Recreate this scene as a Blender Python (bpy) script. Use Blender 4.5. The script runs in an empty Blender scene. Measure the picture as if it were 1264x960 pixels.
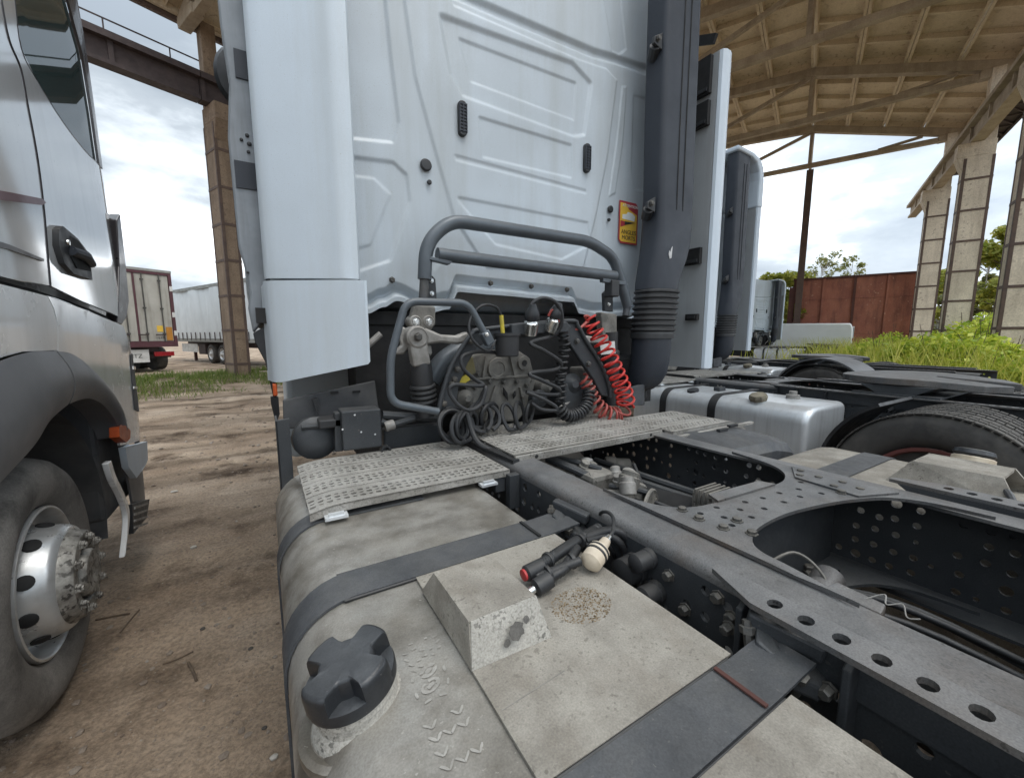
import bpy, bmesh, math, random
import numpy as np
from mathutils import Vector, Matrix, noise
from mathutils.geometry import delaunay_2d_cdt

random.seed(7)
rng = np.random.default_rng(7)
R_ = math.radians
sc = bpy.context.scene
COL = sc.collection

# ---------------------------------------------------------------- camera
cam_data = bpy.data.cameras.new('camera')
cam = bpy.data.objects.new('camera', cam_data)
COL.objects.link(cam)
cam_data.sensor_width = 36.0
cam_data.lens = 14.297
cam_data.clip_start = 0.02
cam_data.clip_end = 2000.0
cam.matrix_world = Matrix(((0.8550, 0.0690, -0.5141, 0.0),
                           (-0.5185, 0.1114, -0.8478, 0.0),
                           (-0.0012, 0.9914, 0.1309, 1.45),
                           (0, 0, 0, 1)))
sc.camera = cam

# ---------------------------------------------------------------- sky, sun, exposure
SUN_EL, SUN_AZ = R_(64), R_(150)          # azimuth from +Y (truck forward), clockwise
world = bpy.data.worlds.new('World')
sc.world = world
world.use_nodes = True
wn, wl = world.node_tree.nodes, world.node_tree.links
wn.clear()
w_out = wn.new('ShaderNodeOutputWorld')
w_bg = wn.new('ShaderNodeBackground')
w_bg.inputs['Strength'].default_value = 0.10
sky = wn.new('ShaderNodeTexSky')
sky.sky_type = 'NISHITA'
sky.sun_disc = False
sky.sun_elevation = SUN_EL
sky.sun_rotation = SUN_AZ
w_tc = wn.new('ShaderNodeTexCoord')
w_map = wn.new('ShaderNodeMapping')
w_map.inputs['Scale'].default_value = (1.0, 1.0, 2.6)
w_map.inputs['Location'].default_value = (2.1, 0.7, 0.3)
wl.new(w_tc.outputs['Generated'], w_map.inputs['Vector'])
def wnoise(scale, detail, rough):
    n = wn.new('ShaderNodeTexNoise')
    n.inputs['Scale'].default_value = scale
    n.inputs['Detail'].default_value = detail
    n.inputs['Roughness'].default_value = rough
    wl.new(w_map.outputs['Vector'], n.inputs['Vector'])
    return n
def wramp(src, stops):
    r = wn.new('ShaderNodeValToRGB')
    while len(r.color_ramp.elements) < len(stops):
        r.color_ramp.elements.new(0.5)
    for e, (p, c) in zip(r.color_ramp.elements, stops):
        e.position = p
        e.color = (*c, 1)
    wl.new(src, r.inputs['Fac'])
    return r
n_tone = wnoise(2.1, 9, 0.55)
cloud = wramp(n_tone.outputs['Fac'], [(0.40, (1.7, 1.98, 2.3)), (0.50, (2.35, 2.65, 2.95)), (0.57, (4.0, 4.35, 4.7)), (0.65, (8.0, 8.3, 8.6))])
# the cloud deck is brighter towards the veiled sun
w_dot = wn.new('ShaderNodeVectorMath'); w_dot.operation = 'DOT_PRODUCT'
wl.new(w_tc.outputs['Generated'], w_dot.inputs[0])
w_dot.inputs[1].default_value = (math.sin(SUN_AZ) * math.cos(SUN_EL), math.cos(SUN_AZ) * math.cos(SUN_EL), math.sin(SUN_EL))
w_rng = wn.new('ShaderNodeMapRange')
w_rng.inputs['From Min'].default_value = 0.0; w_rng.inputs['From Max'].default_value = 0.9
w_rng.inputs['To Min'].default_value = 1.0; w_rng.inputs['To Max'].default_value = 2.2
wl.new(w_dot.outputs['Value'], w_rng.inputs['Value'])
w_mul = wn.new('ShaderNodeVectorMath'); w_mul.operation = 'SCALE'
wl.new(cloud.outputs['Color'], w_mul.inputs[0]); wl.new(w_rng.outputs['Result'], w_mul.inputs['Scale'])
n_gap = wnoise(1.7, 6, 0.5)
gap = wramp(n_gap.outputs['Fac'], [(0.31, (0.0, 0.0, 0.0)), (0.40, (1.0, 1.0, 1.0))])
w_mix = wn.new('ShaderNodeMixRGB')
wl.new(gap.outputs['Color'], w_mix.inputs['Fac'])
wl.new(sky.outputs['Color'], w_mix.inputs['Color1'])
wl.new(w_mul.outputs['Vector'], w_mix.inputs['Color2'])
wl.new(w_mix.outputs['Color'], w_bg.inputs['Color'])
wl.new(w_bg.outputs['Background'], w_out.inputs['Surface'])

sun_d = bpy.data.lights.new('sun', 'SUN')
sun_d.energy = 0.9
sun_d.angle = R_(40)
sun_d.color = (1.0, 0.95, 0.88)
sun = bpy.data.objects.new('sun', sun_d)
COL.objects.link(sun)
to_sun = Vector((math.sin(SUN_AZ) * math.cos(SUN_EL), math.cos(SUN_AZ) * math.cos(SUN_EL), math.sin(SUN_EL)))
sun.rotation_euler = to_sun.to_track_quat('Z', 'Y').to_euler()
sun.location = to_sun * 60

sc.view_settings.view_transform = 'Standard'
sc.view_settings.look = 'None'
sc.view_settings.gamma = 1.0
sc.view_settings.exposure = 1.45
sc.view_settings.use_curve_mapping = False
sc.cycles.max_bounces = 5
sc.cycles.diffuse_bounces = 4
sc.cycles.glossy_bounces = 3
sc.cycles.transmission_bounces = 2

# ---------------------------------------------------------------- mesh helpers
def spl(pts, n=8, closed=False):
    """Catmull-Rom through the points."""
    P = [Vector(p) for p in pts]
    out = []
    m = len(P)
    rngi = range(m if closed else m - 1)
    for i in rngi:
        if closed:
            a, b, c, d = P[i - 1], P[i], P[(i + 1) % m], P[(i + 2) % m]
        else:
            a, b, c, d = P[max(i - 1, 0)], P[i], P[i + 1], P[min(i + 2, m - 1)]
        for k in range(n):
            t = k / n
            out.append(0.5 * ((2 * b) + (c - a) * t + (2 * a - 5 * b + 4 * c - d) * t * t + (3 * b - a - 3 * c + d) * t ** 3))
    if not closed:
        out.append(P[-1])
    return out

def fillet(pts, r, n=6):
    """Round the corners of a 3D polyline."""
    P = [Vector(p) for p in pts]
    out = [P[0]]
    for i in range(1, len(P) - 1):
        a, b, c = P[i - 1], P[i], P[i + 1]
        d1, d2 = (a - b), (c - b)
        k = min(r, d1.length * .48, d2.length * .48)
        p, q = b + d1.normalized() * k, b + d2.normalized() * k
        for j in range(n + 1):
            t = j / n
            out.append(p * (1 - t) ** 2 + b * 2 * t * (1 - t) + q * t * t)
    out.append(P[-1])
    return out

def frames(P, closed=False):
    n = len(P)
    T = []
    for i in range(n):
        if closed:
            t = P[(i + 1) % n] - P[i - 1]
        else:
            t = P[min(i + 1, n - 1)] - P[max(i - 1, 0)]
        T.append(t.normalized() if t.length > 1e-9 else Vector((0, 0, 1)))
    up = Vector((0, 0, 1)) if abs(T[0].z) < .9 else Vector((1, 0, 0))
    N = [(up - T[0] * up.dot(T[0])).normalized()]
    for i in range(1, n):
        v = N[-1] - T[i] * N[-1].dot(T[i])
        N.append(v.normalized() if v.length > 1e-6 else N[-1])
    return T, N

def coil_path(path, R, turns, n=12, R1=None):
    """Helix wound round a path."""
    P = spl(path, 14)
    T, N = frames(P)
    L = [0]
    for a, b in zip(P, P[1:]):
        L.append(L[-1] + (b - a).length)
    out = []
    total = int(turns * n)
    j = 0
    for i in range(total + 1):
        s = L[-1] * i / total
        while j < len(P) - 2 and L[j + 1] < s:
            j += 1
        k = (s - L[j]) / max(1e-9, L[j + 1] - L[j])
        p = P[j].lerp(P[j + 1], k)
        nn = N[j].lerp(N[j + 1], k)
        t = T[j].lerp(T[j + 1], k).normalized()
        nn = (nn - t * nn.dot(t)).normalized()
        b = t.cross(nn)
        a = 2 * math.pi * turns * i / total
        rr = R if R1 is None else R + (R1 - R) * i / total
        rr *= 1 + .06 * math.sin(i * .37)
        out.append(p + (nn * math.cos(a) + b * math.sin(a)) * rr)
    return out

class MB:
    def __init__(self):
        self.v, self.f = [], []
    def add(self, vs, fs):
        o = len(self.v)
        self.v += [tuple(p) for p in vs]
        self.f += [tuple(i + o for i in f) for f in fs]
        return self
    def box(self, lo, hi):
        (a, b, c), (d, e, f) = lo, hi
        return self.add([(a, b, c), (d, b, c), (d, e, c), (a, e, c), (a, b, f), (d, b, f), (d, e, f), (a, e, f)],
                        [(0, 3, 2, 1), (4, 5, 6, 7), (0, 1, 5, 4), (1, 2, 6, 5), (2, 3, 7, 6), (3, 0, 4, 7)])
    def obox(self, c, size, M=None):
        c = Vector(c); M = M or Matrix.Identity(3)
        vs = [c + M @ Vector((size[0] * x / 2, size[1] * y / 2, size[2] * z / 2))
              for x, y, z in ((-1, -1, -1), (1, -1, -1), (1, 1, -1), (-1, 1, -1), (-1, -1, 1), (1, -1, 1), (1, 1, 1), (-1, 1, 1))]
        return self.add(vs, [(0, 3, 2, 1), (4, 5, 6, 7), (0, 1, 5, 4), (1, 2, 6, 5), (2, 3, 7, 6), (3, 0, 4, 7)])
    def beam(self, a, b, w, h, up=(0, 0, 1)):
        a, b, up = Vector(a), Vector(b), Vector(up)
        t = (b - a).normalized()
        if abs(t.dot(up)) > .98:
            up = Vector((1, 0, 0))
        s = t.cross(up).normalized() * (w / 2)
        u = s.cross(t).normalized() * (h / 2)
        vs = [a - s - u, a + s - u, a + s + u, a - s + u, b - s - u, b + s - u, b + s + u, b - s + u]
        return self.add(vs, [(0, 3, 2, 1), (4, 5, 6, 7), (0, 1, 5, 4), (1, 2, 6, 5), (2, 3, 7, 6), (3, 0, 4, 7)])
    def tube(self, pts, r, n=10, closed=False, rs=None):
        P = [Vector(p) for p in pts]
        T, N = frames(P, closed)
        vs, fs = [], []
        for i, p in enumerate(P):
            b = T[i].cross(N[i])
            rr = rs[i] if rs else r
            for k in range(n):
                a = 2 * math.pi * k / n
                vs.append(p + (N[i] * math.cos(a) + b * math.sin(a)) * rr)
        m = len(P)
        for i in range(m if closed else m - 1):
            for k in range(n):
                fs.append((i * n + k, i * n + (k + 1) % n, ((i + 1) % m) * n + (k + 1) % n, ((i + 1) % m) * n + k))
        if not closed:
            fs.append(tuple(range(n - 1, -1, -1)))
            fs.append(tuple((m - 1) * n + k for k in range(n)))
        return self.add(vs, fs)
    def lathe(self, o, ax, prof, n=24, flat=False):
        """prof: (radius, distance along ax) pairs; open ends are capped."""
        o, ax = Vector(o), Vector(ax).normalized()
        u = ax.cross(Vector((0, 0, 1)) if abs(ax.z) < .9 else Vector((1, 0, 0))).normalized()
        w = ax.cross(u)
        vs, fs = [], []
        for r, t in prof:
            for k in range(n):
                a = 2 * math.pi * (k + .5) / n
                vs.append(o + ax * t + (u * math.cos(a) + w * math.sin(a)) * r)
        m = len(prof)
        for i in range(m - 1):
            for k in range(n):
                fs.append((i * n + k, i * n + (k + 1) % n, (i + 1) * n + (k + 1) % n, (i + 1) * n + k))
        fs.append(tuple(range(n - 1, -1, -1)))
        fs.append(tuple((m - 1) * n + k for k in range(n)))
        return self.add(vs, fs)
    def bolt(self, p, ax, r=.012, t=.012):
        return self.lathe(p, ax, [(r * 1.35, 0), (r * 1.35, t * .25), (r, t * .25), (r, t), (r * .8, t * 1.12)], 6)
    def prism(self, poly, off):
        P = [Vector(p) for p in poly]
        o = Vector(off)
        n = len(P)
        fs = [tuple(range(n - 1, -1, -1)), tuple(n + i for i in range(n))]
        fs += [(i, (i + 1) % n, n + (i + 1) % n, n + i) for i in range(n)]
        return self.add(P + [p + o for p in P], fs)
    def loft(self, rings, cap=True):
        n = len(rings[0])
        vs = [p for r in rings for p in r]
        fs = []
        for i in range(len(rings) - 1):
            for k in range(n):
                fs.append((i * n + k, i * n + (k + 1) % n, (i + 1) * n + (k + 1) % n, (i + 1) * n + k))
        if cap:
            fs.append(tuple(range(n - 1, -1, -1)))
            fs.append(tuple((len(rings) - 1) * n + k for k in range(n)))
        return self.add(vs, fs)
    def plate(self, u0, u1, v0, v1, nu, nv, hole, mapf, t):
        """Sheet of nu x nv cells with real holes. hole(i, j) -> None or (ru, rv); mapf(u, v, w) -> point."""
        du, dv = (u1 - u0) / nu, (v1 - v0) / nv
        for i in range(nu):
            for j in range(nv):
                a, b = u0 + i * du, v0 + j * dv
                hl = hole(i, j)
                if hl is None:
                    vs = [mapf(x, y, w) for w in (0, t) for x, y in ((a, b), (a + du, b), (a + du, b + dv), (a, b + dv))]
                    fs = [(3, 2, 1, 0), (4, 5, 6, 7)]
                    if j == 0: fs.append((0, 1, 5, 4))
                    if i == nu - 1: fs.append((1, 2, 6, 5))
                    if j == nv - 1: fs.append((2, 3, 7, 6))
                    if i == 0: fs.append((3, 0, 4, 7))
                    self.add(vs, fs)
                    continue
                ru, rv = hl[:2]
                ou, ov = hl[2:] if len(hl) > 2 else (0, 0)
                per = []
                for k in range(12):
                    s, q = divmod(k, 3)
                    q /= 3
                    per.append(((a + du * q, b), (a + du, b + dv * q), (a + du * (1 - q), b + dv), (a, b + dv * (1 - q)))[s])
                cx, cy = a + du / 2 + ou, b + dv / 2 + ov
                inn = []
                for k in range(12):
                    an = -3 * math.pi / 4 + 2 * math.pi * k / 12
                    inn.append((cx + ru * math.cos(an), cy + rv * math.sin(an)))
                vs = [mapf(x, y, w) for w in (0, t) for x, y in per + inn]
                fs = []
                for k in range(12):
                    m = (k + 1) % 12
                    fs.append((12 + k, 12 + m, m, k))
                    fs.append((24 + k, 24 + m, 36 + m, 36 + k))
                    fs.append((12 + m, 12 + k, 36 + k, 36 + m))
                    s = k // 3
                    if (s == 0 and j == 0) or (s == 1 and i == nu - 1) or (s == 2 and j == nv - 1) or (s == 3 and i == 0):
                        fs.append((k, m, 24 + m, 24 + k))
                self.add(vs, fs)
        return self
    def sheet(self, poly, mapf, step=.05, holes=()):
        """Filled polygon (2D), sampled inside so that mapf(u, v) can bend it."""
        P = [Vector((a, b)) for a, b in poly]
        E = []
        pts = []
        def ring(Q):
            s0 = len(pts)
            m = len(Q)
            for i in range(m):
                a, b = Q[i], Q[(i + 1) % m]
                k = max(1, int((b - a).length / step))
                for j in range(k):
                    pts.append(a.lerp(b, j / k))
            e = len(pts)
            for i in range(s0, e):
                E.append((i, i + 1 if i + 1 < e else s0))
        ring(P)
        for hq in holes:
            ring([Vector(q) for q in hq])
        def inside(p, Q):
            c = False
            m = len(Q)
            for i in range(m):
                a, b = Q[i], Q[i - 1]
                if (a.y > p.y) != (b.y > p.y) and p.x < (b.x - a.x) * (p.y - a.y) / (b.y - a.y) + a.x:
                    c = not c
            return c
        H = [[Vector(q) for q in hq] for hq in holes]
        xs, ys = [p.x for p in P], [p.y for p in P]
        edge = list(pts)
        x = min(xs) + step * .5
        while x < max(xs):
            y = min(ys) + step * .5
            while y < max(ys):
                p = Vector((x, y))
                if inside(p, P) and not any(inside(p, q) for q in H):
                    if min((p - e).length_squared for e in edge) > (step * .45) ** 2:
                        pts.append(p)
                y += step
            x += step
        vo, eo, fo, *_ = delaunay_2d_cdt(pts, E, [], 0, 1e-6)
        fs = []
        for f in fo:
            c = (vo[f[0]] + vo[f[1]] + vo[f[2]]) / 3
            if inside(c, P) and not any(inside(c, q) for q in H):
                fs.append(tuple(f))
        return self.add([mapf(p.x, p.y) for p in vo], fs)

ROOT = {}
def mesh_of(name, mb, mat, smooth=35, recalc=True, weld=False):
    me = bpy.data.meshes.new(name)
    me.from_pydata(mb.v, [], mb.f)
    if recalc:
        bm = bmesh.new(); bm.from_mesh(me)
        if weld:
            bmesh.ops.remove_doubles(bm, verts=bm.verts, dist=1e-5)
        bmesh.ops.recalc_face_normals(bm, faces=bm.faces)
        bm.to_mesh(me); bm.free()
    if smooth:
        me.shade_smooth()
        me.set_sharp_from_angle(angle=R_(smooth))
    if mat is not None:
        me.materials.append(mat)
    return me

def obj(name, mb, mat, parent=None, smooth=35, bevel=0, solid=0, label=None, kind=None, recalc=True, weld=False):
    """One mesh object. Coordinates are given in the place's frame; a child of a thing is shifted to its base."""
    me = mesh_of(name, mb, mat, smooth, recalc, weld) if isinstance(mb, MB) else mb
    o = bpy.data.objects.new(name, me)
    COL.objects.link(o)
    if parent is not None:
        o.parent = parent
        if parent.name in ROOT:
            o.location = -ROOT[parent.name]
    if solid:
        m = o.modifiers.new('solid', 'SOLIDIFY'); m.thickness = solid; m.offset = 0
        m = o.modifiers.new('split', 'EDGE_SPLIT'); m.split_angle = R_(45)
    if bevel:
        m = o.modifiers.new('bevel', 'BEVEL'); m.width = bevel; m.segments = 2; m.limit_method = 'ANGLE'
        m.angle_limit = R_(40)
    if label: o['label'] = label
    if kind: o['kind'] = kind
    return o

def tag(o, label, cat, group=None):
    o['label'] = label; o['category'] = cat
    if group: o['group'] = group
    return o

def thing(name, label, cat, loc=(0, 0, 0), group=None):
    o = bpy.data.objects.new(name, None)
    COL.objects.link(o)
    o.empty_display_size = .2
    o.location = loc
    ROOT[o.name] = Vector(loc)
    return tag(o, label, cat, group)

def single(name, mb, mat, label, cat, group=None, **k):
    """A thing that is one mesh, its origin at its base."""
    V = np.array(mb.v)
    c = Vector(((V[:, 0].min() + V[:, 0].max()) / 2, (V[:, 1].min() + V[:, 1].max()) / 2, V[:, 2].min()))
    mb.v = [(a - c.x, b - c.y, d - c.z) for a, b, d in mb.v]
    o = obj(name, mb, mat, **k)
    o.location = c
    return tag(o, label, cat, group)

def copy_tree(root, loc, skip=(), **props):
    r = root.copy(); COL.objects.link(r); r.location = loc
    ROOT[r.name] = Vector(loc)
    for k, v in props.items():
        r[k] = v
    for ch in list(root.children):
        if ch.name.split('.')[0] in skip:
            continue
        c = ch.copy(); COL.objects.link(c); c.parent = r
        for g in list(ch.children):
            if g.name.split('.')[0] in skip:
                continue
            d = g.copy(); COL.objects.link(d); d.parent = c
    return r

def text_mesh(s, size, mat, origin, right, up, parent, name='lettering', depth=.0008, align='CENTER'):
    cu = bpy.data.curves.new('lettering', 'FONT')
    cu.body = s; cu.size = size; cu.align_x = align; cu.extrude = depth
    t = bpy.data.objects.new('t', cu)
    COL.objects.link(t)
    bpy.context.view_layer.update()
    me = bpy.data.meshes.new_from_object(t.evaluated_get(bpy.context.evaluated_depsgraph_get()))
    bpy.data.objects.remove(t)
    r, u = Vector(right).normalized(), Vector(up).normalized()
    n = r.cross(u)
    M = Matrix((r, u, n)).transposed().to_4x4()
    M.translation = Vector(origin)
    me.transform(M)
    me.materials.clear(); me.materials.append(mat)
    return obj(name, me, None, parent)

# ---------------------------------------------------------------- materials
MAT = {}
def mk(name, c1, c2=None, scale=5.0, rough=(.45, .65), metal=0.0, bump=0.0, bscale=60.0, speck=None, dust=None,
       coat=0.0, streak=None, contrast=(.35, .65), spec=.5, grain=0.0, gscale=320.0):
    """Base colour with a worn second colour, speckles, dust on upward faces, streaks and fine relief."""
    m = bpy.data.materials.new(name)
    m.use_nodes = True
    N, L = m.node_tree.nodes, m.node_tree.links
    N.clear()
    out = N.new('ShaderNodeOutputMaterial')
    bs = N.new('ShaderNodeBsdfPrincipled')
    L.new(bs.outputs['BSDF'], out.inputs['Surface'])
    tc = N.new('ShaderNodeTexCoord')
    def noise_n(sc_, det=4, ro=.6, vec=None):
        n = N.new('ShaderNodeTexNoise')
        n.inputs['Scale'].default_value = sc_
        n.inputs['Detail'].default_value = det
        n.inputs['Roughness'].default_value = ro
        L.new(vec or tc.outputs['Object'], n.inputs['Vector'])
        return n
    def mapr(src, a, b, lo=0., hi=1.):
        q = N.new('ShaderNodeMapRange')
        q.inputs['From Min'].default_value = a; q.inputs['From Max'].default_value = b
        q.inputs['To Min'].default_value = lo; q.inputs['To Max'].default_value = hi
        L.new(src, q.inputs['Value'])
        return q.outputs['Result']
    def mix(fac, a, b):
        q = N.new('ShaderNodeMixRGB')
        if isinstance(fac, float): q.inputs['Fac'].default_value = fac
        else: L.new(fac, q.inputs['Fac'])
        for s, x in (('Color1', a), ('Color2', b)):
            if isinstance(x, tuple): q.inputs[s].default_value = (*x, 1)
            else: L.new(x, q.inputs[s])
        return q.outputs['Color']
    def mul(a, b):
        q = N.new('ShaderNodeMath'); q.operation = 'MULTIPLY'
        for i, x in enumerate((a, b)):
            if isinstance(x, (int, float)): q.inputs[i].default_value = x
            else: L.new(x, q.inputs[i])
        return q.outputs[0]
    n1 = noise_n(scale)
    col = mix(mapr(n1.outputs['Fac'], *contrast), tuple(c1), tuple(c2 or [x * .8 for x in c1]))
    if streak:
        sc_, vec3, amt = streak
        mp = N.new('ShaderNodeMapping'); mp.inputs['Scale'].default_value = vec3
        L.new(tc.outputs['Object'], mp.inputs['Vector'])
        ns = noise_n(1.0, 5, .65, mp.outputs['Vector'])
        col = mix(mul(mapr(ns.outputs['Fac'], .48, .72), amt), col, tuple(sc_))
    if speck:
        sc_, ss, th = speck
        n2 = noise_n(ss, 3, .5)
        n2b = noise_n(ss * .07, 3, .5)
        col = mix(mul(mapr(n2.outputs['Fac'], th, th + .06), mapr(n2b.outputs['Fac'], .38, .6, .15, 1)), col, tuple(sc_))
    if dust:
        dc, amt = dust
        ge = N.new('ShaderNodeNewGeometry')
        sx = N.new('ShaderNodeSeparateXYZ')
        L.new(ge.outputs['Normal'], sx.inputs[0])
        nd = noise_n(9, 4, .65)
        f = mul(mapr(sx.outputs['Z'], .25, .95), mapr(nd.outputs['Fac'], .3, .66, .35, 1))
        col = mix(mul(f, amt), col, tuple(dc))
        L.new(mapr(f, 0, 1, metal, metal * (1 - amt)), bs.inputs['Metallic'])
    else:
        bs.inputs['Metallic'].default_value = metal
    if grain:
        ng = noise_n(gscale, 2, .6)
        g = N.new('ShaderNodeMixRGB'); g.blend_type = 'MULTIPLY'; g.inputs['Fac'].default_value = 1
        L.new(col, g.inputs['Color1'])
        L.new(mapr(ng.outputs['Fac'], .3, .7, 1 - grain, 1 + grain * .7), g.inputs['Color2'])
        col = g.outputs['Color']
    L.new(col, bs.inputs['Base Color'])
    nr = noise_n(scale * 3.1, 3, .6)
    rr = mapr(nr.outputs['Fac'], .3, .7, rough[0], rough[1])
    L.new(rr, bs.inputs['Roughness'])
    bs.inputs['Specular IOR Level'].default_value = spec
    bs.inputs['Coat Weight'].default_value = coat
    bs.inputs['Coat Roughness'].default_value = .06
    if bump:
        nb = noise_n(bscale, 4, .6)
        bp = N.new('ShaderNodeBump')
        bp.inputs['Strength'].default_value = min(1, bump * 10)
        bp.inputs['Distance'].default_value = bump * .1
        L.new(nb.outputs['Fac'], bp.inputs['Height'])
        L.new(bp.outputs['Normal'], bs.inputs['Normal'])
    MAT[name] = m
    return m

mk('cab_white', (.51, .575, .63), (.43, .48, .52), 1.1, (.36, .52), 0, streak=((.30, .31, .29), (5, 5, .45), .42), coat=.08, speck=((.30, .295, .27), 260, .66), grain=.06)
mk('fairing_white', (.59, .67, .75), (.53, .60, .665), 1.2, (.40, .55), 0, streak=((.42, .44, .42), (6, 6, .45), .32), coat=.06, speck=((.36, .36, .33), 260, .68), grain=.04)
mk('cab_grey', (.20, .225, .25), (.15, .17, .19), 4, (.4, .55), .1)
mk('door_shut', (.25, .275, .30), (.18, .20, .22), 6, (.35, .5), .1, streak=((.09, .09, .09), (20, 20, 1.5), .5))
mk('duct_plastic', (.028, .033, .043), (.037, .043, .054), 3, (.45, .6), 0, .02, 220, speck=((.12, .125, .13), 130, .72), dust=((.10, .105, .115), .3), spec=.35, grain=.12)
mk('black_plastic', (.016, .017, .019), (.03, .031, .033), 6, (.4, .6), 0, .01, 150, dust=((.12, .115, .105), .3))
mk('cavity_black', (.010, .010, .011), (.02, .02, .02), 5, (.7, .9))  # near-black that paints the shade of the bay behind the cab; also black parts
mk('frame_grey', (.034, .038, .043), (.052, .056, .060), 5, (.42, .6), .1, .015, 120, speck=((.11, .105, .095), 110, .68), dust=((.12, .118, .112), .5), spec=.4, grain=.2)
mk('frame_top', (.066, .070, .075), (.125, .123, .12), 3.0, (.40, .62), .15, .02, 90, speck=((.03, .028, .026), 110, .60), dust=((.235, .235, .232), .6), streak=((.12, .078, .046), (5, 5, 5), .5), grain=.26, contrast=(.38, .62))
mk('tube_grey', (.095, .112, .128), (.07, .082, .095), 7, (.35, .5), .2, dust=((.22, .22, .21), .4))
mk('strap_grey', (.064, .069, .077), (.040, .044, .050), 11, (.45, .65), .1, .02, 140, speck=((.15, .148, .14), 170, .67), dust=((.135, .135, .132), .45), streak=((.16, .15, .13), (7, 7, 7), .35), grain=.2, contrast=(.4, .62))
mk('cast_dusty', (.20, .19, .17), (.10, .098, .09), 14, (.6, .85), .15, .04, 60, speck=((.055, .05, .045), 40, .62), dust=((.33, .31, .275), .6))
mk('cast_light', (.33, .32, .30), (.20, .19, .175), 20, (.45, .7), .35, .03, 80, dust=((.40, .38, .35), .5))
mk('bolt_steel', (.075, .075, .073), (.12, .11, .095), 30, (.45, .65), .4, dust=((.22, .21, .185), .55), grain=.2)
mk('alu_tank', (.40, .385, .355), (.175, .160, .137), 6.5, (.28, .52), .6, .012, 160, streak=((.11, .094, .074), (9, 13, 13), .75),
   speck=((.50, .475, .43), 120, .66), dust=((.32, .298, .255), .5), grain=.16, contrast=(.42, .64))
mk('cover_dusty', (.35, .328, .285), (.205, .188, .160), 8, (.6, .85), .25, .03, 150, speck=((.14, .126, .105), 120, .61), dust=((.345, .322, .28), .3),
   streak=((.15, .122, .092), (13, 8, 13), .6), grain=.18, gscale=330, contrast=(.42, .64))
mk('guard_speckled', (.46, .44, .395), (.34, .325, .29), 6, (.65, .85), .15, .02, 120, speck=((.10, .095, .085), 150, .55), grain=.25)
mk('alu_bright', (.74, .77, .79), (.64, .67, .69), 3, (.28, .42), .55, streak=((.45, .46, .47), (22, 22, 1.3), .5), dust=((.62, .63, .63), .35), grain=.05)
mk('walkway_alu', (.42, .405, .375), (.24, .228, .205), 5, (.45, .7), .35, .02, 120, speck=((.13, .12, .105), 130, .57), dust=((.50, .48, .44), .45), streak=((.15, .135, .11), (6, 6, 6), .5), grain=.25, contrast=(.4, .64))
mk('cap_black', (.014, .016, .019), (.026, .028, .031), 10, (.28, .45), 0, .02, 120, dust=((.095, .10, .105), .5), speck=((.15, .15, .15), 150, .72), grain=.2)
mk('cable_black', (.014, .015, .017), (.024, .025, .027), 12, (.4, .6), 0, dust=((.085, .083, .078), .35))
mk('hose_red', (.56, .022, .016), (.40, .018, .013), 9, (.3, .45), 0, dust=((.50, .16, .13), .3))
mk('hose_faded', (.42, .08, .065), (.30, .05, .04), 9, (.4, .6), 0, dust=((.42, .24, .20), .45))
mk('plug_yellow', (.62, .50, .03), (.40, .33, .05), 20, (.5, .7))
mk('chrome', (.72, .72, .70), (.5, .5, .48), 20, (.15, .3), .95)
mk('fitting_cream', (.66, .58, .46), (.46, .38, .28), 16, (.5, .7), 0, dust=((.5, .45, .38), .4))
mk('plug_red', (.50, .05, .05), (.3, .03, .03), 16, (.4, .6))
mk('orange_lens', (.50, .09, .012), (.36, .055, .01), 8, (.3, .45), 0)
mk('red_lens', (.36, .012, .02), (.25, .01, .015), 8, (.2, .3), 0, coat=.4)
mk('tyre', (.030, .029, .028), (.055, .052, .048), 5, (.7, .9), 0, .03, 70, streak=((.13, .12, .105), (3, 3, 3), .65), dust=((.13, .12, .105), .5))
mk('tyre_dusty', (.17, .16, .148), (.25, .236, .218), 3.2, (.7, .9), 0, .03, 60, streak=((.045, .043, .041), (4, 4, 4), .9), contrast=(.42, .6), spec=.3, grain=.2, gscale=160)
mk('rim_silver', (.60, .615, .62), (.48, .49, .49), 6, (.25, .4), .55, streak=((.20, .18, .15), (9, 9, 9), .35))
mk('rim_red', (.16, .05, .045), (.10, .04, .035), 6, (.5, .7), .1, dust=((.3, .26, .22), .4))
mk('hub_dirty', (.36, .35, .32), (.16, .15, .135), 26, (.45, .7), .45, .05, 50, speck=((.055, .05, .045), 34, .55))
mk('silver_paint', (.80, .825, .84), (.72, .745, .76), 1.2, (.07, .13), .25, coat=1.0, streak=((.52, .53, .53), (10, 10, .8), .35), speck=((.42, .40, .37), 80, .70), grain=.03)
mk('silver_dusty', (.78, .80, .81), (.68, .695, .70), 2, (.18, .30), .1, coat=.7, dust=((.60, .59, .57), .3), streak=((.48, .465, .44), (7, 7, .8), .35), speck=((.40, .375, .34), 60, .68), grain=.05)
mk('arch_grey', (.105, .108, .115), (.135, .137, .142), 2.2, (.38, .52), 0, .012, 260, dust=((.22, .215, .205), .35))
mk('liner_grey', (.05, .052, .056), (.10, .10, .10), 4, (.6, .8), 0, dust=((.12, .12, .12), .3))
mk('glass_teal', (.035, .06, .06), (.045, .07, .07), 1, (.02, .03), 0, spec=.5)
mk('glass_dark', (.02, .024, .027), (.03, .034, .036), 1, (.03, .05), 0, spec=.7)
mk('trim_dark', (.022, .018, .020), (.035, .03, .032), 4, (.25, .4), 0, coat=.3)
mk('trim_red', (.11, .015, .02), (.075, .012, .016), 4, (.3, .4), 0, coat=.3)
mk('sticker_red', (.42, .05, .07), (.34, .04, .05), 9, (.4, .5))
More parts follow.
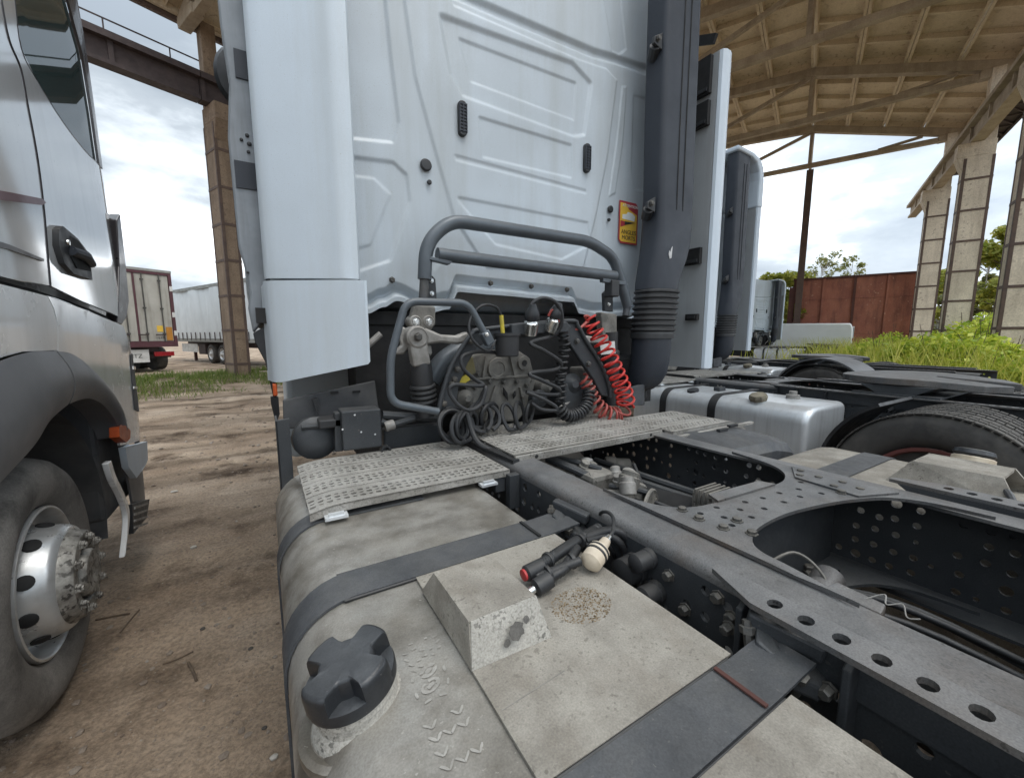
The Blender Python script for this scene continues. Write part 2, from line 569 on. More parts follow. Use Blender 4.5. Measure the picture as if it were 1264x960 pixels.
mk('sticker_yellow', (.78, .52, .07), (.70, .44, .06), 9, (.4, .5))
mk('sticker_white', (.80, .82, .78), (.7, .72, .70), 9, (.4, .5))
mk('sticker_black', (.03, .03, .03), (.05, .05, .04), 9, (.4, .5))
mk('paint_scuff', (.62, .63, .64), (.5, .5, .5), 9, (.5, .6))
mk('concrete_tan', (.66, .56, .41), (.55, .455, .325), 1.4, (.8, .95), 0, .05, 14, streak=((.34, .265, .18), (.5, .5, 2.2), .5), speck=((.38, .30, .21), 8, .60), grain=.12, gscale=30)
mk('concrete_beam', (.43, .365, .28), (.33, .275, .205), 2.0, (.8, .95), 0, .05, 18, streak=((.19, .15, .115), (3, 3, .5), .5), grain=.12, gscale=30)
mk('concrete_grey', (.66, .58, .465), (.53, .46, .365), 1.6, (.8, .95), 0, .05, 16, streak=((.31, .255, .20), (4, 4, .4), .55), speck=((.40, .335, .27), 10, .60), grain=.18, gscale=30)
mk('concrete_brown', (.26, .19, .13), (.19, .135, .09), 1.6, (.8, .95), 0, .05, 16, streak=((.11, .075, .05), (4, 4, .4), .7), speck=((.14, .1, .07), 10, .60), grain=.18, gscale=30)
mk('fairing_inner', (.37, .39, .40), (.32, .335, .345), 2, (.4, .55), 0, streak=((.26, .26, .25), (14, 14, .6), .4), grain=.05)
mk('steel_brown', (.085, .058, .048), (.12, .08, .06), 5, (.6, .8), .2)
mk('steel_dark', (.045, .034, .034), (.07, .052, .05), 5, (.6, .8), .2)
mk('rust_wall', (.38, .15, .095), (.27, .10, .068), 1.3, (.75, .9), 0, .03, 20, streak=((.13, .055, .042), (3, 3, .5), .8), speck=((.46, .26, .18), 9, .64), grain=.18, gscale=30)
mk('rust_dark', (.075, .03, .024), (.10, .04, .03), 3, (.75, .9))
mk('trailer_door', (.44, .425, .38), (.36, .345, .305), 2.2, (.5, .7), 0, streak=((.20, .185, .155), (6, 6, .5), .55))
mk('trailer_frame', (.10, .035, .045), (.075, .03, .035), 3, (.5, .7))
mk('curtain_white', (.72, .745, .75), (.64, .665, .67), 1.3, (.45, .6), 0, streak=((.48, .49, .48), (2.5, 2.5, .4), .45))
mk('roof_edge', (.30, .30, .28), (.22, .22, .2), 3, (.6, .8))
mk('flap_white', (.66, .66, .64), (.5, .5, .48), 5, (.5, .7))
mk('van_white', (.74, .76, .77), (.68, .70, .71), 1.6, (.35, .5), 0, coat=.3)
mk('bark', (.11, .085, .06), (.06, .047, .035), 9, (.8, .95), 0, .1, 30)
mk('birch_bark', (.50, .48, .44), (.20, .19, .17), 7, (.8, .95))
mk('twig', (.12, .085, .055), (.07, .05, .035), 30, (.8, .95))
mk('stone_pale', (.46, .43, .38), (.36, .33, .29), 18, (.8, .95))
mk('stone_dark', (.05, .045, .04), (.08, .07, .06), 18, (.8, .95))

def leaf_mat(name, a, b):
    m = bpy.data.materials.new(name); m.use_nodes = True
    N, L = m.node_tree.nodes, m.node_tree.links
    bs = N['Principled BSDF']
    at_ = N.new('ShaderNodeAttribute'); at_.attribute_name = 'tone'
    mx = N.new('ShaderNodeMixRGB')
    mx.inputs['Color1'].default_value = (*a, 1); mx.inputs['Color2'].default_value = (*b, 1)
    L.new(at_.outputs['Fac'], mx.inputs['Fac'])
    L.new(mx.outputs['Color'], bs.inputs['Base Color'])
    bs.inputs['Roughness'].default_value = .55
    tr = N.new('ShaderNodeBsdfTranslucent')
    L.new(mx.outputs['Color'], tr.inputs['Color'])
    ms = N.new('ShaderNodeMixShader'); ms.inputs['Fac'].default_value = .4
    L.new(bs.outputs['BSDF'], ms.inputs[1]); L.new(tr.outputs['BSDF'], ms.inputs[2])
    L.new(ms.outputs['Shader'], N['Material Output'].inputs['Surface'])
    MAT[name] = m
leaf_mat('leaf_bush', (.20, .33, .022), (.62, .66, .085))
leaf_mat('leaf_tree', (.18, .23, .03), (.40, .38, .07))
leaf_mat('leaf_birch', (.12, .15, .04), (.28, .27, .10))
leaf_mat('leaf_grass', (.07, .125, .018), (.21, .24, .06))

def ground_mat():
    m = bpy.data.materials.new('dirt'); m.use_nodes = True
    N, L = m.node_tree.nodes, m.node_tree.links
    bs = N['Principled BSDF']
    tc = N.new('ShaderNodeTexCoord')
    def nz(s, d=8, r=.6):
        n = N.new('ShaderNodeTexNoise'); n.inputs['Scale'].default_value = s; n.inputs['Detail'].default_value = d
        n.inputs['Roughness'].default_value = r
        L.new(tc.outputs['Object'], n.inputs['Vector']); return n.outputs['Fac']
    def ramp(src, *st):
        r = N.new('ShaderNodeValToRGB')
        while len(r.color_ramp.elements) < len(st): r.color_ramp.elements.new(.5)
        for e, (p, c) in zip(r.color_ramp.elements, st): e.position = p; e.color = (*c, 1)
        L.new(src, r.inputs['Fac']); return r.outputs['Color']
    def mx(f, a, b, mode='MIX'):
        q = N.new('ShaderNodeMixRGB'); q.blend_type = mode
        if isinstance(f, float): q.inputs['Fac'].default_value = f
        else: L.new(f, q.inputs['Fac'])
        for s, x in (('Color1', a), ('Color2', b)):
            if isinstance(x, tuple): q.inputs[s].default_value = (*x, 1)
            else: L.new(x, q.inputs[s])
        return q.outputs['Color']
    base = ramp(nz(.8, 9, .62), (.32, (.20, .148, .106)), (.5, (.31, .243, .182)), (.68, (.43, .355, .28)))
    wet = ramp(nz(1.3, 7, .68), (.52, (0, 0, 0)), (.66, (1, 1, 1)))
    c = mx(wet, base, (.085, .059, .041))
    mp = N.new('ShaderNodeMapping'); mp.inputs['Rotation'].default_value = (0, 0, R_(-22)); mp.inputs['Scale'].default_value = (.22, 2.4, 1)
    L.new(tc.outputs['Object'], mp.inputs['Vector'])
    nt = N.new('ShaderNodeTexNoise'); nt.inputs['Scale'].default_value = 1.0; nt.inputs['Detail'].default_value = 4
    L.new(mp.outputs['Vector'], nt.inputs['Vector'])
    trk = ramp(nt.outputs['Fac'], (.36, (.62, .60, .58)), (.5, (1, 1, 1)), (.66, (1.18, 1.17, 1.15)))
    c = mx(1.0, c, trk, 'MULTIPLY')
    fine = ramp(nz(55, 5, .7), (.35, (.55, .55, .55)), (.62, (1.25, 1.22, 1.18)))
    c = mx(.75, c, fine, 'MULTIPLY')
    vo = N.new('ShaderNodeTexVoronoi'); vo.inputs['Scale'].default_value = 38
    L.new(tc.outputs['Object'], vo.inputs['Vector'])
    gr = ramp(vo.outputs['Distance'], (.10, (1, 1, 1)), (.16, (0, 0, 0)))
    gm = ramp(nz(7, 3, .5), (.52, (0, 0, 0)), (.6, (1, 1, 1)))
    c = mx(mx(1.0, gr, gm, 'MULTIPLY'), c, (.36, .32, .27))
    L.new(c, bs.inputs['Base Color'])
    bs.inputs['Roughness'].default_value = .95
    bs.inputs['Specular IOR Level'].default_value = .15
    b1 = N.new('ShaderNodeBump'); b1.inputs['Strength'].default_value = .9; b1.inputs['Distance'].default_value = .02
    L.new(nz(24, 8, .7), b1.inputs['Height'])
    b2 = N.new('ShaderNodeBump'); b2.inputs['Strength'].default_value = .6; b2.inputs['Distance'].default_value = .01
    L.new(nz(120, 4, .7), b2.inputs['Height']); L.new(b1.outputs['Normal'], b2.inputs['Normal'])
    L.new(b2.outputs['Normal'], bs.inputs['Normal'])
    MAT['dirt'] = m
ground_mat()

# ================================================================ setting
HX, HY = 0.923, 0.386                       # hall axis (the open shed stands oblique to the trucks)
def HP(h, l, z):
    return Vector((HX * h - HY * l, HY * h + HX * l, z))
def smooth01(a, b, x):
    t = max(0., min(1., (x - a) / (b - a)))
    return t * t * (3 - 2 * t)
def ground_z(x, y):
    h, l = HX * x + HY * y, -HY * x + HX * y
    near = math.exp(-((x + .4) ** 2 + (y - 2) ** 2) / 220)
    z = .035 * noise.noise((x * .45, y * .45, 0)) + .02 * noise.noise((x * 1.7, y * 1.7, 3))
    z += near * (.012 * noise.noise((x * 6, y * 6, 1)) + .006 * noise.noise((x * 17, y * 17, 5)))
    z += .03 * near * (math.sin(h * 5.2 + noise.noise((x * .7, y * .7, 9)) * 3) * .5 - .5) * smooth01(4, 7, l)
    z += .30 * math.exp(-((l - 14.6) / 1.5) ** 2) * smooth01(-9, 1, h) * (1 + .5 * noise.noise((x * .6, y * .6, 7)))
    return z - .015

def build_ground():
    n, k, Lx = 170, 7.6, 420.0
    s = [Lx * math.sinh(k * (i / n)) / math.sinh(k) for i in range(-n, n + 1)]
    xs = [a - .35 for a in s]; ys = [a + 2.4 for a in s]
    mb = MB()
    mb.v = [(x, y, ground_z(x, y)) for y in ys for x in xs]
    w = 2 * n + 1
    mb.f = [(j * w + i, j * w + i + 1, (j + 1) * w + i + 1, (j + 1) * w + i) for j in range(w - 1) for i in range(w - 1)]
    o = obj('ground', mb, MAT['dirt'], smooth=180, recalc=False)
    o['kind'] = 'structure'
build_ground()

# pebbles and clods on the dirt: too many to count
def pebbles():
    mb = MB()
    phi = (1 + 5 ** .5) / 2
    ico = np.array([(-1, phi, 0), (1, phi, 0), (-1, -phi, 0), (1, -phi, 0), (0, -1, phi), (0, 1, phi), (0, -1, -phi), (0, 1, -phi),
                    (phi, 0, -1), (phi, 0, 1), (-phi, 0, -1), (-phi, 0, 1)]) / 1.9
    icf = [(0, 11, 5), (0, 5, 1), (0, 1, 7), (0, 7, 10), (0, 10, 11), (1, 5, 9), (5, 11, 4), (11, 10, 2), (10, 7, 6), (7, 1, 8),
           (3, 9, 4), (3, 4, 2), (3, 2, 6), (3, 6, 8), (3, 8, 9), (4, 9, 5), (2, 4, 11), (6, 2, 10), (8, 6, 7), (9, 8, 1)]
    for i in range(3800):
        y = .2 + 11 * rng.random() ** 1.9
        x = -.75 + rng.normal() * (.6 + .16 * y) + .3
        r = .0035 + .013 * rng.random() ** 4
        if y > 5: r *= 1.7
        q = ico * (r * (0.7 + .6 * rng.random((12, 3)))) * np.array([1, 1, .6])
        mb.add([(a + x, b + y, c + ground_z(x, y) + r * .2) for a, b, c in q], icf)
    o = obj('pebbles', mb, MAT['pebble'], smooth=0, recalc=False)
    tag(o, 'scattered pebbles and crumbs of dirt on the brown ground', 'pebbles'); o['kind'] = 'stuff'
mk('pebble', (.24, .20, .16), (.14, .105, .08), 7, (.85, .95), speck=((.45, .41, .36), 5, .62))
pebbles()

# ---------------------------------------------------------------- open shed with concrete columns, crane beams and ribbed roof
shed = thing('open_shed', 'open concrete shed with ribbed arched roof, tall columns and crane beams over the trucks', 'building', HP(8, 5, 0))
PITCH, H0 = 5.5, 26.8
TR_H = [H0 - PITCH * i for i in range(8)]
ARCH = [(-4.75, 10.2), (.7, 11.85), (5.07, 12.12), (9.45, 11.85), (14.9, 10.2)]
def hbox(mb, h0, h1, l0, l1, z0, z1):
    vs = [HP(h, l, z) for z in (z0, z1) for h, l in ((h0, l0), (h1, l0), (h1, l1), (h0, l1))]
    mb.add(vs, [(3, 2, 1, 0), (4, 5, 6, 7), (0, 1, 5, 4), (1, 2, 6, 5), (2, 3, 7, 6), (3, 0, 4, 7)])
    return mb

def column(h, side):
    lo = -4.15 if side < 0 else 14.35
    s = side                                  # +1 on the far left row, -1 on the right row; s points outwards
    mb = MB()
    hbox(mb, h - .21, h + .21, lo - .36, lo + .36, -.4, 7.45)
    a, b = sorted((lo - s * .55, lo + s * .36))
    hbox(mb, h - .207, h + .207, a, b, 7.45, 7.9)
    # slanted underside of the corbel
    poly = [HP(h - .205, lo - s * .36, 6.95), HP(h - .205, lo - s * .55, 7.45), HP(h - .205, lo - s * .36, 7.45)]
    mb.prism(poly, HP(h + .205, 0, 0) - HP(h - .205, 0, 0))
    a, b = sorted((lo + s * .02, lo + s * .34))
    hbox(mb, h - .18, h + .18, a, b, 7.9, 10.15)
    col = obj('column', mb, MAT['concrete_grey' if side < 0 else 'concrete_brown'], shed, smooth=0, bevel=.015)
    for sh in (-1, 1):
        for sl in (-1, 1):
            c = MB()
            hh, ll = h + sh * .212, lo + sl * .362
            hbox(c, min(hh, hh - sh * .07), max(hh, hh - sh * .07), ll - .006, ll + .006, -.3, 7.4)
            hbox(c, hh - .006, hh + .006, min(ll, ll - sl * .07), max(ll, ll - sl * .07), -.3, 7.4)
            obj('corner_angle', c, MAT['steel_brown'], col, smooth=0)
    z = .55
    while z < 7.3:
        c = MB()
        hbox(c, h - .222, h + .222, lo - .373, lo - .355, z, z + .075)
        hbox(c, h - .222, h + .222, lo + .355, lo + .373, z, z + .075)
        hbox(c, h - .2225, h - .205, lo - .3725, lo + .3725, z + .002, z + .073)
        hbox(c, h + .205, h + .2225, lo - .3725, lo + .3725, z + .002, z + .073)
        obj('steel_band', c, MAT['steel_brown'], col, smooth=0)
        z += 1.02
for h in TR_H[:7]:
    column(h, -1)
for h in TR_H[2:7]:
    column(h + .4, 1)

def crane_beam(side, ha, hb):
    lo = -4.05 if side < 0 else 14.25
    s = side
    mb = MB()
    for h0 in np.arange(ha, hb - .1, PITCH):
        hbox(mb, h0 + .01, h0 + PITCH - .01, lo - .17, lo + .17, 7.905, 8.0)
        hbox(mb, h0 + .01, h0 + PITCH - .01, lo - .09, lo + .09, 8.0, 8.45)
        hbox(mb, h0 + .01, h0 + PITCH - .01, lo - .27, lo + .27, 8.45, 8.58)
        for q in (0.02, PITCH / 3, 2 * PITCH / 3):
            hbox(mb, h0 + q, h0 + q + .1, lo - .16, lo + .16, 8.0, 8.45)
    m = MAT['concrete_beam'] if side < 0 else MAT['steel_dark']
    o = obj('crane_beam', mb, m, shed, smooth=0)
    r = hbox(MB(), ha, hb, lo - .05, lo + .05, 8.585, 8.72)
    obj('crane_rail', r, MAT['steel_dark'], o, smooth=0)
    k = MB()
    wl0, wl1 = sorted((lo + s * .28, lo + s * .95))
    hbox(k, ha, hb, wl0, wl1, 8.46, 8.50)
    obj('catwalk', k, MAT['steel_dark'], o, smooth=0)
    rl = MB()
    lq = lo + s * .9
    for z in (8.95, 9.45):
        rl.beam(HP(ha, lq, z), HP(hb, lq, z), .03, .03)
    for h in np.arange(ha, hb, 1.35):
        rl.beam(HP(h, lq, 8.5), HP(h, lq, 9.45), .03, .03)
    obj('railing', rl, MAT['steel_dark'], o, smooth=0)
    # flat truss below the catwalk
    t = MB()
    for i, h in enumerate(np.arange(ha, hb - .1, .9)):
        t.beam(HP(h, lo + s * .3, 8.42), HP(h + .9, lq, 8.42), .04, .04)
        t.beam(HP(h, lq, 8.42), HP(h, lo + s * .3, 8.42), .04, .04)
    t.beam(HP(ha, lq, 8.42), HP(hb, lq, 8.42), .07, .09)
    obj('catwalk_truss', t, MAT['steel_dark'], o, smooth=0)
crane_beam(-1, TR_H[6], H0 + .3)
crane_beam(1, TR_H[6] - PITCH, TR_H[2])

def truss(h):
    root = None
    pts = [(a, z - .12) for a, z in ARCH]
    up = MB()
    for (l0, z0), (l1, z1) in zip(pts, pts[1:]):
        t = Vector((l1 - l0, z1 - z0)).normalized()
        up.beam(HP(h, l0 - t.x * .05, z0 - t.y * .05), HP(h, l1 + t.x * .05, z1 + t.y * .05), .26, .30)
    o = obj('roof_truss', up, MAT['concrete_beam'], shed, smooth=0, bevel=.012)
    obj('tie_beam', MB().beam(HP(h, -4.5, 10.0), HP(h, 14.65, 10.0), .22, .20), MAT['concrete_beam'], o, smooth=0, bevel=.012)
    for l0 in (.7, 9.45):
        obj('hanger', MB().beam(HP(h, l0, 10.1), HP(h, l0, 11.62), .14, .14), MAT['concrete_beam'], o, smooth=0)
        l1 = 5.07
        obj('diagonal', MB().beam(HP(h, l1, 10.1), HP(h, l0, 11.6), .14, .13), MAT['concrete_beam'], o, smooth=0)
    for l0, l1, z1 in ((-1.9, -4.3, 10.1), (12.0, 14.45, 10.1)):
        zz = 11.0 if l0 < 5 else 10.95
        obj('diagonal', MB().beam(HP(h, l0, 10.1), HP(h, l1 + (.9 if l0 < 5 else -.9), 10.3), .12, .1), MAT['concrete_beam'], o, smooth=0)
    for l0, s in ((-4.35, 1), (14.5, -1)):
        e = hbox(MB(), h - .15, h + .15, min(l0 - s * .35, l0 + s * .7), max(l0 - s * .35, l0 + s * .45), 9.89, 10.15)
        obj('truss_shoe', e, MAT['concrete_beam'], o, smooth=0, bevel=.02)
for h in TR_H[:5]:
    truss(h)

# ribbed roof slabs, one object each
def slab_mesh(w):
    mb = MB()
    hl, hw = PITCH / 2 - .01, w / 2 - .008
    mb.box((-hl, -hw, .22), (hl, hw, .27))
    for s in (-1, 1):
        a, b = sorted((s * hw, s * (hw - .085)))
        mb.box((-hl, a, 0), (hl, b, .2199))
    for i in range(5):
        x = -hl + .05 + (2 * hl - .1) * i / 4
        mb.box((x - .05, -hw + .086, .0 if i in (0, 4) else .06), (x + .05, hw - .086, .2198))
    return mesh_of('roof_slab', mb, MAT['concrete_tan'], 0)
cache = {}
for bay in range(4):
    hc = TR_H[bay] - PITCH / 2
    for (l0, z0), (l1, z1) in zip(ARCH, ARCH[1:]):
        ln = math.hypot(l1 - l0, z1 - z0)
        n = round(ln / 1.42)
        w = ln / n
        key = round(w, 3)
        if key not in cache:
            cache[key] = slab_mesh(w)
        t = Vector((-HY * (l1 - l0) / ln, HX * (l1 - l0) / ln, (z1 - z0) / ln))
        hx = Vector((HX, HY, 0))
        nz = hx.cross(t)
        for k in range(n):
            f = (k + .5) / n
            o = bpy.data.objects.new('roof_slab', cache[key])
            COL.objects.link(o)
            o.parent = shed
            M = Matrix((hx, t, nz)).transposed().to_4x4()
            M.translation = HP(hc, l0 + (l1 - l0) * f, z0 + (z1 - z0) * f + .03 + .008 * random.random()) - ROOT[shed.name]
            o.matrix_basis = M
# short overhanging slabs beyond the last truss
for (l0, z0), (l1, z1) in zip(ARCH, ARCH[1:]):
    ln = math.hypot(l1 - l0, z1 - z0)
    n = round(ln / 1.42)
    t = Vector((-HY * (l1 - l0) / ln, HX * (l1 - l0) / ln, (z1 - z0) / ln))
    hx = Vector((HX, HY, 0))
    for k in range(n):
        f = (k + .5) / n
        o = bpy.data.objects.new('roof_slab', cache[round(ln / n, 3)])
        COL.objects.link(o)
        o.parent = shed
        M = Matrix((hx * .27, t, hx.cross(t))).transposed().to_4x4()
        M.translation = HP(TR_H[4] - PITCH * .135 - .01, l0 + (l1 - l0) * f, z0 + (z1 - z0) * f + .03) - ROOT[shed.name]
        o.matrix_basis = M
# eaves fascia on both long sides
for l0 in (-4.86, 14.99):
    obj('eaves_fascia', hbox(MB(), TR_H[4] - 1.48, H0 + .2, l0 - .06, l0 + .06, 10.12, 10.5), MAT['steel_brown'], shed, smooth=0)
obj('gable_post', hbox(MB(), H0 + .25, H0 + .5, .52, .82, -.3, 9.9), MAT['steel_brown'], shed, smooth=0)
obj('gable_rod', hbox(MB(), H0 + .3, H0 + .4, .62, .74, 9.9, 11.7), MAT['concrete_beam'], shed, smooth=0)

# ---------------------------------------------------------------- rusty sheet wall closing part of the gable
rw = thing('rusty_wall', 'rusty red-brown sheet metal wall between the thin post and the columns', 'wall', HP(27.6, -1.6, 0))
for i in range(4):
    for j, (z0, z1) in enumerate(((-.2, 1.5), (1.51, 3.30), (3.31, 4.36))):
        a = .9 - 1.27 * (i + 1); b = a + 1.26
        obj('panel', hbox(MB(), 27.55 + .012 * ((i + j) % 2), 27.6 + .012 * ((i + j) % 2), a, b, z0, z1), MAT['rust_wall'], rw, smooth=0)
obj('backing_sheet', hbox(MB(), 27.63, 27.65, -4.2, .9, -.2, 4.36), MAT['rust_dark'], rw, smooth=0)
for i in range(5):
    a = .9 - 1.27 * i
    obj('stud', hbox(MB(), 27.47, 27.55, a - .05, a + .05, -.2, 4.4), MAT['rust_dark'] if i in (0, 2) else MAT['rust_wall'], rw, smooth=0)
obj('top_rail', hbox(MB(), 27.46, 27.66, -4.25, .98, 4.365, 4.46), MAT['rust_dark'], rw, smooth=0)
obj('end_post', hbox(MB(), 27.2, 27.5, .86, 1.12, -.2, 4.0), MAT['rust_dark'], rw, smooth=0)

# ================================================================ far things: trailers, van, vegetation
def frame_at(o, d):
    """Local frame: x along d (in plan), y to its left, z up."""
    o, d = Vector(o), Vector((d[0], d[1], 0)).normalized()
    n = Vector((-d.y, d.x, 0))
    return lambda x, y, z: o + d * x + n * y + Vector((0, 0, z))
def fbox(mb, F, lo, hi):
    vs = [F(x, y, z) for z in (lo[2], hi[2]) for x, y in ((lo[0], lo[1]), (hi[0], lo[1]), (hi[0], hi[1]), (lo[0], hi[1]))]
    return mb.add(vs, [(3, 2, 1, 0), (4, 5, 6, 7), (0, 1, 5, 4), (1, 2, 6, 5), (2, 3, 7, 6), (3, 0, 4, 7)])
def wheel_parts(parent, c, ax, r, w, rim, tyre='tyre', n=28, sub=None, hub=True):
    """Tyre and rim as parts (rim under the tyre). c = centre of the outer side, ax points outwards."""
    c, ax = Vector(c), Vector(ax).normalized()
    t = MB().lathe(c, ax, [(r * .60, -w), (r * .86, -w), (r * .97, -w * .93), (r, -w * .86), (r, -w * .14), (r * .97, -w * .07), (r * .86, 0), (r * .72, .012), (r * .62, -.005), (r * .575, -.03), (r * .575, -w * .5)], n)
    o = obj('tyre', t, MAT[tyre], parent)
    q = MB().lathe(c, ax, [(r * .57, -.10), (r * .585, -.004), (r * .55, -.006), (r * .53, -.05), (r * .50, -.07), (r * .34, -.03), (r * .33, .0), (r * .20, .01), (r * .18, .05), (r * .1, .06)] if hub else
                   [(r * .57, -.10), (r * .585, -.004), (r * .55, -.006), (r * .50, -.10), (r * .30, -.14), (r * .26, -.12), (r * .2, -.03), (r * .14, -.02)], n)
    obj('rim', q, MAT[rim], o)
    return o

# box trailer seen from behind its doors
F = frame_at((-3.07, 21.91, 0), (-.84, -.54))      # origin at the rear right corner, x runs to the left along the rear face
ta = thing('box_trailer', 'dirty beige box trailer seen from its rear doors, maroon corner post', 'trailer', F(1.25, -4, 0))
TW = 2.5
obj('body', fbox(MB(), F, (.03, -12.5, 1.15), (TW - .03, -.09, 3.96)), MAT['trailer_door'], ta, smooth=0, bevel=.02)
obj('rear_frame', fbox(fbox(fbox(fbox(MB(), F, (0, -.12, 1.0), (.11, .0, 4.0)), F, (TW - .11, -.12, 1.0), (TW, 0, 4.0)), F, (.11, -.12, 1.0), (TW - .11, 0, 1.22)), F, (.11, -.12, 3.86), (TW - .11, 0, 4.0)), MAT['trailer_frame'], ta, smooth=0)
obj('top_rail', fbox(MB(), F, (-.01, -12.5, 3.965), (TW + .01, .012, 4.06)), MAT['roof_edge'], ta, smooth=0)
for a, b in ((.12, 1.24), (1.26, TW - .12)):
    d = obj('door', fbox(MB(), F, (a, -.085, 1.23), (b, -.03, 3.85)), MAT['trailer_door'], ta, smooth=0, bevel=.01)
    for q in (.28, .78):
        x = a + (b - a) * q
        bar = MB().tube([F(x, .0, 1.2), F(x, .0, 3.88)], .022, 8)
        for z in (1.5, 2.5, 3.6):
            fbox(bar, F, (x - .05, -.03, z), (x + .05, .02, z + .06))
        obj('lock_bar', bar, MAT['bolt_steel'], d)
        obj('handle', fbox(MB(), F, (x - .02, .02, 1.46), (x + .30, .05, 1.51)), MAT['steel_dark'], d, smooth=0)
obj('centre_strip', fbox(MB(), F, (1.215, -.03, 1.23), (1.285, -.012, 3.85)), MAT['trailer_frame'], ta, smooth=0)
for z in (3.25, 2.2, 1.45):
    obj('marker_plate', fbox(MB(), F, (.0, .002, z), (.1, .01, z + .2)), MAT['flap_white'], ta, smooth=0)
obj('orange_panel', fbox(MB(), F, (.15, -.028, 1.26), (.36, -.018, 1.80)), MAT['orange_board'] if 'orange_board' in MAT else mk('orange_board', (.50, .22, .03), (.42, .18, .03), 6), ta, smooth=0, label='orange plate on the lower right of the doors')
obj('warning_sticker', fbox(MB(), F, (.46, -.028, 1.60), (.66, -.02, 1.85)), MAT['sticker_yellow'], ta, smooth=0)
text_mesh('L19', .14, MAT['sticker_black'], F(.54, -.016, 1.32), -(F(1, 0, 0) - F(0, 0, 0)), (0, 0, 1), ta)
obj('underrun_bar', fbox(MB(), F, (.15, -.45, .55), (TW - .15, -.32, .68)), MAT['steel_dark'], ta, smooth=0)
obj('chassis', fbox(MB(), F, (.6, -12.3, .80), (1.9, -.2, 1.148)), MAT['steel_dark'], ta, smooth=0)
fl = obj('mudflap', fbox(MB(), F, (.98, -.12, .40), (2.35, -.1, .90)), MAT['flap_white'], ta, smooth=0)
text_mesh('SCHMITZ', .22, MAT['sticker_black'], F(1.66, -.096, .58), -(F(1, 0, 0) - F(0, 0, 0)), (0, 0, 1), fl)
obj('tail_light', fbox(MB(), F, (.12, -.2, .62), (.80, -.1, .80)), MAT['red_lens'], ta, smooth=0, bevel=.02)
for x in (.05, TW - .45):
    for y in (-1.3, -2.6, -3.9):
        m = MB().lathe(F(x, y, .5), F(1, 0, 0) - F(0, 0, 0), [(.3, 0), (.48, 0), (.5, .04), (.5, .36), (.48, .4), (.3, .4)], 24)
        obj('tyre', m, MAT['tyre'], ta)

# curtain-sided trailer behind it, long side towards us
F = frame_at((-4.5, 30.86, 0), (.42, -.91))
tb = thing('curtain_trailer', 'white curtain-sided trailer with two wheels showing behind the concrete column', 'trailer', F(6, 1.25, 0))
cur = MB()
def curt(u, v):
    return F(u, -.012 * math.sin(u * 9) - .02 * math.sin(u * 2.3) * (v - 1.3), v)
cur.sheet([(0, 1.30), (13.4, 1.30), (13.4, 3.84), (0, 3.84)], curt, .22)
obj('curtain', cur, MAT['curtain_white'], tb, smooth=180)
obj('body', fbox(MB(), F, (.0, .06, 1.16), (13.4, 2.5, 3.9)), MAT['curtain_white'], tb, smooth=0)
obj('roof_rail', fbox(MB(), F, (-.02, -.05, 3.84), (13.42, .06, 4.0)), MAT['roof_edge'], tb, smooth=0)
obj('side_rail', fbox(MB(), F, (0, -.03, 1.12), (13.4, .05, 1.29)), MAT['roof_edge'], tb, smooth=0)
for i in range(22):
    x = .3 + i * .61
    obj('strap', fbox(MB(), F, (x, -.05, 1.2), (x + .045, -.02, 1.62)), MAT['steel_dark'], tb, smooth=0)
obj('chassis', fbox(MB(), F, (.2, .6, .85), (13.2, 1.9, 1.15)), MAT['steel_dark'], tb, smooth=0)
obj('side_guard', fbox(MB(), F, (1.0, .05, .55), (3.2, .09, 1.0)), MAT['flap_white'], tb, smooth=0)
obj('landing_leg', fbox(MB(), F, (1.25, .5, .02), (1.4, .62, .86)), MAT['rust_dark'], tb, smooth=0)
obj('toolbox', fbox(MB(), F, (3.2, .1, .45), (4.1, .7, 1.0)), MAT['steel_dark'], tb, smooth=0, bevel=.02)
for x in (4.85, 6.2, 7.55):
    wheel_parts(tb, F(x, .06, .5), F(0, -1, 0) - F(0, 0, 0), .5, .38, 'rim_silver', n=24)

# white van with a green side window, parked beyond the last truck
F = frame_at((23.267, 8.153, 0.451), (-.45, .89))
vz = -F(0, 0, 0).z
van = thing('panel_van', 'white panel van parked in front of the rusty wall', 'van', F(2.2, 0, vz))
prof = [(0, .45), (0, 1.0), (.03, 1.75), (.12, 1.96), (2.75, 1.98), (3.35, 1.80), (3.95, 1.32), (4.75, 1.10), (4.95, .85), (4.98, .42)]
bd = MB().prism([F(x, -1.0, z + vz) for x, z in prof], F(0, 2.0, 0) - F(0, 0, 0))
obj('body', bd, MAT['van_white'], van, bevel=.06)
for yy in (-1.004, 1.004):
    obj('side_window', MB().prism([F(x, yy, z + vz) for x, z in ((2.75, 1.28), (2.75, 1.72), (3.25, 1.66), (3.7, 1.3))], F(0, .004 if yy > 0 else -.004, 0) - F(0, 0, 0)), mk('glass_green', (.03, .10, .05), (.04, .12, .06), 2, (.1, .2)) if yy < 0 else MAT['glass_green'], van, smooth=0)
for yy in (-.97, .85):
    obj('tail_light', fbox(MB(), F, (-.012, yy, .85 + vz), (.05, yy + .12, 1.3 + vz)), MAT['red_lens'], van, smooth=0)
for yy in (-.93, .02):
    d = obj('rear_door', fbox(MB(), F, (-.02, yy, .5 + vz), (-.004, yy + .91, 1.82 + vz)), MAT['van_white'], van, smooth=0, bevel=.01)
    obj('handle', fbox(MB(), F, (-.04, -.08 if yy < 0 else .03, 1.1 + vz), (-.02, -.03 if yy < 0 else .08, 1.25 + vz)), MAT['black_plastic'], d, smooth=0)
for x in (.95, 4.0):
    for yy, s in ((-1.01, -1), (1.01, 1)):
        wheel_parts(van, F(x, yy, .34 + vz), (F(0, s, 0) - F(0, 0, 0)), .34, .24, 'rim_silver', n=20)

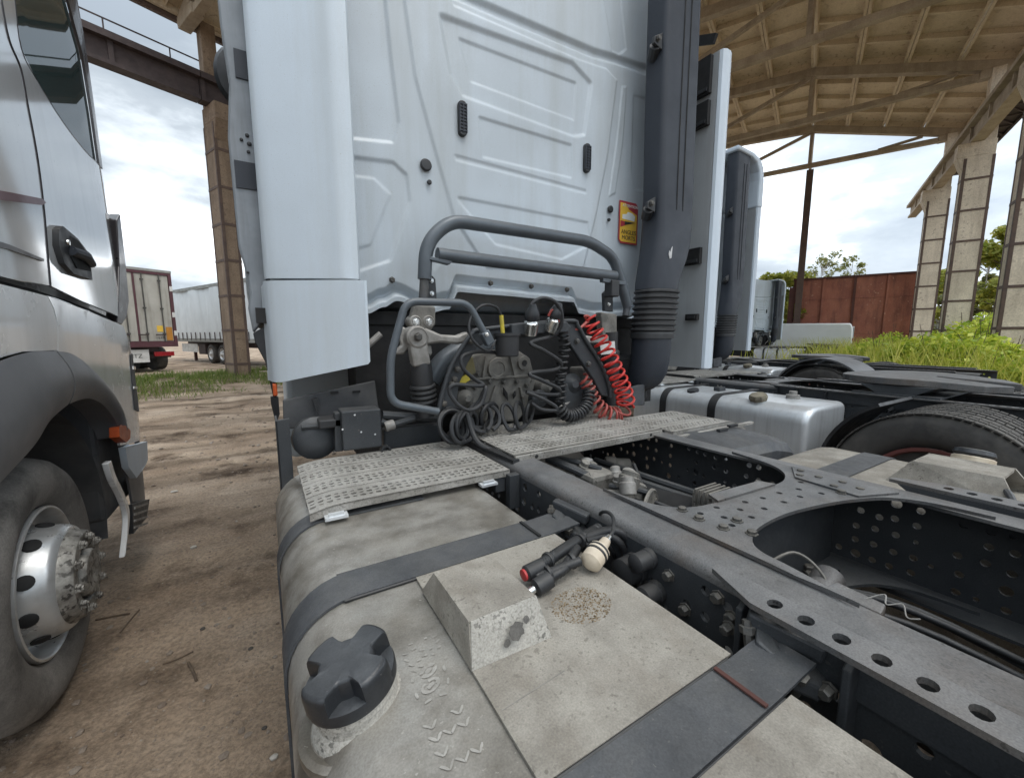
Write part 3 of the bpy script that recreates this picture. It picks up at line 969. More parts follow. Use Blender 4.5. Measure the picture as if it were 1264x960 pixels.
# small white building far behind the columns
F = frame_at((37.6, 7.2, 0), (.386, -.923))
hb = thing('white_building', 'small white building with dark windows beyond the right columns', 'building', F(2, 3, 0))
obj('wall', fbox(MB(), F, (-3, 0, -.3), (5, 6, 2.3)), MAT['van_white'], hb, smooth=0)
obj('roof', fbox(MB(), F, (-3.3, -.3, 2.3), (5.3, 6.3, 2.45)), MAT['roof_edge'], hb, smooth=0)
for x in (-1.8, .3, 2.6):
    w_ = obj('window', fbox(MB(), F, (x, -.03, .7), (x + 1.1, .01, 1.9)), MAT['flap_white'], hb, smooth=0)
    obj('pane', fbox(MB(), F, (x + .08, -.034, .78), (x + 1.02, -.02, 1.82)), MAT['glass_dark'], w_, smooth=0)

# ---------------------------------------------------------------- vegetation
def leaves(n, sampler, size, seed, elong=1.6):
    """n leaf quads at the sampled points; returns verts, faces, tones."""
    r = np.random.default_rng(seed)
    P = sampler(r, n)
    n = len(P)
    d = r.normal(size=(n, 3)); d[:, 2] = d[:, 2] * .6 + .15
    d /= np.linalg.norm(d, axis=1)[:, None]
    e = r.normal(size=(n, 3)); e -= (e * d).sum(1)[:, None] * d
    e /= np.linalg.norm(e, axis=1)[:, None]
    s = size * (.6 + .8 * r.random(n))[:, None]
    a, b = d * s * elong * .5, e * s * .5
    V = np.stack([P - a, P + b * .9 - a * .1, P + a, P - b * .9 - a * .1], 1).reshape(-1, 3)
    return V, r.random(n)
def leaf_obj(name, V, tone, mat, parent):
    n = len(V) // 4
    me = bpy.data.meshes.new(name)
    me.vertices.add(len(V)); me.vertices.foreach_set('co', V.astype(np.float32).ravel())
    me.loops.add(n * 4); me.loops.foreach_set('vertex_index', np.arange(n * 4, dtype=np.int32))
    me.polygons.add(n); me.polygons.foreach_set('loop_start', np.arange(0, n * 4, 4, dtype=np.int32))
    me.update(calc_edges=True)
    at_ = me.attributes.new('tone', 'FLOAT', 'FACE')
    at_.data.foreach_set('value', tone.astype(np.float32))
    me.materials.append(MAT[mat])
    return obj(name, me, None, parent)
def clumps(cs, spread):
    cs = np.array(cs)
    def f(r, n):
        w = cs[:, 3] ** 2
        k = r.choice(len(cs), n, p=w / w.sum())
        q = r.normal(size=(n, 3)); q /= np.linalg.norm(q, axis=1)[:, None]
        q *= (r.random(n) ** .45)[:, None]
        P = cs[k, :3] + q * cs[k, 3][:, None] * np.array([1, 1, .8]) * spread
        return P[P[:, 2] > -.1]
    return f
def bush(x, y, r, h, seed, label, n=5200, mat='leaf_bush', size=.085, group='bushes along the edge of the shed'):
    q = np.random.default_rng(seed)
    t = thing('bush', label, 'bush', (x, y, 0), group)
    cs = []
    for i in range(16):
        a, rr = q.random() * 6.28, r * q.random() ** .6
        zz = h * (.18 + .75 * q.random() * (1 - .5 * rr / r))
        cs.append((x + rr * math.cos(a), y + rr * math.sin(a), zz, .22 * h + .16 * r * q.random()))
    V, tone = leaves(n, clumps(cs, 1.0), size, seed)
    leaf_obj('foliage', V, tone, mat, t)
    st = MB()
    for c in cs:
        st.tube(spl([(x + q.normal() * .12, y + q.normal() * .12, -.05), ((x + c[0]) / 2, (y + c[1]) / 2, c[2] * .55), c[:3]], 4), .012, 5)
    for i in range(14):
        c = cs[q.integers(len(cs))]
        st.tube([c[:3], (c[0] + q.normal() * .15, c[1] + q.normal() * .15, c[2] + c[3] * 1.3)], .005, 4)
    obj('stems', st, MAT['bark'], t)
def tree(x, y, H, r, seed, label, mat, bark='bark', n=6000, size=.16, base=.25, group=None):
    q = np.random.default_rng(seed)
    t = thing('tree', label, 'tree', (x, y, 0), group)
    tr = MB()
    top = (x + q.normal() * .2, y + q.normal() * .2, H * .92)
    P = spl([(x, y, -.2), (x + q.normal() * .08, y + q.normal() * .08, H * .4), top], 8)
    tr.tube(P, .1, 8, rs=[max(.012, H * .014 * (1 - .9 * i / (len(P) - 1))) for i in range(len(P))])
    cs = []
    for i in range(26):
        f = base + (1 - base) * q.random()
        p0 = Vector((x, y, H * f * .85)).lerp(Vector(top), f * .3)
        a = q.random() * 6.28
        rr = r * (1.05 - .75 * abs(f - .5)) * (.4 + .6 * q.random())
        p1 = (x + rr * math.cos(a), y + rr * math.sin(a), min(H, H * f + rr * .35))
        tr.tube(spl([p0, ((p0.x + p1[0]) / 2, (p0.y + p1[1]) / 2, (p0.z + p1[2]) / 2 - .1), p1], 4), .02, 5)
        cs.append((*p1, r * (.22 + .2 * q.random())))
    obj('trunk', tr, MAT[bark], t)
    V, tone = leaves(n, clumps(cs, 1.0), size, seed)
    leaf_obj('crown', V, tone, mat, t)

B = [((12.7, 1.75), 1.35, 1.75, 'leafy bright green bush at the right edge of the photo, behind the nearest wheel'),
     ((13.3, 2.6), 1.3, 1.55, 'bright green bush just left of the bush at the right edge'),
     ((14.2, 3.2), 1.4, 1.50, 'green bush in front of the middle banded column'),
     ((15.1, 4.0), 1.4, 1.35, 'yellowish green bush in front of the farthest banded column'),
     ((15.6, 4.9), 1.3, 1.15, 'low green bush below the right end of the rusty wall'),
     ((20.6, 6.7), 1.1, 1.0, 'small low bush right beside the white van'),
     ((21.5, 6.4), 1.5, 1.7, 'taller weedy bush against the rusty wall'),
     ((20.9, 3.9), 1.4, 1.9, 'bush between the middle and the nearest banded column'),
     ((19.6, 2.5), 1.4, 2.5, 'tall green bush covering the foot of the nearest column')]
for i, ((x, y), r, h, lb) in enumerate(B):
    bush(x, y, r, h, 40 + i, lb)
T = [((30.5, 4.9), 6.4, 1.5, 'leaf_tree', 'bark', 'yellow-green tree between the middle and the nearest column'),
     ((33.5, 5.9), 5.6, 1.4, 'leaf_birch', 'birch_bark', 'thin pale birch right of the middle column'),
     ((37.0, 8.0), 5.2, 1.6, 'leaf_tree', 'bark', 'green tree seen through the gap between the two farther columns'),
     ((40.0, 5.7), 7.4, 1.8, 'leaf_tree', 'bark', 'tall yellowish tree behind the white building'),
     ((26.4, 12.5), 4.6, 1.5, 'leaf_tree', 'bark', 'leafy yellow-green tree left of the rusty wall'),
     ((41.6, 16.9), 8.2, 1.2, 'leaf_birch', 'birch_bark', 'left one of two thin treetops showing above the rusty wall'),
     ((44.1, 15.7), 8.0, 1.1, 'leaf_birch', 'birch_bark', 'right one of two thin treetops showing above the rusty wall')]
for i, ((x, y), H, r, m, bk, lb) in enumerate(T):
    tree(x, y, H, r, 70 + i, lb, m, bk, n=900 if 'top' in lb else 6500, size=.15, base=.12 if i < 5 else .3)

def grass():
    r = np.random.default_rng(3)
    n = 34000
    h = r.random(n) * 13 - 1.5
    l = 14.4 + r.normal(size=n) * .75
    l[: n // 5] = 13.0 + r.normal(size=n // 5) * .5
    P = np.stack([HX * h - HY * l, HY * h + HX * l, np.zeros(n)], 1)
    keep = np.array([noise.noise((p[0] * .8, p[1] * .8, 2)) > -.22 for p in P])
    P = P[keep]; n = len(P)
    P[:, 2] = [ground_z(a, b) - .02 for a, b, _ in P]
    d = r.normal(size=(n, 3)) * .35; d[:, 2] = 1
    hh = (.05 + .17 * r.random(n) ** 2)[:, None]
    e = r.normal(size=(n, 3)); e[:, 2] = 0; e /= np.linalg.norm(e, axis=1)[:, None]
    w = .009
    V = np.stack([P - e * w, P + e * w, P + d * hh + e * w * .2, P + d * hh - e * w * .2], 1).reshape(-1, 3)
    o = leaf_obj('grass', V, r.random(n), 'leaf_grass', None)
    tag(o, 'rough green grass on the bank round the foot of the left column', 'grass'); o['kind'] = 'stuff'
grass()

def tall_weeds():
    r = np.random.default_rng(8)
    n = 15000
    ce = np.array([b[0] for b in B])
    k = r.integers(len(ce), size=n)
    P = np.zeros((n, 3))
    P[:, :2] = ce[k] + r.normal(size=(n, 2)) * np.array([1.5, 1.1])
    P[:, 2] = -.02
    d = r.normal(size=(n, 3)) * .22; d[:, 2] = 1
    hh = (.5 + 1.05 * r.random(n) ** 1.6)[:, None]
    e = r.normal(size=(n, 3)); e[:, 2] = 0; e /= np.linalg.norm(e, axis=1)[:, None]
    w = (.006 + .010 * r.random(n))[:, None]
    mid = P + d * hh * .55
    tip = P + d * hh + np.stack([d[:, 0], d[:, 1], -.3 * np.ones(n)], 1) * hh * .25
    V = np.concatenate([np.stack([P - e * w, P + e * w, mid + e * w, mid - e * w], 1).reshape(-1, 3), np.stack([mid - e * w, mid + e * w, tip + e * w * .1, tip - e * w * .1], 1).reshape(-1, 3)])
    o = leaf_obj('tall_weeds', V, np.concatenate([r.random(n), r.random(n)]), 'leaf_weed', None)
    tag(o, 'tall yellow-green grass and weeds growing among the bushes on the right', 'weeds'); o['kind'] = 'stuff'
leaf_mat('leaf_weed', (.30, .36, .04), (.66, .62, .14))
tall_weeds()

# ================================================================ the truck in front: white tractor unit seen from behind
TX = 1.20                                   # its centre line
truck = thing('tractor_truck', 'white tractor truck seen from behind with dusty fuel tank, red and black coiled hoses', 'truck', (TX, 1.0, 0))
CY = 1.90                                   # rear wall of the cab

def sd_poly(px, pz, poly):
    """Signed distance (negative inside) of grids px, pz to a polygon."""
    P = np.array(poly)
    d = np.full(px.shape, 1e9); s = np.ones(px.shape)
    n = len(P)
    for i in range(n):
        a, b = P[i], P[i - 1]
        ex, ez = b - a
        wx, wz = px - a[0], pz - a[1]
        t = np.clip((wx * ex + wz * ez) / (ex * ex + ez * ez), 0, 1)
        d = np.minimum(d, (wx - ex * t) ** 2 + (wz - ez * t) ** 2)
        c1, c2, c3 = pz >= a[1], pz < b[1], ex * wz > ez * wx
        s = np.where((c1 & c2 & c3) | (~c1 & ~c2 & ~c3), -s, s)
    return s * np.sqrt(d)
def step_in(sd, w=.010, r=.0):
    t = np.clip((-(sd - r)) / w * .5 + .5, 0, 1)
    return t * t * (3 - 2 * t)
def shrink(poly, k):
    P = np.array(poly); c = P.mean(0)
    out = []
    for p in P:
        v = p - c
        out.append(tuple(c + v * (1 - k / np.linalg.norm(v))))
    return out

U1 = [(0.787, 2.859), (1.534, 2.902), (1.658, 2.845), (1.618, 2.581), (1.554, 2.558), (0.885, 2.578), (0.833, 2.646)]
U1i = [(0.877, 2.807), (1.565, 2.822), (1.552, 2.641), (0.933, 2.652)]
U2 = [(0.969, 2.486), (1.527, 2.488), (1.530, 2.332), (0.989, 2.324)]
U3 = [(0.855, 2.097), (1.663, 2.093), (1.691, 1.991), (1.476, 1.887), (1.055, 1.920)]
CP = [(0.598, 2.989), (0.651, 2.582), (0.726, 2.328), (0.824, 2.014), (0.997, 1.794), (1.634, 1.809), (1.736, 2.171), (1.814, 2.512), (1.868, 2.923), (1.783, 2.958), (1.590, 2.943), (0.843, 2.933), (0.768, 3.027)]
RD = [(0.834, 2.291), (1.645, 2.274), (1.646, 2.261), (0.842, 2.275)]
L1 = [(0.298, 2.837), (0.520, 2.897), (0.539, 2.627), (0.564, 2.377), (0.537, 2.298), (0.266, 2.263)]
L2 = [(0.261, 2.173), (0.540, 2.196), (0.592, 2.159), (0.603, 2.053), (0.506, 1.792), (0.233, 1.681)]
L3 = [(0.257, 2.104), (0.456, 2.116), (0.517, 2.067), (0.424, 1.850), (0.239, 1.780)]
R1 = [(1.916, 2.902), (1.949, 2.911), (1.931, 2.583), (1.883, 2.305), (1.837, 2.279), (1.889, 2.618)]
R2 = [(2.026, 2.879), (2.253, 2.895), (2.250, 2.378), (2.062, 2.365), (2.028, 2.463)]
GUT = [(0.251, 3.004), (0.989, 3.004), (1.700, 3.028), (1.856, 3.048), (2.975, 3.152), (2.980, 3.111), (1.857, 3.019), (1.659, 2.994), (0.988, 2.976), (0.250, 2.976)]
TOPX = [(1.715, 3.449), (1.850, 3.463), (1.932, 3.116), (1.881, 3.074), (1.835, 3.076)]
LOW = [(0.690, 1.611), (0.718, 1.752), (0.757, 1.804), (1.776, 1.786), (1.861, 1.693), (1.833, 1.543)]

def wall_bottom(x):
    k = [(-.06, 1.60), (.40, 1.545), (.47, 1.575), (.53, 1.605), (.68, 1.555), (.78, 1.575), (.83, 1.66), (1.00, 1.655), (1.55, 1.640), (1.60, 1.575), (1.72, 1.560), (2.05, 1.575), (2.46, 1.62)]
    for (a, za), (b, zb) in zip(k, k[1:]):
        if x <= b:
            t = (x - a) / (b - a); t = t * t * (3 - 2 * t)
            return za + (zb - za) * t
    return k[-1][1]
def cab_wall():
    nx, nz = 440, 390
    x0, x1, zt = .04, 2.44, 3.72
    X = np.linspace(x0, x1, nx)
    zb = np.array([wall_bottom(x) for x in X])
    v = np.linspace(0, 1, nz)
    PX = np.repeat(X[None, :], nz, 0)
    PZ = zb[None, :] + (zt - zb[None, :]) * v[:, None]
    D = np.zeros_like(PX)                                       # + = towards us
    D += 0.0081 * step_in(sd_poly(PX, PZ, CP), 0.0087)
    D -= 0.0126 * step_in(sd_poly(PX, PZ, U1), 0.0124, .012)
    D -= 0.0069 * step_in(sd_poly(PX, PZ, U1i), 0.0087, .006)
    D -= 0.0069 * step_in(sd_poly(PX, PZ, U2), 0.0087, .008)
    D -= 0.0058 * step_in(sd_poly(PX, PZ, U3), 0.0087, .010)
    D -= 0.0046 * step_in(sd_poly(PX, PZ, RD), 0.0074, .003)
    D -= 0.0092 * step_in(sd_poly(PX, PZ, L1), 0.0099, .010)
    D -= 0.0081 * step_in(sd_poly(PX, PZ, L2), 0.0099, .010)
    D += 0.0046 * step_in(sd_poly(PX, PZ, L3), 0.0087, .008)
    D += 0.0046 * step_in(sd_poly(PX, PZ, R1), 0.0050, .002)
    D -= 0.0034 * step_in(sd_poly(PX, PZ, R2), 0.0074, .010)
    D -= 0.0173 * step_in(sd_poly(PX, PZ, GUT), 0.0136, .004)
    D -= 0.0046 * step_in(sd_poly(PX, PZ, TOPX), 0.0074, .006)
    D += 0.0092 * step_in(sd_poly(PX, PZ, LOW), 0.0186, .010)
    # tuck under, then a turned-out lip along the bottom edge
    e = PZ - zb[None, :]
    inner = ((X > .80) & (X < 1.58))[None, :]
    D -= np.where(e < .085, .035 * np.clip((.085 - e) / .03, 0, 1), 0)
    D += np.where(e < .045, .055 * np.clip((.045 - e) / .02, 0, 1), 0)
    # rounded corners to the sides
    ed = np.minimum(PX - x0, x1 - PX)
    D -= .07 * np.clip(1 - ed / .09, 0, 1) ** 2
    D += .002 * np.sin(PX * 3.1 + 1) * np.sin(PZ * 2.3)         # slight waviness of the pressed sheet
    mb = MB()
    mb.v = np.stack([PX, CY - D, PZ], -1).reshape(-1, 3).tolist()
    mb.f = [(j * nx + i, j * nx + i + 1, (j + 1) * nx + i + 1, (j + 1) * nx + i) for j in range(nz - 1) for i in range(nx - 1)]
    return mb
cab = obj('cab_rear_wall', cab_wall(), MAT['cab_white'], truck, smooth=180, recalc=False)
def on_wall(px, out=.0):
    return Vector((px[0], CY - out, px[1]))
# cab shell ahead of the wall
shell = MB()
prof = [(2.15, 1.60), (2.15, 3.70), (2.3, 3.78), (3.3, 3.75), (3.95, 3.35), (4.18, 2.1), (4.19, 1.5), (2.6, 1.5)]
shell.prism([(-.05, y, z) for y, z in prof], (2.50, 0, 0))
obj('cab_front', MB().prism([(.12, y, z) for y, z in ((3.5, .5), (3.5, 1.5), (4.17, 1.5), (4.18, .8), (4.1, .5))], (2.16, 0, 0)), MAT['cab_white'], truck, bevel=.04)
obj('cab_side_web', MB().box((2.30, 1.93, 1.62), (2.44, 2.16, 3.7)), MAT['cab_white'], truck, smooth=0)
obj('cab_shell', shell, MAT['cab_white'], truck, bevel=.05)
for x, s in ((-.0555, -1), (2.4555, 1)):
    q = MB().prism([(x, 2.75, 2.25), (x, 3.75, 2.25), (x, 3.6, 3.0), (x, 2.75, 3.05)], (s * .008, 0, 0))
    obj('side_window', q, MAT['glass_dark'], truck, smooth=0)
obj('engine_block', MB().box((.55, 2.0, .55), (1.85, 3.4, 1.42)), MAT['cavity_black'], truck, smooth=0)  # coloured near-black so the open cavity behind the cab reads as deep shade
obj('cab_floor', MB().box((-.02, 1.94, 1.50), (2.42, 3.5, 1.56)), MAT['cavity_black'], truck, smooth=0)
# vents, plugs, bolts
for (px, w, h) in (((0.870, 2.457), .042, .100), ((1.640, 2.444), .042, .100)):
    c = on_wall(px, .0)
    m = MB()
    ring = [(c.x + (w * .5 - .018) * sx + .018 * math.cos(a), c.y, c.z + (h - .018 * 1) * .72 * sz + .018 * math.sin(a))
            for sx, sz, a0 in ((1, 1, 0), (-1, 1, 90), (-1, -1, 180), (1, -1, 270)) for a in [R_(a0 + q) for q in (0, 30, 60, 90)]]
    m.prism(ring, (0, -.028, 0))
    vt = obj('vent', m, MAT['black_plastic'], cab, bevel=.004)
    g = MB()
    for k in range(9):
        z = c.z - .058 + k * .0145
        g.box((c.x - w * .42, c.y - .032, z), (c.x + w * .42, c.y - .0275, z + .006))
    for k in range(3):
        x = c.x - w * .42 + k * w * .42
        g.box((x - .002, c.y - .0335, c.z - .062), (x + .002, c.y - .027, c.z + .064))
    obj('grille', g, MAT['duct_plastic'], cab, smooth=0)
for px, r in (((0.688, 2.219), .027), ((0.702, 2.147), .011), ((1.840, 2.201), .021), ((1.829, 2.138), .010)):
    obj('rubber_plug', MB().lathe(on_wall(px, .008), (0, -1, 0), [(r, 0), (r, .006), (r * .8, .011), (r * .3, .012)], 20), MAT['black_plastic'], cab)
for px in ((0.513, 1.697), (1.015, 1.714), (1.266, 1.713), (1.514, 1.709)):
    obj('bolt', MB().bolt(on_wall(px, .012), (0, -1, 0), .011, .014), MAT['bolt_steel'], cab)
# warning sticker
A, B_ = Vector((1.919, 1.900, 2.255)), Vector((2.074, 1.900, 2.028))
cx_, cz_ = (A.x + B_.x) / 2, (A.z + B_.z) / 2
w, h = .082, .125
st = None
def stp(name, pts, off, mat):
    return obj(name, MB().prism([(cx_ + a, CY - off, cz_ + b) for a, b in pts], (0, -.0012, 0)), MAT[mat], st or truck, smooth=0)
st = stp('warning_sticker', [(-w, -h + .02), (-w + .02, -h), (w, -h), (w, h - .02), (w - .02, h), (-w, h)],   .009, 'sticker_red')
st['label'] = 'red and yellow blind spot warning sticker'
stp('yellow_field', [(-w + .010, -h + .022), (-w + .022, -h + .010), (w - .010, -h + .010), (w - .010, h - .07), (.0, h - .045), (-.03, h - .012), (-w + .010, h - .012)], .0103, 'sticker_yellow')
stp('lorry_picture', [(-.055, .02), (.05, .015), (.055, .045), (.03, .06), (-.01, .065), (-.02, .05), (-.055, .045)], .0116, 'sticker_white')
stp('red_wedge', [(-.07, .008), (.02, .002), (-.07, -.032)], .0116, 'sticker_red')
stp('dark_wedge', [(-.035, .006), (.055, .006), (-.035, -.016)], .0128, 'sticker_black')
text_mesh('ATTENTION', .024, MAT['sticker_white'], (cx_ + .012, CY - .0122, cz_ + .092), (1, 0, 0), (0, 0, 1), st)
text_mesh('ANGLES', .036, MAT['sticker_black'], (cx_ + .003, CY - .0122, cz_ - .068), (1, 0, 0), (0, 0, 1), st)
text_mesh('MORTS', .036, MAT['sticker_black'], (cx_ + .003, CY - .0122, cz_ - .102), (1, 0, 0), (0, 0, 1), st)

# ---------------------------------------------------------------- left fairing, folded inwards, and the cab corner behind it
def vplane(pts, z0, z1, mat, name, th, zb=None):
    """Upright panel over a plan polyline; zb gives another bottom height per point."""
    m = MB()
    n = len(pts)
    nz = 8
    vs, fs = [], []
    for k in range(nz + 1):
        for i, (x, y) in enumerate(pts):
            b = zb[i] if zb else z0
            vs.append((x, y, b + (z1 - b) * k / nz))
    for k in range(nz):
        for i in range(n - 1):
            fs.append((k * n + i, k * n + i + 1, (k + 1) * n + i + 1, (k + 1) * n + i))
    m.add(vs, fs)
    return obj(name, m, mat, truck, smooth=50, solid=th)
plan = [(.022, 1.93), (.026, 1.912)] + [(.03 + .855 * t, 1.90 - .518 * t) for t in np.linspace(.01, .27, 8)] + [(.272, 1.751), (.290, 1.743), (.318, 1.742), (.340, 1.744), (.346, 1.752), (.347, 1.77)]
fa = vplane(plan, 1.672, 3.72, MAT['fairing_white'], 'side_fairing', .006)
plan2 = [(.016, 1.96), (.022, 1.925), (.034, 1.905)] + [(.034 + .855 * t, 1.900 - .518 * t - .006 * math.sin(math.pi * t / .39)) for t in np.linspace(.02, .375, 9)] + [(.362, 1.708)]
zb = [1.262] * 3 + [1.262 + (1.335 - 1.262) * k / 8 for k in range(9)] + [1.345]
vplane(plan2, 1.26, 1.664, MAT['fairing_white'], 'lower_fairing', .007, zb)
corner = MB()
cpoly = [(-.055, 3.72), (-.062, 2.95), (-.058, 2.6), (-.045, 2.40), (-.064, 2.20), (-.060, 1.80), (-.040, 1.69), (-.035, 1.62), (-.045, 1.56), (-.035, 1.46), (.02, 1.53), (.03, 1.60), (.03, 3.72)]
corner.prism([(x, 1.985, z) for x, z in cpoly], (0, .16, 0))
co = obj('cab_corner_post', corner, MAT['door_shut'], truck, bevel=.008)
for x, z, r in ((.0, 2.22, .007), (-.02, 2.20, .006), (.005, 2.19, .008), (.0, 2.16, .006), (-.035, 1.70, .005)):
    obj('hole_plug', MB().lathe((x, 1.984, z), (0, -1, 0), [(r, 0), (r, .004), (r * .6, .006)], 12), MAT['black_plastic'], co)
obj('dark_patch', MB().box((-.050, 1.978, 2.02), (.02, 1.984, 2.12)), MAT['duct_plastic'], co, smooth=0)
obj('dark_patch', MB().box((-.022, 1.978, 2.42), (.02, 1.984, 2.52)), MAT['duct_plastic'], co, smooth=0)
flap = MB().prism([(x, 1.97, z) for x, z in ((-.035, 1.46), (.028, 1.50), (.032, 1.16), (.022, 1.16), (.0, 1.34), (-.03, 1.42))], (0, .14, 0))
obj('wheel_arch_edge', flap, MAT['black_plastic'], truck, bevel=.004)
obj('corner_trim', MB().prism([(.018, 1.945, 1.645), (.026, 1.912, 1.655), (.036, 1.908, 1.265), (.016, 1.955, 1.265)], (-.012, .02, 0)), MAT['fairing_white'], truck, smooth=0)
obj('side_marker', MB().box((.018, 1.905, 1.205), (.034, 1.955, 1.255)), MAT['orange_lens'], truck, smooth=0, bevel=.004)
obj('mud_flap', MB().prism([(.008, 1.93, 1.20), (.036, 1.90, 1.20), (.036, 1.90, 1.13), (.02, 1.915, 1.085), (.008, 1.93, 1.17)], (.0, .03, 0)), MAT['black_plastic'], truck, smooth=0)
# mirror of the same cab, seen past its corner
mir = MB().lathe((-0.032, 3.200, 3.015), (.15, -1, 0), [(.05, -.06), (.10, -.04), (.115, 0), (.10, .03), (.05, .045)], 16)
mz = (-0.032, 3.200, 3.015)[2]
mir.v = [(x, y, mz + (z - mz) * 1.5) for x, y, z in mir.v]
obj('mirror', mir, MAT['black_plastic'], truck)
obj('mirror_arm', MB().tube([(-0.005, 3.200, 2.922), (-.05, 3.3, 3.30)], .02, 8).tube([(-0.039, 3.200, 2.694), (-.05, 3.3, 2.95)], .018, 8), MAT['black_plastic'], truck)

# ---------------------------------------------------------------- right fairing
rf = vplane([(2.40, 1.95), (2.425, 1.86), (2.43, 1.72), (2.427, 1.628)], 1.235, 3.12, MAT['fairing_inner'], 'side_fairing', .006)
re_ = vplane([(2.428, 1.624), (2.433, 1.606), (2.452, 1.597), (2.49, 1.598), (2.515, 1.608), (2.53, 1.63), (2.53, 1.95)], 1.235, 3.12, MAT['fairing_white'], 'fairing_edge', .006)
for (y0, y1, z0, z1) in ((1.66, 1.78, 1.90, 2.00), (1.655, 1.74, 1.545, 1.585), (1.66, 1.80, 2.72, 2.86), (1.66, 1.80, 2.90, 3.11)):
    b = obj('bracket_slot', MB().box((2.395, y0, z0), (2.421, y1, z1)), MAT['cavity_black'], rf, smooth=0)
    obj('bracket_slot', MB().box((2.385, y0 + .012, z0 + .01), (2.3945, y1 - .02, z0 + .03)), MAT['black_plastic'], rf, smooth=0)
obj('bracket_slot', MB().beam((2.40, 1.64, 3.18), (2.42, 1.80, 3.26), .02, .05), MAT['cavity_black'], rf, smooth=0)

# ---------------------------------------------------------------- intake duct
def rrect(cx, cy, z, hw, hd, r, n=5, tilt=0.0):
    out = []
    r = min(r, hw * .98, hd * .98)
    for sx, sy, a0 in ((1, 1, 0), (-1, 1, 90), (-1, -1, 180), (1, -1, 270)):
        for k in range(n + 1):
            a = R_(a0 + 90 * k / n)
            out.append((cx + sx * (hw - r) + r * math.cos(a), cy + sy * (hd - r) + r * math.sin(a), z + tilt * sx * 0))
    return out
DUCT = [(3.72, 2.09, 1.70, .148, .075, .03), (3.2, 2.10, 1.70, .148, .075, .03), (2.6, 2.112, 1.70, .150, .075, .03), (2.25, 2.122, 1.70, .152, .075, .035), (2.08, 2.122, 1.70, .152, .08, .04),
        (1.98, 2.108, 1.695, .150, .085, .05), (1.90, 2.085, 1.69, .144, .09, .06), (1.82, 2.06, 1.69, .138, .095, .08), (1.76, 2.045, 1.69, .134, .10, .09), (1.715, 2.038, 1.69, .133, .10, .095)]
dk = MB().loft([rrect(x, y, z, a, b, r) for z, x, y, a, b, r in DUCT])
du = obj('intake_duct', dk, MAT['duct_plastic'], truck, smooth=45)
for x in (2.095, 2.150):
    obj('duct_rib', MB().tube([(x, 1.6245, 3.6), (x + .004, 1.6245, 2.6), (x + .010, 1.6245, 2.17)], .0045, 6), MAT['cavity_black'], du)
for z in (2.98, 2.14):
    b = MB().prism([(1.955, 1.65, z), (1.955, 1.65, z + .085), (1.895, 1.65, z + .05), (1.89, 1.65, z + .015)], (0, .02, 0))
    b.tube([(1.92, 1.67, z + .02), (1.96, 1.72, z - .01)], .03, 10)
    br = obj('duct_bracket', b, MAT['black_plastic'], truck, bevel=.003)
    obj('bolt', MB().bolt((1.918, 1.648, z + .042), (0, -1, 0), .013, .012), MAT['bolt_steel'], br)
bl = []
for k in range(37):
    z = 1.715 - .285 * k / 36
    ph = (k % 4) / 4
    o = .012 * (1 if k % 4 in (1, 2) else 0)
    if k > 31: o = .006
    bl.append(rrect(2.040 - .025 * k / 36, 1.685, z, .128 + o, .10 + o, .096 + o, 6))
obj('bellows', MB().loft(bl), MAT['black_plastic'], truck, smooth=50)
el = []
for z, x, y, a, b in ((1.43, 2.012, 1.685, .120, .100), (1.30, 2.01, 1.688, .118, .100), (1.22, 2.008, 1.70, .115, .10), (1.16, 2.005, 1.725, .104, .095), (1.12, 2.0, 1.76, .088, .085), (1.10, 2.0, 1.80, .06, .07)):
    el.append(rrect(x, y, z, a, b, min(a, b) * .95, 6))
obj('intake_elbow', MB().loft(el), MAT['duct_plastic'], truck, smooth=60)
sc_ = [(1.975, 1.955), (1.985, 1.93), (2.0, 1.935), (2.005, 2.0), (1.995, 1.985), (1.988, 1.965), (1.98, 1.975)]
obj('paint_scuff', MB().prism([(x + .045, 1.5985, z - .045) for x, z in sc_], (0, -.003, 0)), MAT['paint_scuff'], du, smooth=0, label='white paint scuff on the black duct')

# ---------------------------------------------------------------- grab frame across the wall
HB = 1.70
hb_pts = fillet([(0.599, 1.700, 1.690), (0.605, 1.700, 1.901), (1.594, 1.700, 1.934), (1.808, 1.700, 1.615)], .13, 9)
hb_pts = fillet([(0.599, 1.700, 1.684), (0.610, 1.700, 1.833), (0.722, 1.700, 1.940), (1.513, 1.700, 1.942), (1.693, 1.700, 1.876), (1.815, 1.700, 1.615)], .07, 7)
hr = obj('grab_frame', MB().tube(hb_pts, .029, 16), MAT['tube_grey'], truck, smooth=60)
obj('cross_tube', MB().tube([(0.655, 1.690, 1.790), (1.694, 1.690, 1.774)], .0285, 16), MAT['tube_grey'], hr, smooth=60)
for a, b in (((0.599, 1.700, 1.684), (0.587, 1.700, 1.549)), ((1.814, 1.700, 1.625), (1.798, 1.700, 1.560))):
    obj('lower_stub', MB().tube([a, b], .020, 12), MAT['strap_grey'], hr, smooth=60)
pl = MB().prism([(0.619, 1.700, 1.775), (0.718, 1.700, 1.764), (0.702, 1.700, 1.749), (0.612, 1.700, 1.761)], (0, -.03, 0))
pl.prism([(1.589, 1.700, 1.755), (1.782, 1.700, 1.746), (1.763, 1.700, 1.727), (1.590, 1.700, 1.734)], (0, -.03, 0))
obj('tube_tab', pl, MAT['tube_grey'], hr, smooth=0, bevel=.003)
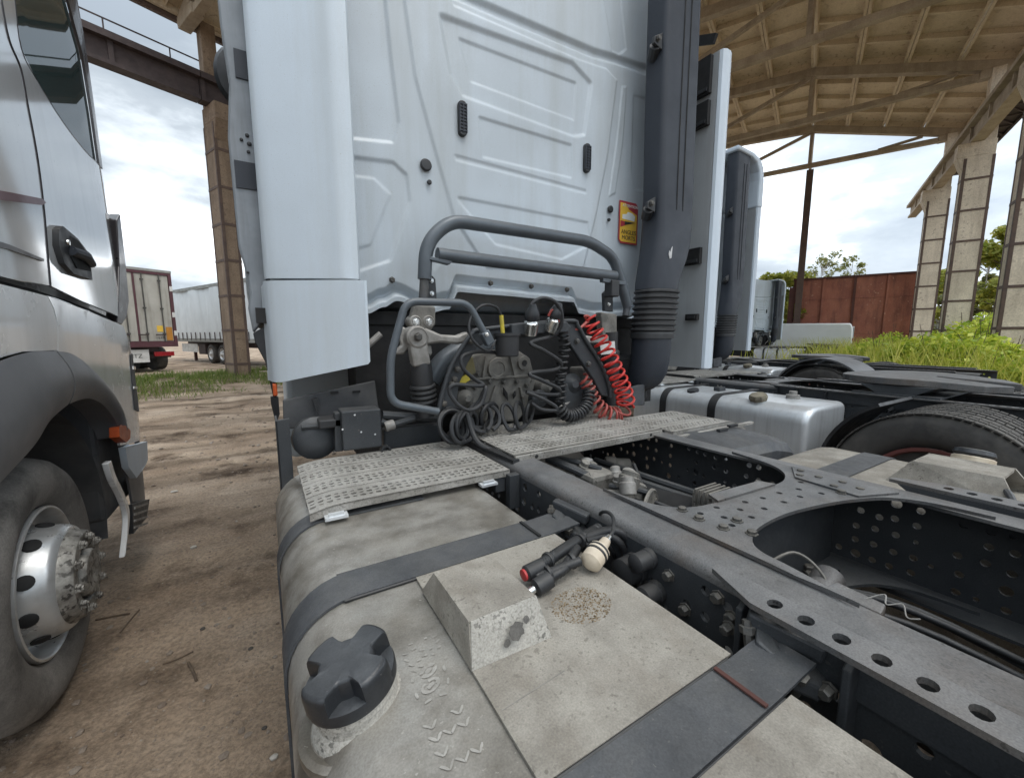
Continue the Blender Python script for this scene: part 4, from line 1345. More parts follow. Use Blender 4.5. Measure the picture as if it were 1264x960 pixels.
for poly in ([(0.624, 1.740, 1.686), (0.650, 1.740, 1.709), (0.664, 1.740, 1.693), (0.669, 1.740, 1.599), (0.617, 1.740, 1.596)], [(1.666, 1.740, 1.685), (1.690, 1.740, 1.704), (1.735, 1.740, 1.688), (1.740, 1.740, 1.583), (1.676, 1.740, 1.586)]):
    p = obj('mount_plate', MB().prism(poly, (0, .025, 0)), MAT['frame_grey'], hr, smooth=0, bevel=.004)
    c = sum((Vector(q) for q in poly), Vector()) / len(poly)
    for dz in (.03, -.025):
        obj('bolt', MB().bolt(c + Vector((0, 0, dz)), (0, -1, 0), .008, .010), MAT['chrome'], p)
obj('buffer_block', MB().box((1.645, 1.66, 1.66), (1.705, 1.72, 1.75)), MAT['black_plastic'], truck, smooth=0, bevel=.006)

# bent handle tube in front of the suspension
hd = fillet([(0.796, 1.500, 1.426), (0.755, 1.500, 1.495), (0.706, 1.500, 1.577), (0.455, 1.500, 1.573), (0.391, 1.500, 1.368), (0.385, 1.500, 1.203), (0.569, 1.500, 1.152)], .045, 7)
hn = obj('handle_hoop', MB().tube(hd, .0145, 14), MAT['tube_grey'], truck, smooth=60)
obj('clamp', MB().obox((0.788, 1.500, 1.439), (.04, .035, .06), Matrix.Rotation(R_(-30), 3, 'Y')), MAT['tube_grey'], hn, smooth=0, bevel=.006)
obj('bolt', MB().bolt(Vector((0.777, 1.500, 1.453)) + Vector((0, -.02, 0)), (0, -1, 0), .007, .01), MAT['chrome'], hn)

# ---------------------------------------------------------------- cab suspension, levers, gearbox behind the cab
def disc(px, r, y, t, n=24):
    return MB().lathe(px, (0, -1, 0), [(r, -t), (r, 0), (r * .82, .006), (r * .8, .003)], n)
sus = obj('suspension_plate', MB().prism([(0.540, 1.660, 1.578), (0.631, 1.660, 1.571), (0.629, 1.660, 1.497), (0.607, 1.660, 1.470), (0.523, 1.660, 1.479), (0.518, 1.660, 1.512)], (0, .04, 0)), MAT['cast_dusty'], truck, smooth=0, bevel=.008)
for p in ((0.541, 1.660, 1.506), (0.597, 1.660, 1.507)):
    o = obj('bushing', disc(p, .026, 1.66, .06), MAT['cast_light'], sus)
    obj('bolt', MB().bolt(Vector(p) + Vector((0, -.006, 0)), (0, -1, 0), .011, .012), MAT['chrome'], sus)
arm = MB().prism([(0.534, 1.630, 1.472), (0.579, 1.630, 1.479), (0.642, 1.630, 1.453), (0.715, 1.630, 1.449), (0.765, 1.630, 1.467), (0.776, 1.630, 1.421), (0.718, 1.630, 1.411), (0.641, 1.630, 1.419), (0.570, 1.630, 1.410), (0.529, 1.630, 1.417)], (0, .045, 0))
la = obj('lever_arm', arm, MAT['cast_light'], truck, bevel=.010)
obj('pivot', disc((0.536, 1.620, 1.443), .046, 1.62, .07), MAT['cast_light'], la)
obj('bolt', MB().bolt((0.534, 1.612, 1.443), (0, -1, 0), .014, .016), MAT['bolt_steel'], la)
hk = MB().prism([(0.486, 1.670, 1.489), (0.526, 1.670, 1.469), (0.524, 1.670, 1.413), (0.496, 1.670, 1.373), (0.459, 1.670, 1.371), (0.456, 1.670, 1.387), (0.484, 1.670, 1.410), (0.475, 1.670, 1.456)], (0, .03, 0))
obj('hook_casting', hk, MAT['cast_light'], truck, bevel=.008)
hk2 = MB().prism([(0.591, 1.670, 1.415), (0.612, 1.670, 1.405), (0.615, 1.670, 1.374), (0.604, 1.670, 1.360), (0.593, 1.670, 1.381)], (0, .03, 0))
obj('hook_casting', hk2, MAT['cast_light'], truck, bevel=.004)
ax = Vector((0.579, 1.680, 1.132)) - Vector((0.549, 1.660, 1.413))
ln = ax.length
shk = obj('damper', MB().lathe((0.549, 1.660, 1.413), ax, [(.035, 0), (.038, .01), (.038, ln * .25), (.045, ln * .26), (.047, ln * .28), (.047, ln * .60), (.038, ln * .62), (.038, ln * 1.1)], 20), MAT['black_plastic'], truck)
obj('damper_head', MB().obox(Vector((0.546, 1.645, 1.373)), (.075, .05, .095), Matrix.Rotation(R_(-8), 3, 'Y')), MAT['cast_light'], shk, smooth=0, bevel=.008)
for k in range(4):
    c = Vector((0.549, 1.660, 1.413)) + ax * (.66 + .075 * k)
    obj('spring_coil', MB().tube([c + (Matrix.Rotation(a, 3, ax) @ Vector((.046, 0, .012))) for a in np.linspace(0, 6.0, 20)], .009, 8), MAT['black_plastic'], shk)
obj('dust_sleeve', MB().tube([(0.432, 1.800, 1.456), (0.369, 1.800, 1.402)], .014, 10), MAT['cast_light'], truck)

# bow-shaped carrier
bow = [(0.607, 1.600, 1.135), (0.623, 1.600, 1.200), (0.662, 1.600, 1.310), (0.720, 1.600, 1.401), (0.766, 1.600, 1.456), (0.829, 1.600, 1.477), (1.289, 1.600, 1.520), (1.351, 1.600, 1.497), (1.407, 1.600, 1.424), (1.524, 1.600, 1.286), (1.581, 1.600, 1.170), (1.590, 1.600, 1.116),
       (1.536, 1.600, 1.129), (1.474, 1.600, 1.220), (1.388, 1.600, 1.317), (1.291, 1.600, 1.425), (1.240, 1.600, 1.449), (0.877, 1.600, 1.428), (0.797, 1.600, 1.400), (0.749, 1.600, 1.331), (0.705, 1.600, 1.239), (0.688, 1.600, 1.135)]
bw = obj('carrier_bow', MB().prism(bow, (0, .03, 0)), MAT['frame_grey'], truck, smooth=0, bevel=.006)
rim_pts = [Vector(p) + Vector((0, -.008, 0)) for p in bow[:12]]
obj('carrier_flange', MB().tube(spl(rim_pts, 4), .010, 8), MAT['frame_grey'], bw, smooth=60)
for p in ((0.761, 1.597, 1.425), (0.682, 1.597, 1.265), (0.671, 1.597, 1.245), (0.632, 1.597, 1.165), (1.351, 1.597, 1.420), (1.430, 1.597, 1.303), (0.698, 1.597, 1.306)):
    obj('bolt', MB().bolt(p, (0, -1, 0), .012, .012), MAT['bolt_steel'], bw)
obj('carrier_tube', MB().tube(spl([(0.644, 1.780, 1.243), (0.710, 1.780, 1.334), (0.822, 1.780, 1.388), (0.976, 1.780, 1.393)], 6), .045, 14), MAT['tube_grey'], truck, smooth=60)
sp = MB().prism([(0.946, 1.560, 1.499), (1.256, 1.560, 1.515), (1.287, 1.560, 1.488), (1.267, 1.560, 1.464), (0.946, 1.560, 1.449)], (0, .06, 0))
obj('socket_bracket', sp, MAT['frame_grey'], truck, smooth=0, bevel=.006)

# gearbox housing
gb = MB()
gb.prism([(0.789, 1.720, 1.345), (0.899, 1.720, 1.380), (1.081, 1.720, 1.377), (1.153, 1.720, 1.335), (1.189, 1.720, 1.217), (1.155, 1.720, 1.092), (1.081, 1.720, 1.015), (0.895, 1.720, 1.028), (0.810, 1.720, 1.124), (0.779, 1.720, 1.241)], (0, .30, 0))
gh = obj('gearbox_housing', gb, MAT['cast_dusty'], truck, smooth=0, bevel=.012)
obj('cover_boss', MB().lathe((0.959, 1.718, 1.289), (0, -1, 0), [(.055, 0), (.052, .012), (.035, .014), (.032, .008)], 28), MAT['cast_dusty'], gh)
for p in ((0.807, 1.715, 1.311), (1.106, 1.715, 1.312)):
    e = MB().lathe(p, (0, -1, 0), [(.034, -.02), (.034, .012), (.016, .012), (.013, -.01)], 18)
    obj('lifting_eye', e, MAT['cast_dusty'], gh)
    obj('eye_bore', MB().lathe(Vector(p) + Vector((0, -.0125, 0)), (0, -1, 0), [(.014, 0), (.013, .001)], 14), MAT['cavity_black'], gh)
obj('housing_seam', MB().box(((0.799, 1.710, 1.248)[0], 1.700, (0.799, 1.710, 1.248)[2] - .004), ((1.147, 1.710, 1.228)[0], 1.722, (0.799, 1.710, 1.248)[2] + .004)), MAT['cast_dusty'], gh, smooth=0)
for k, p in enumerate(((0.850, 1.710, 1.268), (0.910, 1.710, 1.230), (0.990, 1.710, 1.221), (1.065, 1.710, 1.221), (1.123, 1.710, 1.201), (0.883, 1.710, 1.177), (1.099, 1.710, 1.140), (0.832, 1.710, 1.208))):
    obj('bolt', MB().bolt(p, (0, -1, 0), .010, .012), MAT['bolt_steel'], gh)
for p, q, s in (((0.983, 1.705, 1.198), (1.010, 1.705, 1.132), .012), ((1.052, 1.705, 1.177), (1.043, 1.705, 1.137), .010)):
    obj('cast_recess', MB().tube([p, (Vector(p) + Vector(q)) / 2, q], .01, 8, rs=[.002, s, .002]), MAT['cavity_black'], gh)
for p, q in (((0.893, 1.710, 1.350), (0.875, 1.710, 1.251)), ((1.027, 1.710, 1.347), (1.055, 1.710, 1.242)), ((0.945, 1.710, 1.208), (0.891, 1.710, 1.070)), ((1.084, 1.710, 1.191), (1.114, 1.710, 1.064))):
    obj('cast_rib', MB().beam(p, q, .010, .016, (0, 1, 0)), MAT['cast_dusty'], gh, smooth=0)
obj('olive_bracket', MB().prism([(0.767, 1.690, 1.333), (0.816, 1.690, 1.353), (0.832, 1.690, 1.278), (0.782, 1.690, 1.258)], (0, .02, 0)), mk('olive_metal', (.20, .17, .06), (.14, .125, .07), 12), truck, smooth=0, bevel=.004)
obj('cable_tray', MB().beam((0.724, 1.650, 1.240), (0.771, 1.650, 1.266), .012, .03), MAT['plug_yellow'], truck, smooth=0)
# crowded actuators left of the housing, under the loops
for p, r, q in (((0.766, 1.660, 1.166), .035, (0, -1, .1)), ((0.813, 1.640, 1.116), .028, (.2, -1, .2)), ((1.179, 1.660, 1.132), .04, (0, -1, .1)), ((1.248, 1.700, 1.181), .035, (.2, -1, 0)), ((1.388, 1.660, 1.193), .05, (-.1, -1, .1)), ((1.505, 1.700, 1.064), .04, (0, -1, 0))):
    m = MB().lathe(p, q, [(r, -.12), (r, -.03), (r * 1.15, -.03), (r * 1.15, -.01), (r * .8, .0), (r * .4, .02)], 18)
    obj('actuator', m, MAT['cast_dusty'] if r < .036 else MAT['frame_grey'], truck)
obj('actuator_box', MB().box((1.33, 1.66, 1.05), (1.47, 1.80, 1.20)), MAT['frame_grey'], truck, smooth=0, bevel=.012)
obj('actuator_box', MB().box((1.50, 1.70, 1.0), (1.60, 1.84, 1.27)), MAT['cast_dusty'], truck, smooth=0, bevel=.012)
# right hand side of the bay
obj('bay_strut', MB().tube([(1.293, 1.660, 1.067), (1.702, 1.720, 1.257)], .011, 8), MAT['cast_light'], truck)
obj('bay_strut', MB().tube([(1.655, 1.660, 0.962), (2.125, 1.800, 1.270)], .010, 8), MAT['bolt_steel'], truck)
obj('lever_arm', MB().prism([(1.420, 1.680, 1.457), (1.552, 1.680, 1.440), (1.655, 1.680, 1.448), (1.656, 1.680, 1.403), (1.421, 1.680, 1.406)], (0, .04, 0)), MAT['cast_light'], truck, bevel=.008)
obj('suspension_plate', MB().prism([(1.608, 1.700, 1.577), (1.732, 1.700, 1.567), (1.739, 1.700, 1.430), (1.632, 1.700, 1.430)], (0, .05, 0)), MAT['cast_dusty'], truck, smooth=0, bevel=.008)
obj('damper', MB().lathe((1.686, 1.700, 1.467), (.08, .05, -1), [(.04, 0), (.04, .1), (.05, .11), (.05, .3), (.04, .32), (.04, .42)], 18), MAT['black_plastic'], truck)
obj('label_plate', MB().prism([(1.551, 1.640, 1.409), (1.659, 1.640, 1.417), (1.668, 1.640, 1.350), (1.560, 1.640, 1.344)], (0, .004, 0)), MAT['flap_white'], truck, smooth=0, label='white label plate behind the red hose')
obj('air_bag', MB().lathe((2.02, 1.88, 1.02), (0, 0, 1), [(.10, 0), (.13, .03), (.13, .12), (.11, .14), (.13, .17), (.13, .28), (.10, .3)], 20), MAT['cavity_black'], truck)
obj('bay_shade_sheet', MB().box((.35, 1.955, .98), (2.35, 1.965, 1.52)), MAT['cavity_black'], truck, smooth=0)  # added black sheet, its colour standing in for the shade of the open bay
obj('side_bracket', MB().prism([(1.750, 1.660, 1.133), (1.939, 1.660, 1.159), (1.947, 1.660, 1.030), (1.768, 1.660, 1.036)], (0, .03, 0)), MAT['strap_grey'], truck, smooth=0, bevel=.004)

# left hand corner under the fairing
pn = MB().prism([(0.050, 1.880, 1.189), (0.417, 1.880, 1.247), (0.434, 1.880, 1.058), (0.045, 1.880, 1.068)], (0, .02, 0))
ap = obj('rear_apron', pn, MAT['liner_grey'], truck, smooth=0, bevel=.004)
obj('apron_rib', MB().prism([(0.156, 1.870, 1.188), (0.177, 1.870, 1.193), (0.173, 1.870, 1.117)], (0, -.02, 0)), MAT['black_plastic'], ap, smooth=0)
for p in ((0.245, 1.875, 1.208), (0.334, 1.875, 1.205)):
    obj('apron_slot', MB().box((p[0] - .015, p[1] - .008, p[2] - .004), (p[0] + .015, p[1] + .002, p[2] + .004)), MAT['cavity_black'], ap, smooth=0)
bx = obj('control_box', MB().prism([(0.236, 1.660, 1.159), (0.386, 1.660, 1.157), (0.386, 1.660, 0.999), (0.237, 1.660, 1.001)], (0, .10, 0)), MAT['frame_grey'], truck, smooth=0, bevel=.006)
for p in ((0.285, 1.659, 1.141), (0.238, 1.659, 1.089), (0.306, 1.659, 1.070), (0.359, 1.659, 1.054)):
    obj('paint_chip', MB().lathe(p, (0, -1, 0), [(.004, 0), (.003, .001)], 7), MAT['paint_scuff'], bx)
obj('box_bracket', MB().prism([(0.218, 1.700, 1.148), (0.242, 1.700, 1.149), (0.242, 1.700, 0.991), (0.212, 1.700, 0.992)], (0, .05, 0)).box((.30, 1.72, 1.06), (.335, 1.80, 1.10)), MAT['frame_grey'], truck, smooth=0, bevel=.004)
obj('corner_upright', MB().prism([(.016, 1.70, 1.14), (.062, 1.70, 1.145), (.062, 1.70, .70), (.016, 1.70, .70)], (0, .012, 0)).prism([(.016, 1.70, 1.14), (.024, 1.70, 1.14), (.024, 1.70, .70), (.016, 1.70, .70)], (0, .12, 0)), MAT['frame_grey'], truck, smooth=0, bevel=.003)
vs_ = obj('valve_housing', MB().lathe((0.151, 1.780, 1.042), (.1, -1, .1), [(.07, -.08), (.085, -.02), (.085, .02), (.06, .04), (.03, .045)], 20), MAT['frame_grey'], truck)
obj('valve_cap', MB().box((.16, 1.70, 1.09), (.26, 1.80, 1.125)), MAT['black_plastic'], vs_, smooth=0, bevel=.006)
obj('pipe', MB().tube([(0.102, 1.740, 1.099), (0.242, 1.740, 1.095)], .012, 8), MAT['frame_grey'], truck)
obj('pipe', MB().tube([(0.397, 1.720, 1.092), (0.437, 1.720, 1.070), (0.544, 1.720, 1.090)], .014, 8), MAT['frame_grey'], truck)
obj('pipe', MB().tube([(0.410, 1.740, 1.115), (0.656, 1.740, 1.074)], .018, 8), MAT['frame_grey'], truck)
obj('pipe_collar', MB().lathe((0.431, 1.710, 1.072), (1, 0, .2), [(.02, -.02), (.022, -.015), (.022, .015), (.02, .02)], 12), MAT['cast_light'], truck)
obj('cross_beam', MB().prism([(0.419, 1.760, 1.046), (0.682, 1.760, 1.045), (0.680, 1.760, 0.944), (0.415, 1.760, 0.953)], (0, .05, 0)), MAT['frame_grey'], truck, smooth=0, bevel=.008)
obj('pipe_hole', MB().lathe((0.400, 1.655, 0.981), (.1, -1, 0), [(.018, -.03), (.022, -.02), (.022, .0), (.014, .0), (.012, -.02)], 14), MAT['black_plastic'], truck)

mk('grease', (.085, .08, .072), (.13, .122, .11), 60, (.5, .7), 0, grain=.3)
# ---------------------------------------------------------------- chassis rails with drilled webs
ZT = .983
def rail(side, xo, xi):
    """C-profile rail: xo outer (web) side, xi inner edge of the flanges."""
    s = 1 if xi > xo else -1
    y0, y1 = -2.2, 1.86
    r = .032
    m = MB()
    # rolled top: flange, rounded corner
    prof = [(xi, ZT - .009), (xi, ZT)]
    for k in range(7):
        a = R_(90 - 90 * k / 6)
        prof.append((xo + s * (r - r * math.cos(a)), ZT - r + r * math.sin(a)))
    prof += [(xo + s * .009, ZT - r), (xo + s * .012, ZT - .016), (xo + s * r, ZT - .009)]
    n = len(prof)
    vs = [(x, y, z) for y in (y0, y1) for x, z in prof]
    m.add(vs, [(i, (i + 1) % n, n + (i + 1) % n, n + i) for i in range(n)])
    ra = obj('chassis_rail', m, MAT['frame_top'], truck, smooth=40)
    zb = ZT - .285
    random.seed(11 if side < 0 else 12)
    nu, nv = 88, 5
    def hole(i, j):
        y = y0 + (y1 - y0) * (i + .5) / nu
        dens = .72 if (.95 < y < 1.5 or -.6 < y < .50) else .48
        if random.random() > dens: return None
        q = .0105 if random.random() < .75 else (.014 if random.random() < .6 else .007)
        return (q, q, random.uniform(-.006, .006), random.uniform(-.006, .006))
    w = MB().plate(y0, y1, zb, ZT - r, nu, nv, hole, lambda u, v, t: (xo + s * t, u, v), .009)
    obj('rail_web', w, MAT['frame_grey'], ra, smooth=0)
    obj('bottom_flange', MB().box((min(xo, xi), y0, zb - .009), (max(xo, xi), y1, zb - .0002)), MAT['frame_grey'], ra, smooth=0)
    return ra
railL = rail(-1, .744, .856)
railR = rail(1, 1.656, 1.541)

def bolts(parent, pts, ax, r=.014, t=.014):
    for p in pts:
        obj('bolt', MB().bolt(p, ax, r, t), MAT['bolt_steel'], parent)
# bolt clusters on the outer side of the near rail
bolts(railL, [(.744, y, z) for y, z in ((.545, .915), (.50, .86), (.43, .93), (.40, .905), (.36, .90), (.335, .88), (.30, .93), (.27, .905), (1.02, .83), (.98, .80), (.62, .86), (.575, .80))], (-1, 0, 0), .011, .014)

# ---------------------------------------------------------------- cross member: flared top and bottom plates
def xplate(z, t, mat, name):
    far = [(.84, .86), (.86, .74), (.90, .665), (.96, .632), (1.06, .618), (1.30, .605), (1.40, .62), (1.47, .665), (1.515, .74), (1.545, .88)]
    near = [(1.545, .20), (1.53, .31), (1.48, .385), (1.40, .425), (1.28, .460), (1.12, .485), (.98, .480), (.905, .455), (.872, .42), (.862, .36), (.84, .24)]
    pts = [Vector((x, y, 0)) for x, y in far]
    a = [(p.x, p.y) for p in spl(pts, 4)]
    b = [(p.x, p.y) for p in spl([Vector((x, y, 0)) for x, y in near], 4)]
    poly = a + b
    holes = []
    random.seed(5)
    cells = [(.93, .60), (.96, .555), (1.0, .60), (1.04, .56), (1.02, .52), (1.10, .58), (1.10, .53), (1.17, .57), (1.19, .525), (1.25, .565), (1.27, .52), (1.33, .55), (1.35, .50), (1.40, .575), (1.42, .53), (.935, .52), (1.46, .48)]
    for x, y in cells:
        holes.append([(x + .0085 * math.cos(k * .785), y + .0085 * math.sin(k * .785)) for k in range(8)])
    m = MB().sheet(poly, lambda u, v: (u, v, z), .045, holes)
    return obj(name, m, MAT[mat], truck, smooth=0, solid=t)
xt = xplate(ZT + .008, .009, 'frame_top', 'cross_member')
xb = xplate(ZT - .255, .009, 'frame_grey', 'cross_member')
obj('cross_web', MB().box((.86, .53, ZT - .25), (1.54, .545, ZT + .002)), MAT['frame_grey'], truck, smooth=0)
bolts(xt, [(x, y, ZT + .013) for x, y in ((.895, .58), (.905, .635), (.965, .525), (.93, .47), (1.45, .60), (1.48, .56), (1.43, .50), (1.49, .50), (1.47, .45), (1.40, .47), (.90, .52), (1.50, .62))], (0, 0, 1), .0105, .009)
ep = obj('gusset_plate', MB().prism([(1.03, .615, ZT + .0135), (1.30, .60, ZT + .0135), (1.28, .640, ZT + .0135), (1.05, .655, ZT + .0135)], (0, 0, .006)), MAT['frame_top'], truck, smooth=0)
ep2 = obj('gusset_plate', MB().prism([(1.40, .43, ZT + .0135), (1.53, .38, ZT + .0135), (1.53, .66, ZT + .0135), (1.42, .60, ZT + .0135)], (0, 0, .005)), MAT['frame_top'], truck, smooth=0)
bolts(xb, [(x, .50 + .02 * (k % 2), ZT - .248) for k, x in enumerate((1.25, 1.29, 1.33, 1.37))], (0, 0, 1), .014, .02)

# perforated angle irons alongside the rails (fifth wheel carriers)
def angle_iron(x0, x1, ytip, flip):
    z = 1.000
    m = MB()
    y_end = -2.0
    n = 50
    def hole(i, j):
        return (.0112, .0145)
    L = ytip - .10
    m.plate(y_end, L, min(x0, x1), max(x0, x1), n, 1, hole, lambda u, v, w: (v, u, z - .010 + w), .010)
    a, b = (x0, x1)
    m.prism([(a, L, z - .010), (b, L, z - .010), (b, ytip, z - .010), (b - (b - a) * .35, ytip - .004, z - .010)], (0, 0, .010))
    o = obj('angle_iron', m, MAT['frame_top'], truck, smooth=0)
    zz = z - .0105
    d = MB().prism([(x1, y_end, zz), (x1, ytip - .02, zz), (x1, ytip - .14, zz - .09), (x1, y_end, zz - .09)], ((x0 - x1) * .12, 0, 0))
    obj('angle_leg', d, MAT['frame_grey'], o, smooth=0)
    return o
ai = angle_iron(.675, .740, .435, 1)
angle_iron(1.735, 1.662, .44, -1)
# carrier brackets below the near angle iron
for y in (.36, .20, -.02):
    k = obj('carrier_bracket', MB().prism([(.742, y, .985), (.70, y, .96), (.70, y, .86), (.742, y, .74)], (0, .012, 0)), MAT['frame_grey'], truck, smooth=0, bevel=.003)
    bolts(k, [(.72, y + .03, .90)], (-1, 0, 0), .010, .02)

# ---------------------------------------------------------------- things between the rails
v1 = obj('solenoid_block', MB().box((1.06, 1.14, .80), (1.20, 1.30, .90)).box((1.09, 1.02, .76), (1.22, 1.13, .85)), MAT['cast_dusty'], truck, smooth=0, bevel=.02)
random.seed(3)
for i in range(13):
    p = Vector((random.uniform(1.06, 1.22), random.uniform(1.0, 1.32), random.uniform(.85, .92)))
    r = random.uniform(.018, .034)
    obj('valve_cap', MB().lathe(p, (random.uniform(-.5, .5), random.uniform(-.5, .5), 1), [(r * 1.2, -.04), (r * 1.2, 0), (r, .004), (r, .02), (r * .5, .026)], 12), MAT['cast_light'] if i % 3 else MAT['cast_dusty'], v1)
obj('valve_pipe', MB().tube(spl([(1.0, 1.36, .93), (1.06, 1.24, .90), (1.12, 1.16, .86)], 6), .018, 10).tube(spl([(1.05, 1.38, .92), (1.10, 1.26, .92), (1.16, 1.2, .90)], 6), .012, 8).tube(spl([(1.13, 1.12, .86), (1.20, 1.0, .86), (1.24, 1.04, .80)], 6), .012, 8), MAT['frame_grey'], v1)
fan = MB()
for k in range(6):
    a = R_(20 + k * 24)
    fan.beam((1.20, .98, .78), (1.20 + .09 * math.cos(a), .98 + .04 * math.cos(a), .78 + .09 * math.sin(a)), .008, .02)
fan.tube([(1.20 + .09 * math.cos(a), .98 + .04 * math.cos(a), .78 + .09 * math.sin(a)) for a in np.linspace(.3, 2.9, 14)], .007, 6)
obj('fan_guard', fan, MAT['cast_dusty'], truck)
obj('gearbox_tail', MB().lathe((1.2, 1.75, .72), (0, -1, 0), [(.22, 0), (.22, .15), (.17, .28), (.13, .42), (.10, .5), (.10, .62), (.06, .64)], 22), MAT['cast_dusty'], truck)
obj('air_tank', MB().lathe((1.40, 1.30, .70), (0, -1, 0), [(.03, -.1), (.10, -.06), (.12, 0), (.12, .5), (.10, .56), (.03, .58)], 20), MAT['cavity_black'], truck)
obj('pipe_bundle', MB().tube([(1.32, 1.45, .82), (1.42, .85, .80)], .018, 8).tube([(1.36, 1.45, .84), (1.45, .85, .82)], .015, 8).tube([(1.30, 1.4, .76), (1.36, .85, .75)], .02, 8), MAT['frame_grey'], truck)
nb = obj('exhaust_valve', MB().box((1.33, .76, .78), (1.44, .90, .88)), MAT['cast_dusty'], truck, smooth=0, bevel=.012)
for k in range(7):
    obj('cooling_fin', MB().box((1.322, .768 + k * .018, .785), (1.45, .775 + k * .018, .888)), MAT['cast_dusty'], nb, smooth=0)
obj('valve_body', MB().lathe((1.42, .80, .84), (.8, -.5, .1), [(.045, -.05), (.05, .0), (.05, .06), (.04, .09), (.025, .1)], 16), MAT['cast_dusty'], nb)
obj('valve_pipe', MB().tube(spl([(1.38, .78, .82), (1.40, .70, .80), (1.44, .66, .78)], 6), .018, 10), MAT['cast_light'], nb)
obj('valve_body', MB().lathe((1.50, .75, .86), (.2, -.3, 1), [(.05, -.05), (.05, .02), (.035, .035), (.03, .06)], 16), MAT['cast_dusty'], nb)
random.seed(31)
for i in range(16):
    y = random.uniform(.66, 1.55); x = random.uniform(.92, 1.5); z = random.uniform(.62, .80)
    if i % 2:
        r = random.uniform(.018, .045)
        obj('valve_body', MB().lathe((x, y, z), (random.uniform(-1, 1), random.uniform(-1, 1), random.uniform(-.2, .8)), [(r, -.07), (r * 1.15, -.06), (r * 1.15, -.02), (r, -.015), (r, .05), (r * .6, .06), (r * .5, .08)], 14), MAT['cast_dusty' if i % 3 else 'frame_grey'], truck)
    else:
        obj('valve_block', MB().obox((x, y, z), (random.uniform(.06, .14), random.uniform(.06, .14), random.uniform(.05, .1)), Matrix.Rotation(random.uniform(-.5, .5), 3, 'Z')), MAT['frame_grey' if i % 4 else 'cast_dusty'], truck, smooth=0, bevel=.01)
for i in range(9):
    y0, y1 = random.uniform(1.2, 1.6), random.uniform(.66, .9)
    x0, x1 = random.uniform(.9, 1.5), random.uniform(.9, 1.5)
    P = [(x0, y0, random.uniform(.75, .9)), ((x0 + x1) / 2 + random.uniform(-.1, .1), (y0 + y1) / 2, random.uniform(.7, .86)), (x1, y1, random.uniform(.68, .85))]
    obj('hose', MB().tube(spl(P, 8), random.uniform(.007, .014), 8), MAT['cable_black' if i % 3 else 'cast_dusty'], truck, smooth=60)
for i in range(6):
    x0 = random.uniform(.9, 1.15)
    P = [(x0, .42, random.uniform(.78, .84)), (x0 + random.uniform(.05, .2), .2, random.uniform(.72, .82)), (x0 + random.uniform(-.05, .25), -.5, random.uniform(.68, .78))]
    obj('hose', MB().tube(spl(P, 8), random.uniform(.007, .013), 8), MAT['cable_black' if i % 3 else 'frame_grey'], truck, smooth=60)
obj('prop_shaft', MB().tube([(1.2, 1.2, .66), (1.2, -1.1, .52)], .055, 16), MAT['cavity_black'], truck)
obj('torque_rod', MB().tube([(1.0, .36, .80), (1.16, .40, .82)], .03, 14).tube([(1.12, .40, .82), (1.20, .41, .83)], .036, 14), MAT['frame_top'], truck)
obj('wire', MB().tube(spl([(1.05, .50, .86), (1.12, .46, .90), (1.14, .40, .86), (1.10, .35, .78)], 6), .004, 6), MAT['cast_dusty'], truck)
obj('rail_tab', MB().prism([(.857, .30, ZT + .003), (.90, .295, ZT + .003), (.895, .22, ZT + .003), (.857, .215, ZT + .003)], (0, 0, -.03)), MAT['frame_top'], truck, smooth=0, bevel=.004)
obj('lashing_wire', MB().tube(spl([(.885, .245, .985), (.898, .225, 1.0), (.886, .218, .99), (.894, .20, .998), (.882, .19, .985), (.886, .175, .99)], 6), .0012, 6), MAT['cast_light'], truck)
obj('inner_beam', MB().box((1.25, -1.6, .60), (1.36, .30, .72)), MAT['frame_grey'], truck, smooth=0)

# ---------------------------------------------------------------- walkways of pierced aluminium planks
def plank(x0, x1, y0, y1, z, nu, name='walkway_plank', parent=None, bend=None):
    """One plank with three rows of raised, elongated holes."""
    def hole(i, j):
        if j in (0, 4): return None
        if (i + j) % 2: return (.0088, .0078)
        return (.0066, .0050)
    f = (lambda u, v, w: bend(u, v, z - .012 + w)) if bend else (lambda u, v, w: (u, v, z - .012 + w))
    m = MB().plate(x0, x1, y0, y1, nu, 5, hole, f, .005)
    # side flanges
    for yy in (y0, y1):
        a, b = (yy, yy + .004) if yy == y0 else (yy - .004, yy)
        n = 10
        vs = []
        for k in range(n + 1):
            u = x0 + (x1 - x0) * k / n
            for q, zz in ((a, -.030), (b, -.030), (b, -.0065), (a, -.0065)):
                p = f(u, q, .012 + zz) if bend else (u, q, z + zz)
                vs.append(p)
        m.add(vs, [(4 * k + e, 4 * k + (e + 1) % 4, 4 * k + 4 + (e + 1) % 4, 4 * k + 4 + e) for k in range(n) for e in range(4)] + [(3, 2, 1, 0), (4 * n, 4 * n + 1, 4 * n + 2, 4 * n + 3)])
    return obj(name, m, MAT['walkway_alu'], parent, smooth=0)
def left_bend(u, v, z):
    k = max(0, .17 - u) / .17
    return (u, v, z - .045 * k * k - .004)
wk = obj('walkway', MB().box((.10, 1.22, .955), (.70, 1.24, .968)).box((.10, 1.62, .955), (.70, 1.64, .968)), MAT['walkway_alu'], truck, smooth=0)
for k in range(4):
    y0 = 1.195 + k * .122
    plank(.075, .715 - .02 * (k > 2), y0, y0 + .118, ZT + .006, 28, parent=wk, bend=left_bend)
for x in (.14, .62):
    obj('clip', MB().box((x - .03, 1.165, .945), (x + .03, 1.194, .953)).box((x - .02, 1.170, .953), (x + .02, 1.180, .962)), MAT['alu_bright'], wk, smooth=0)
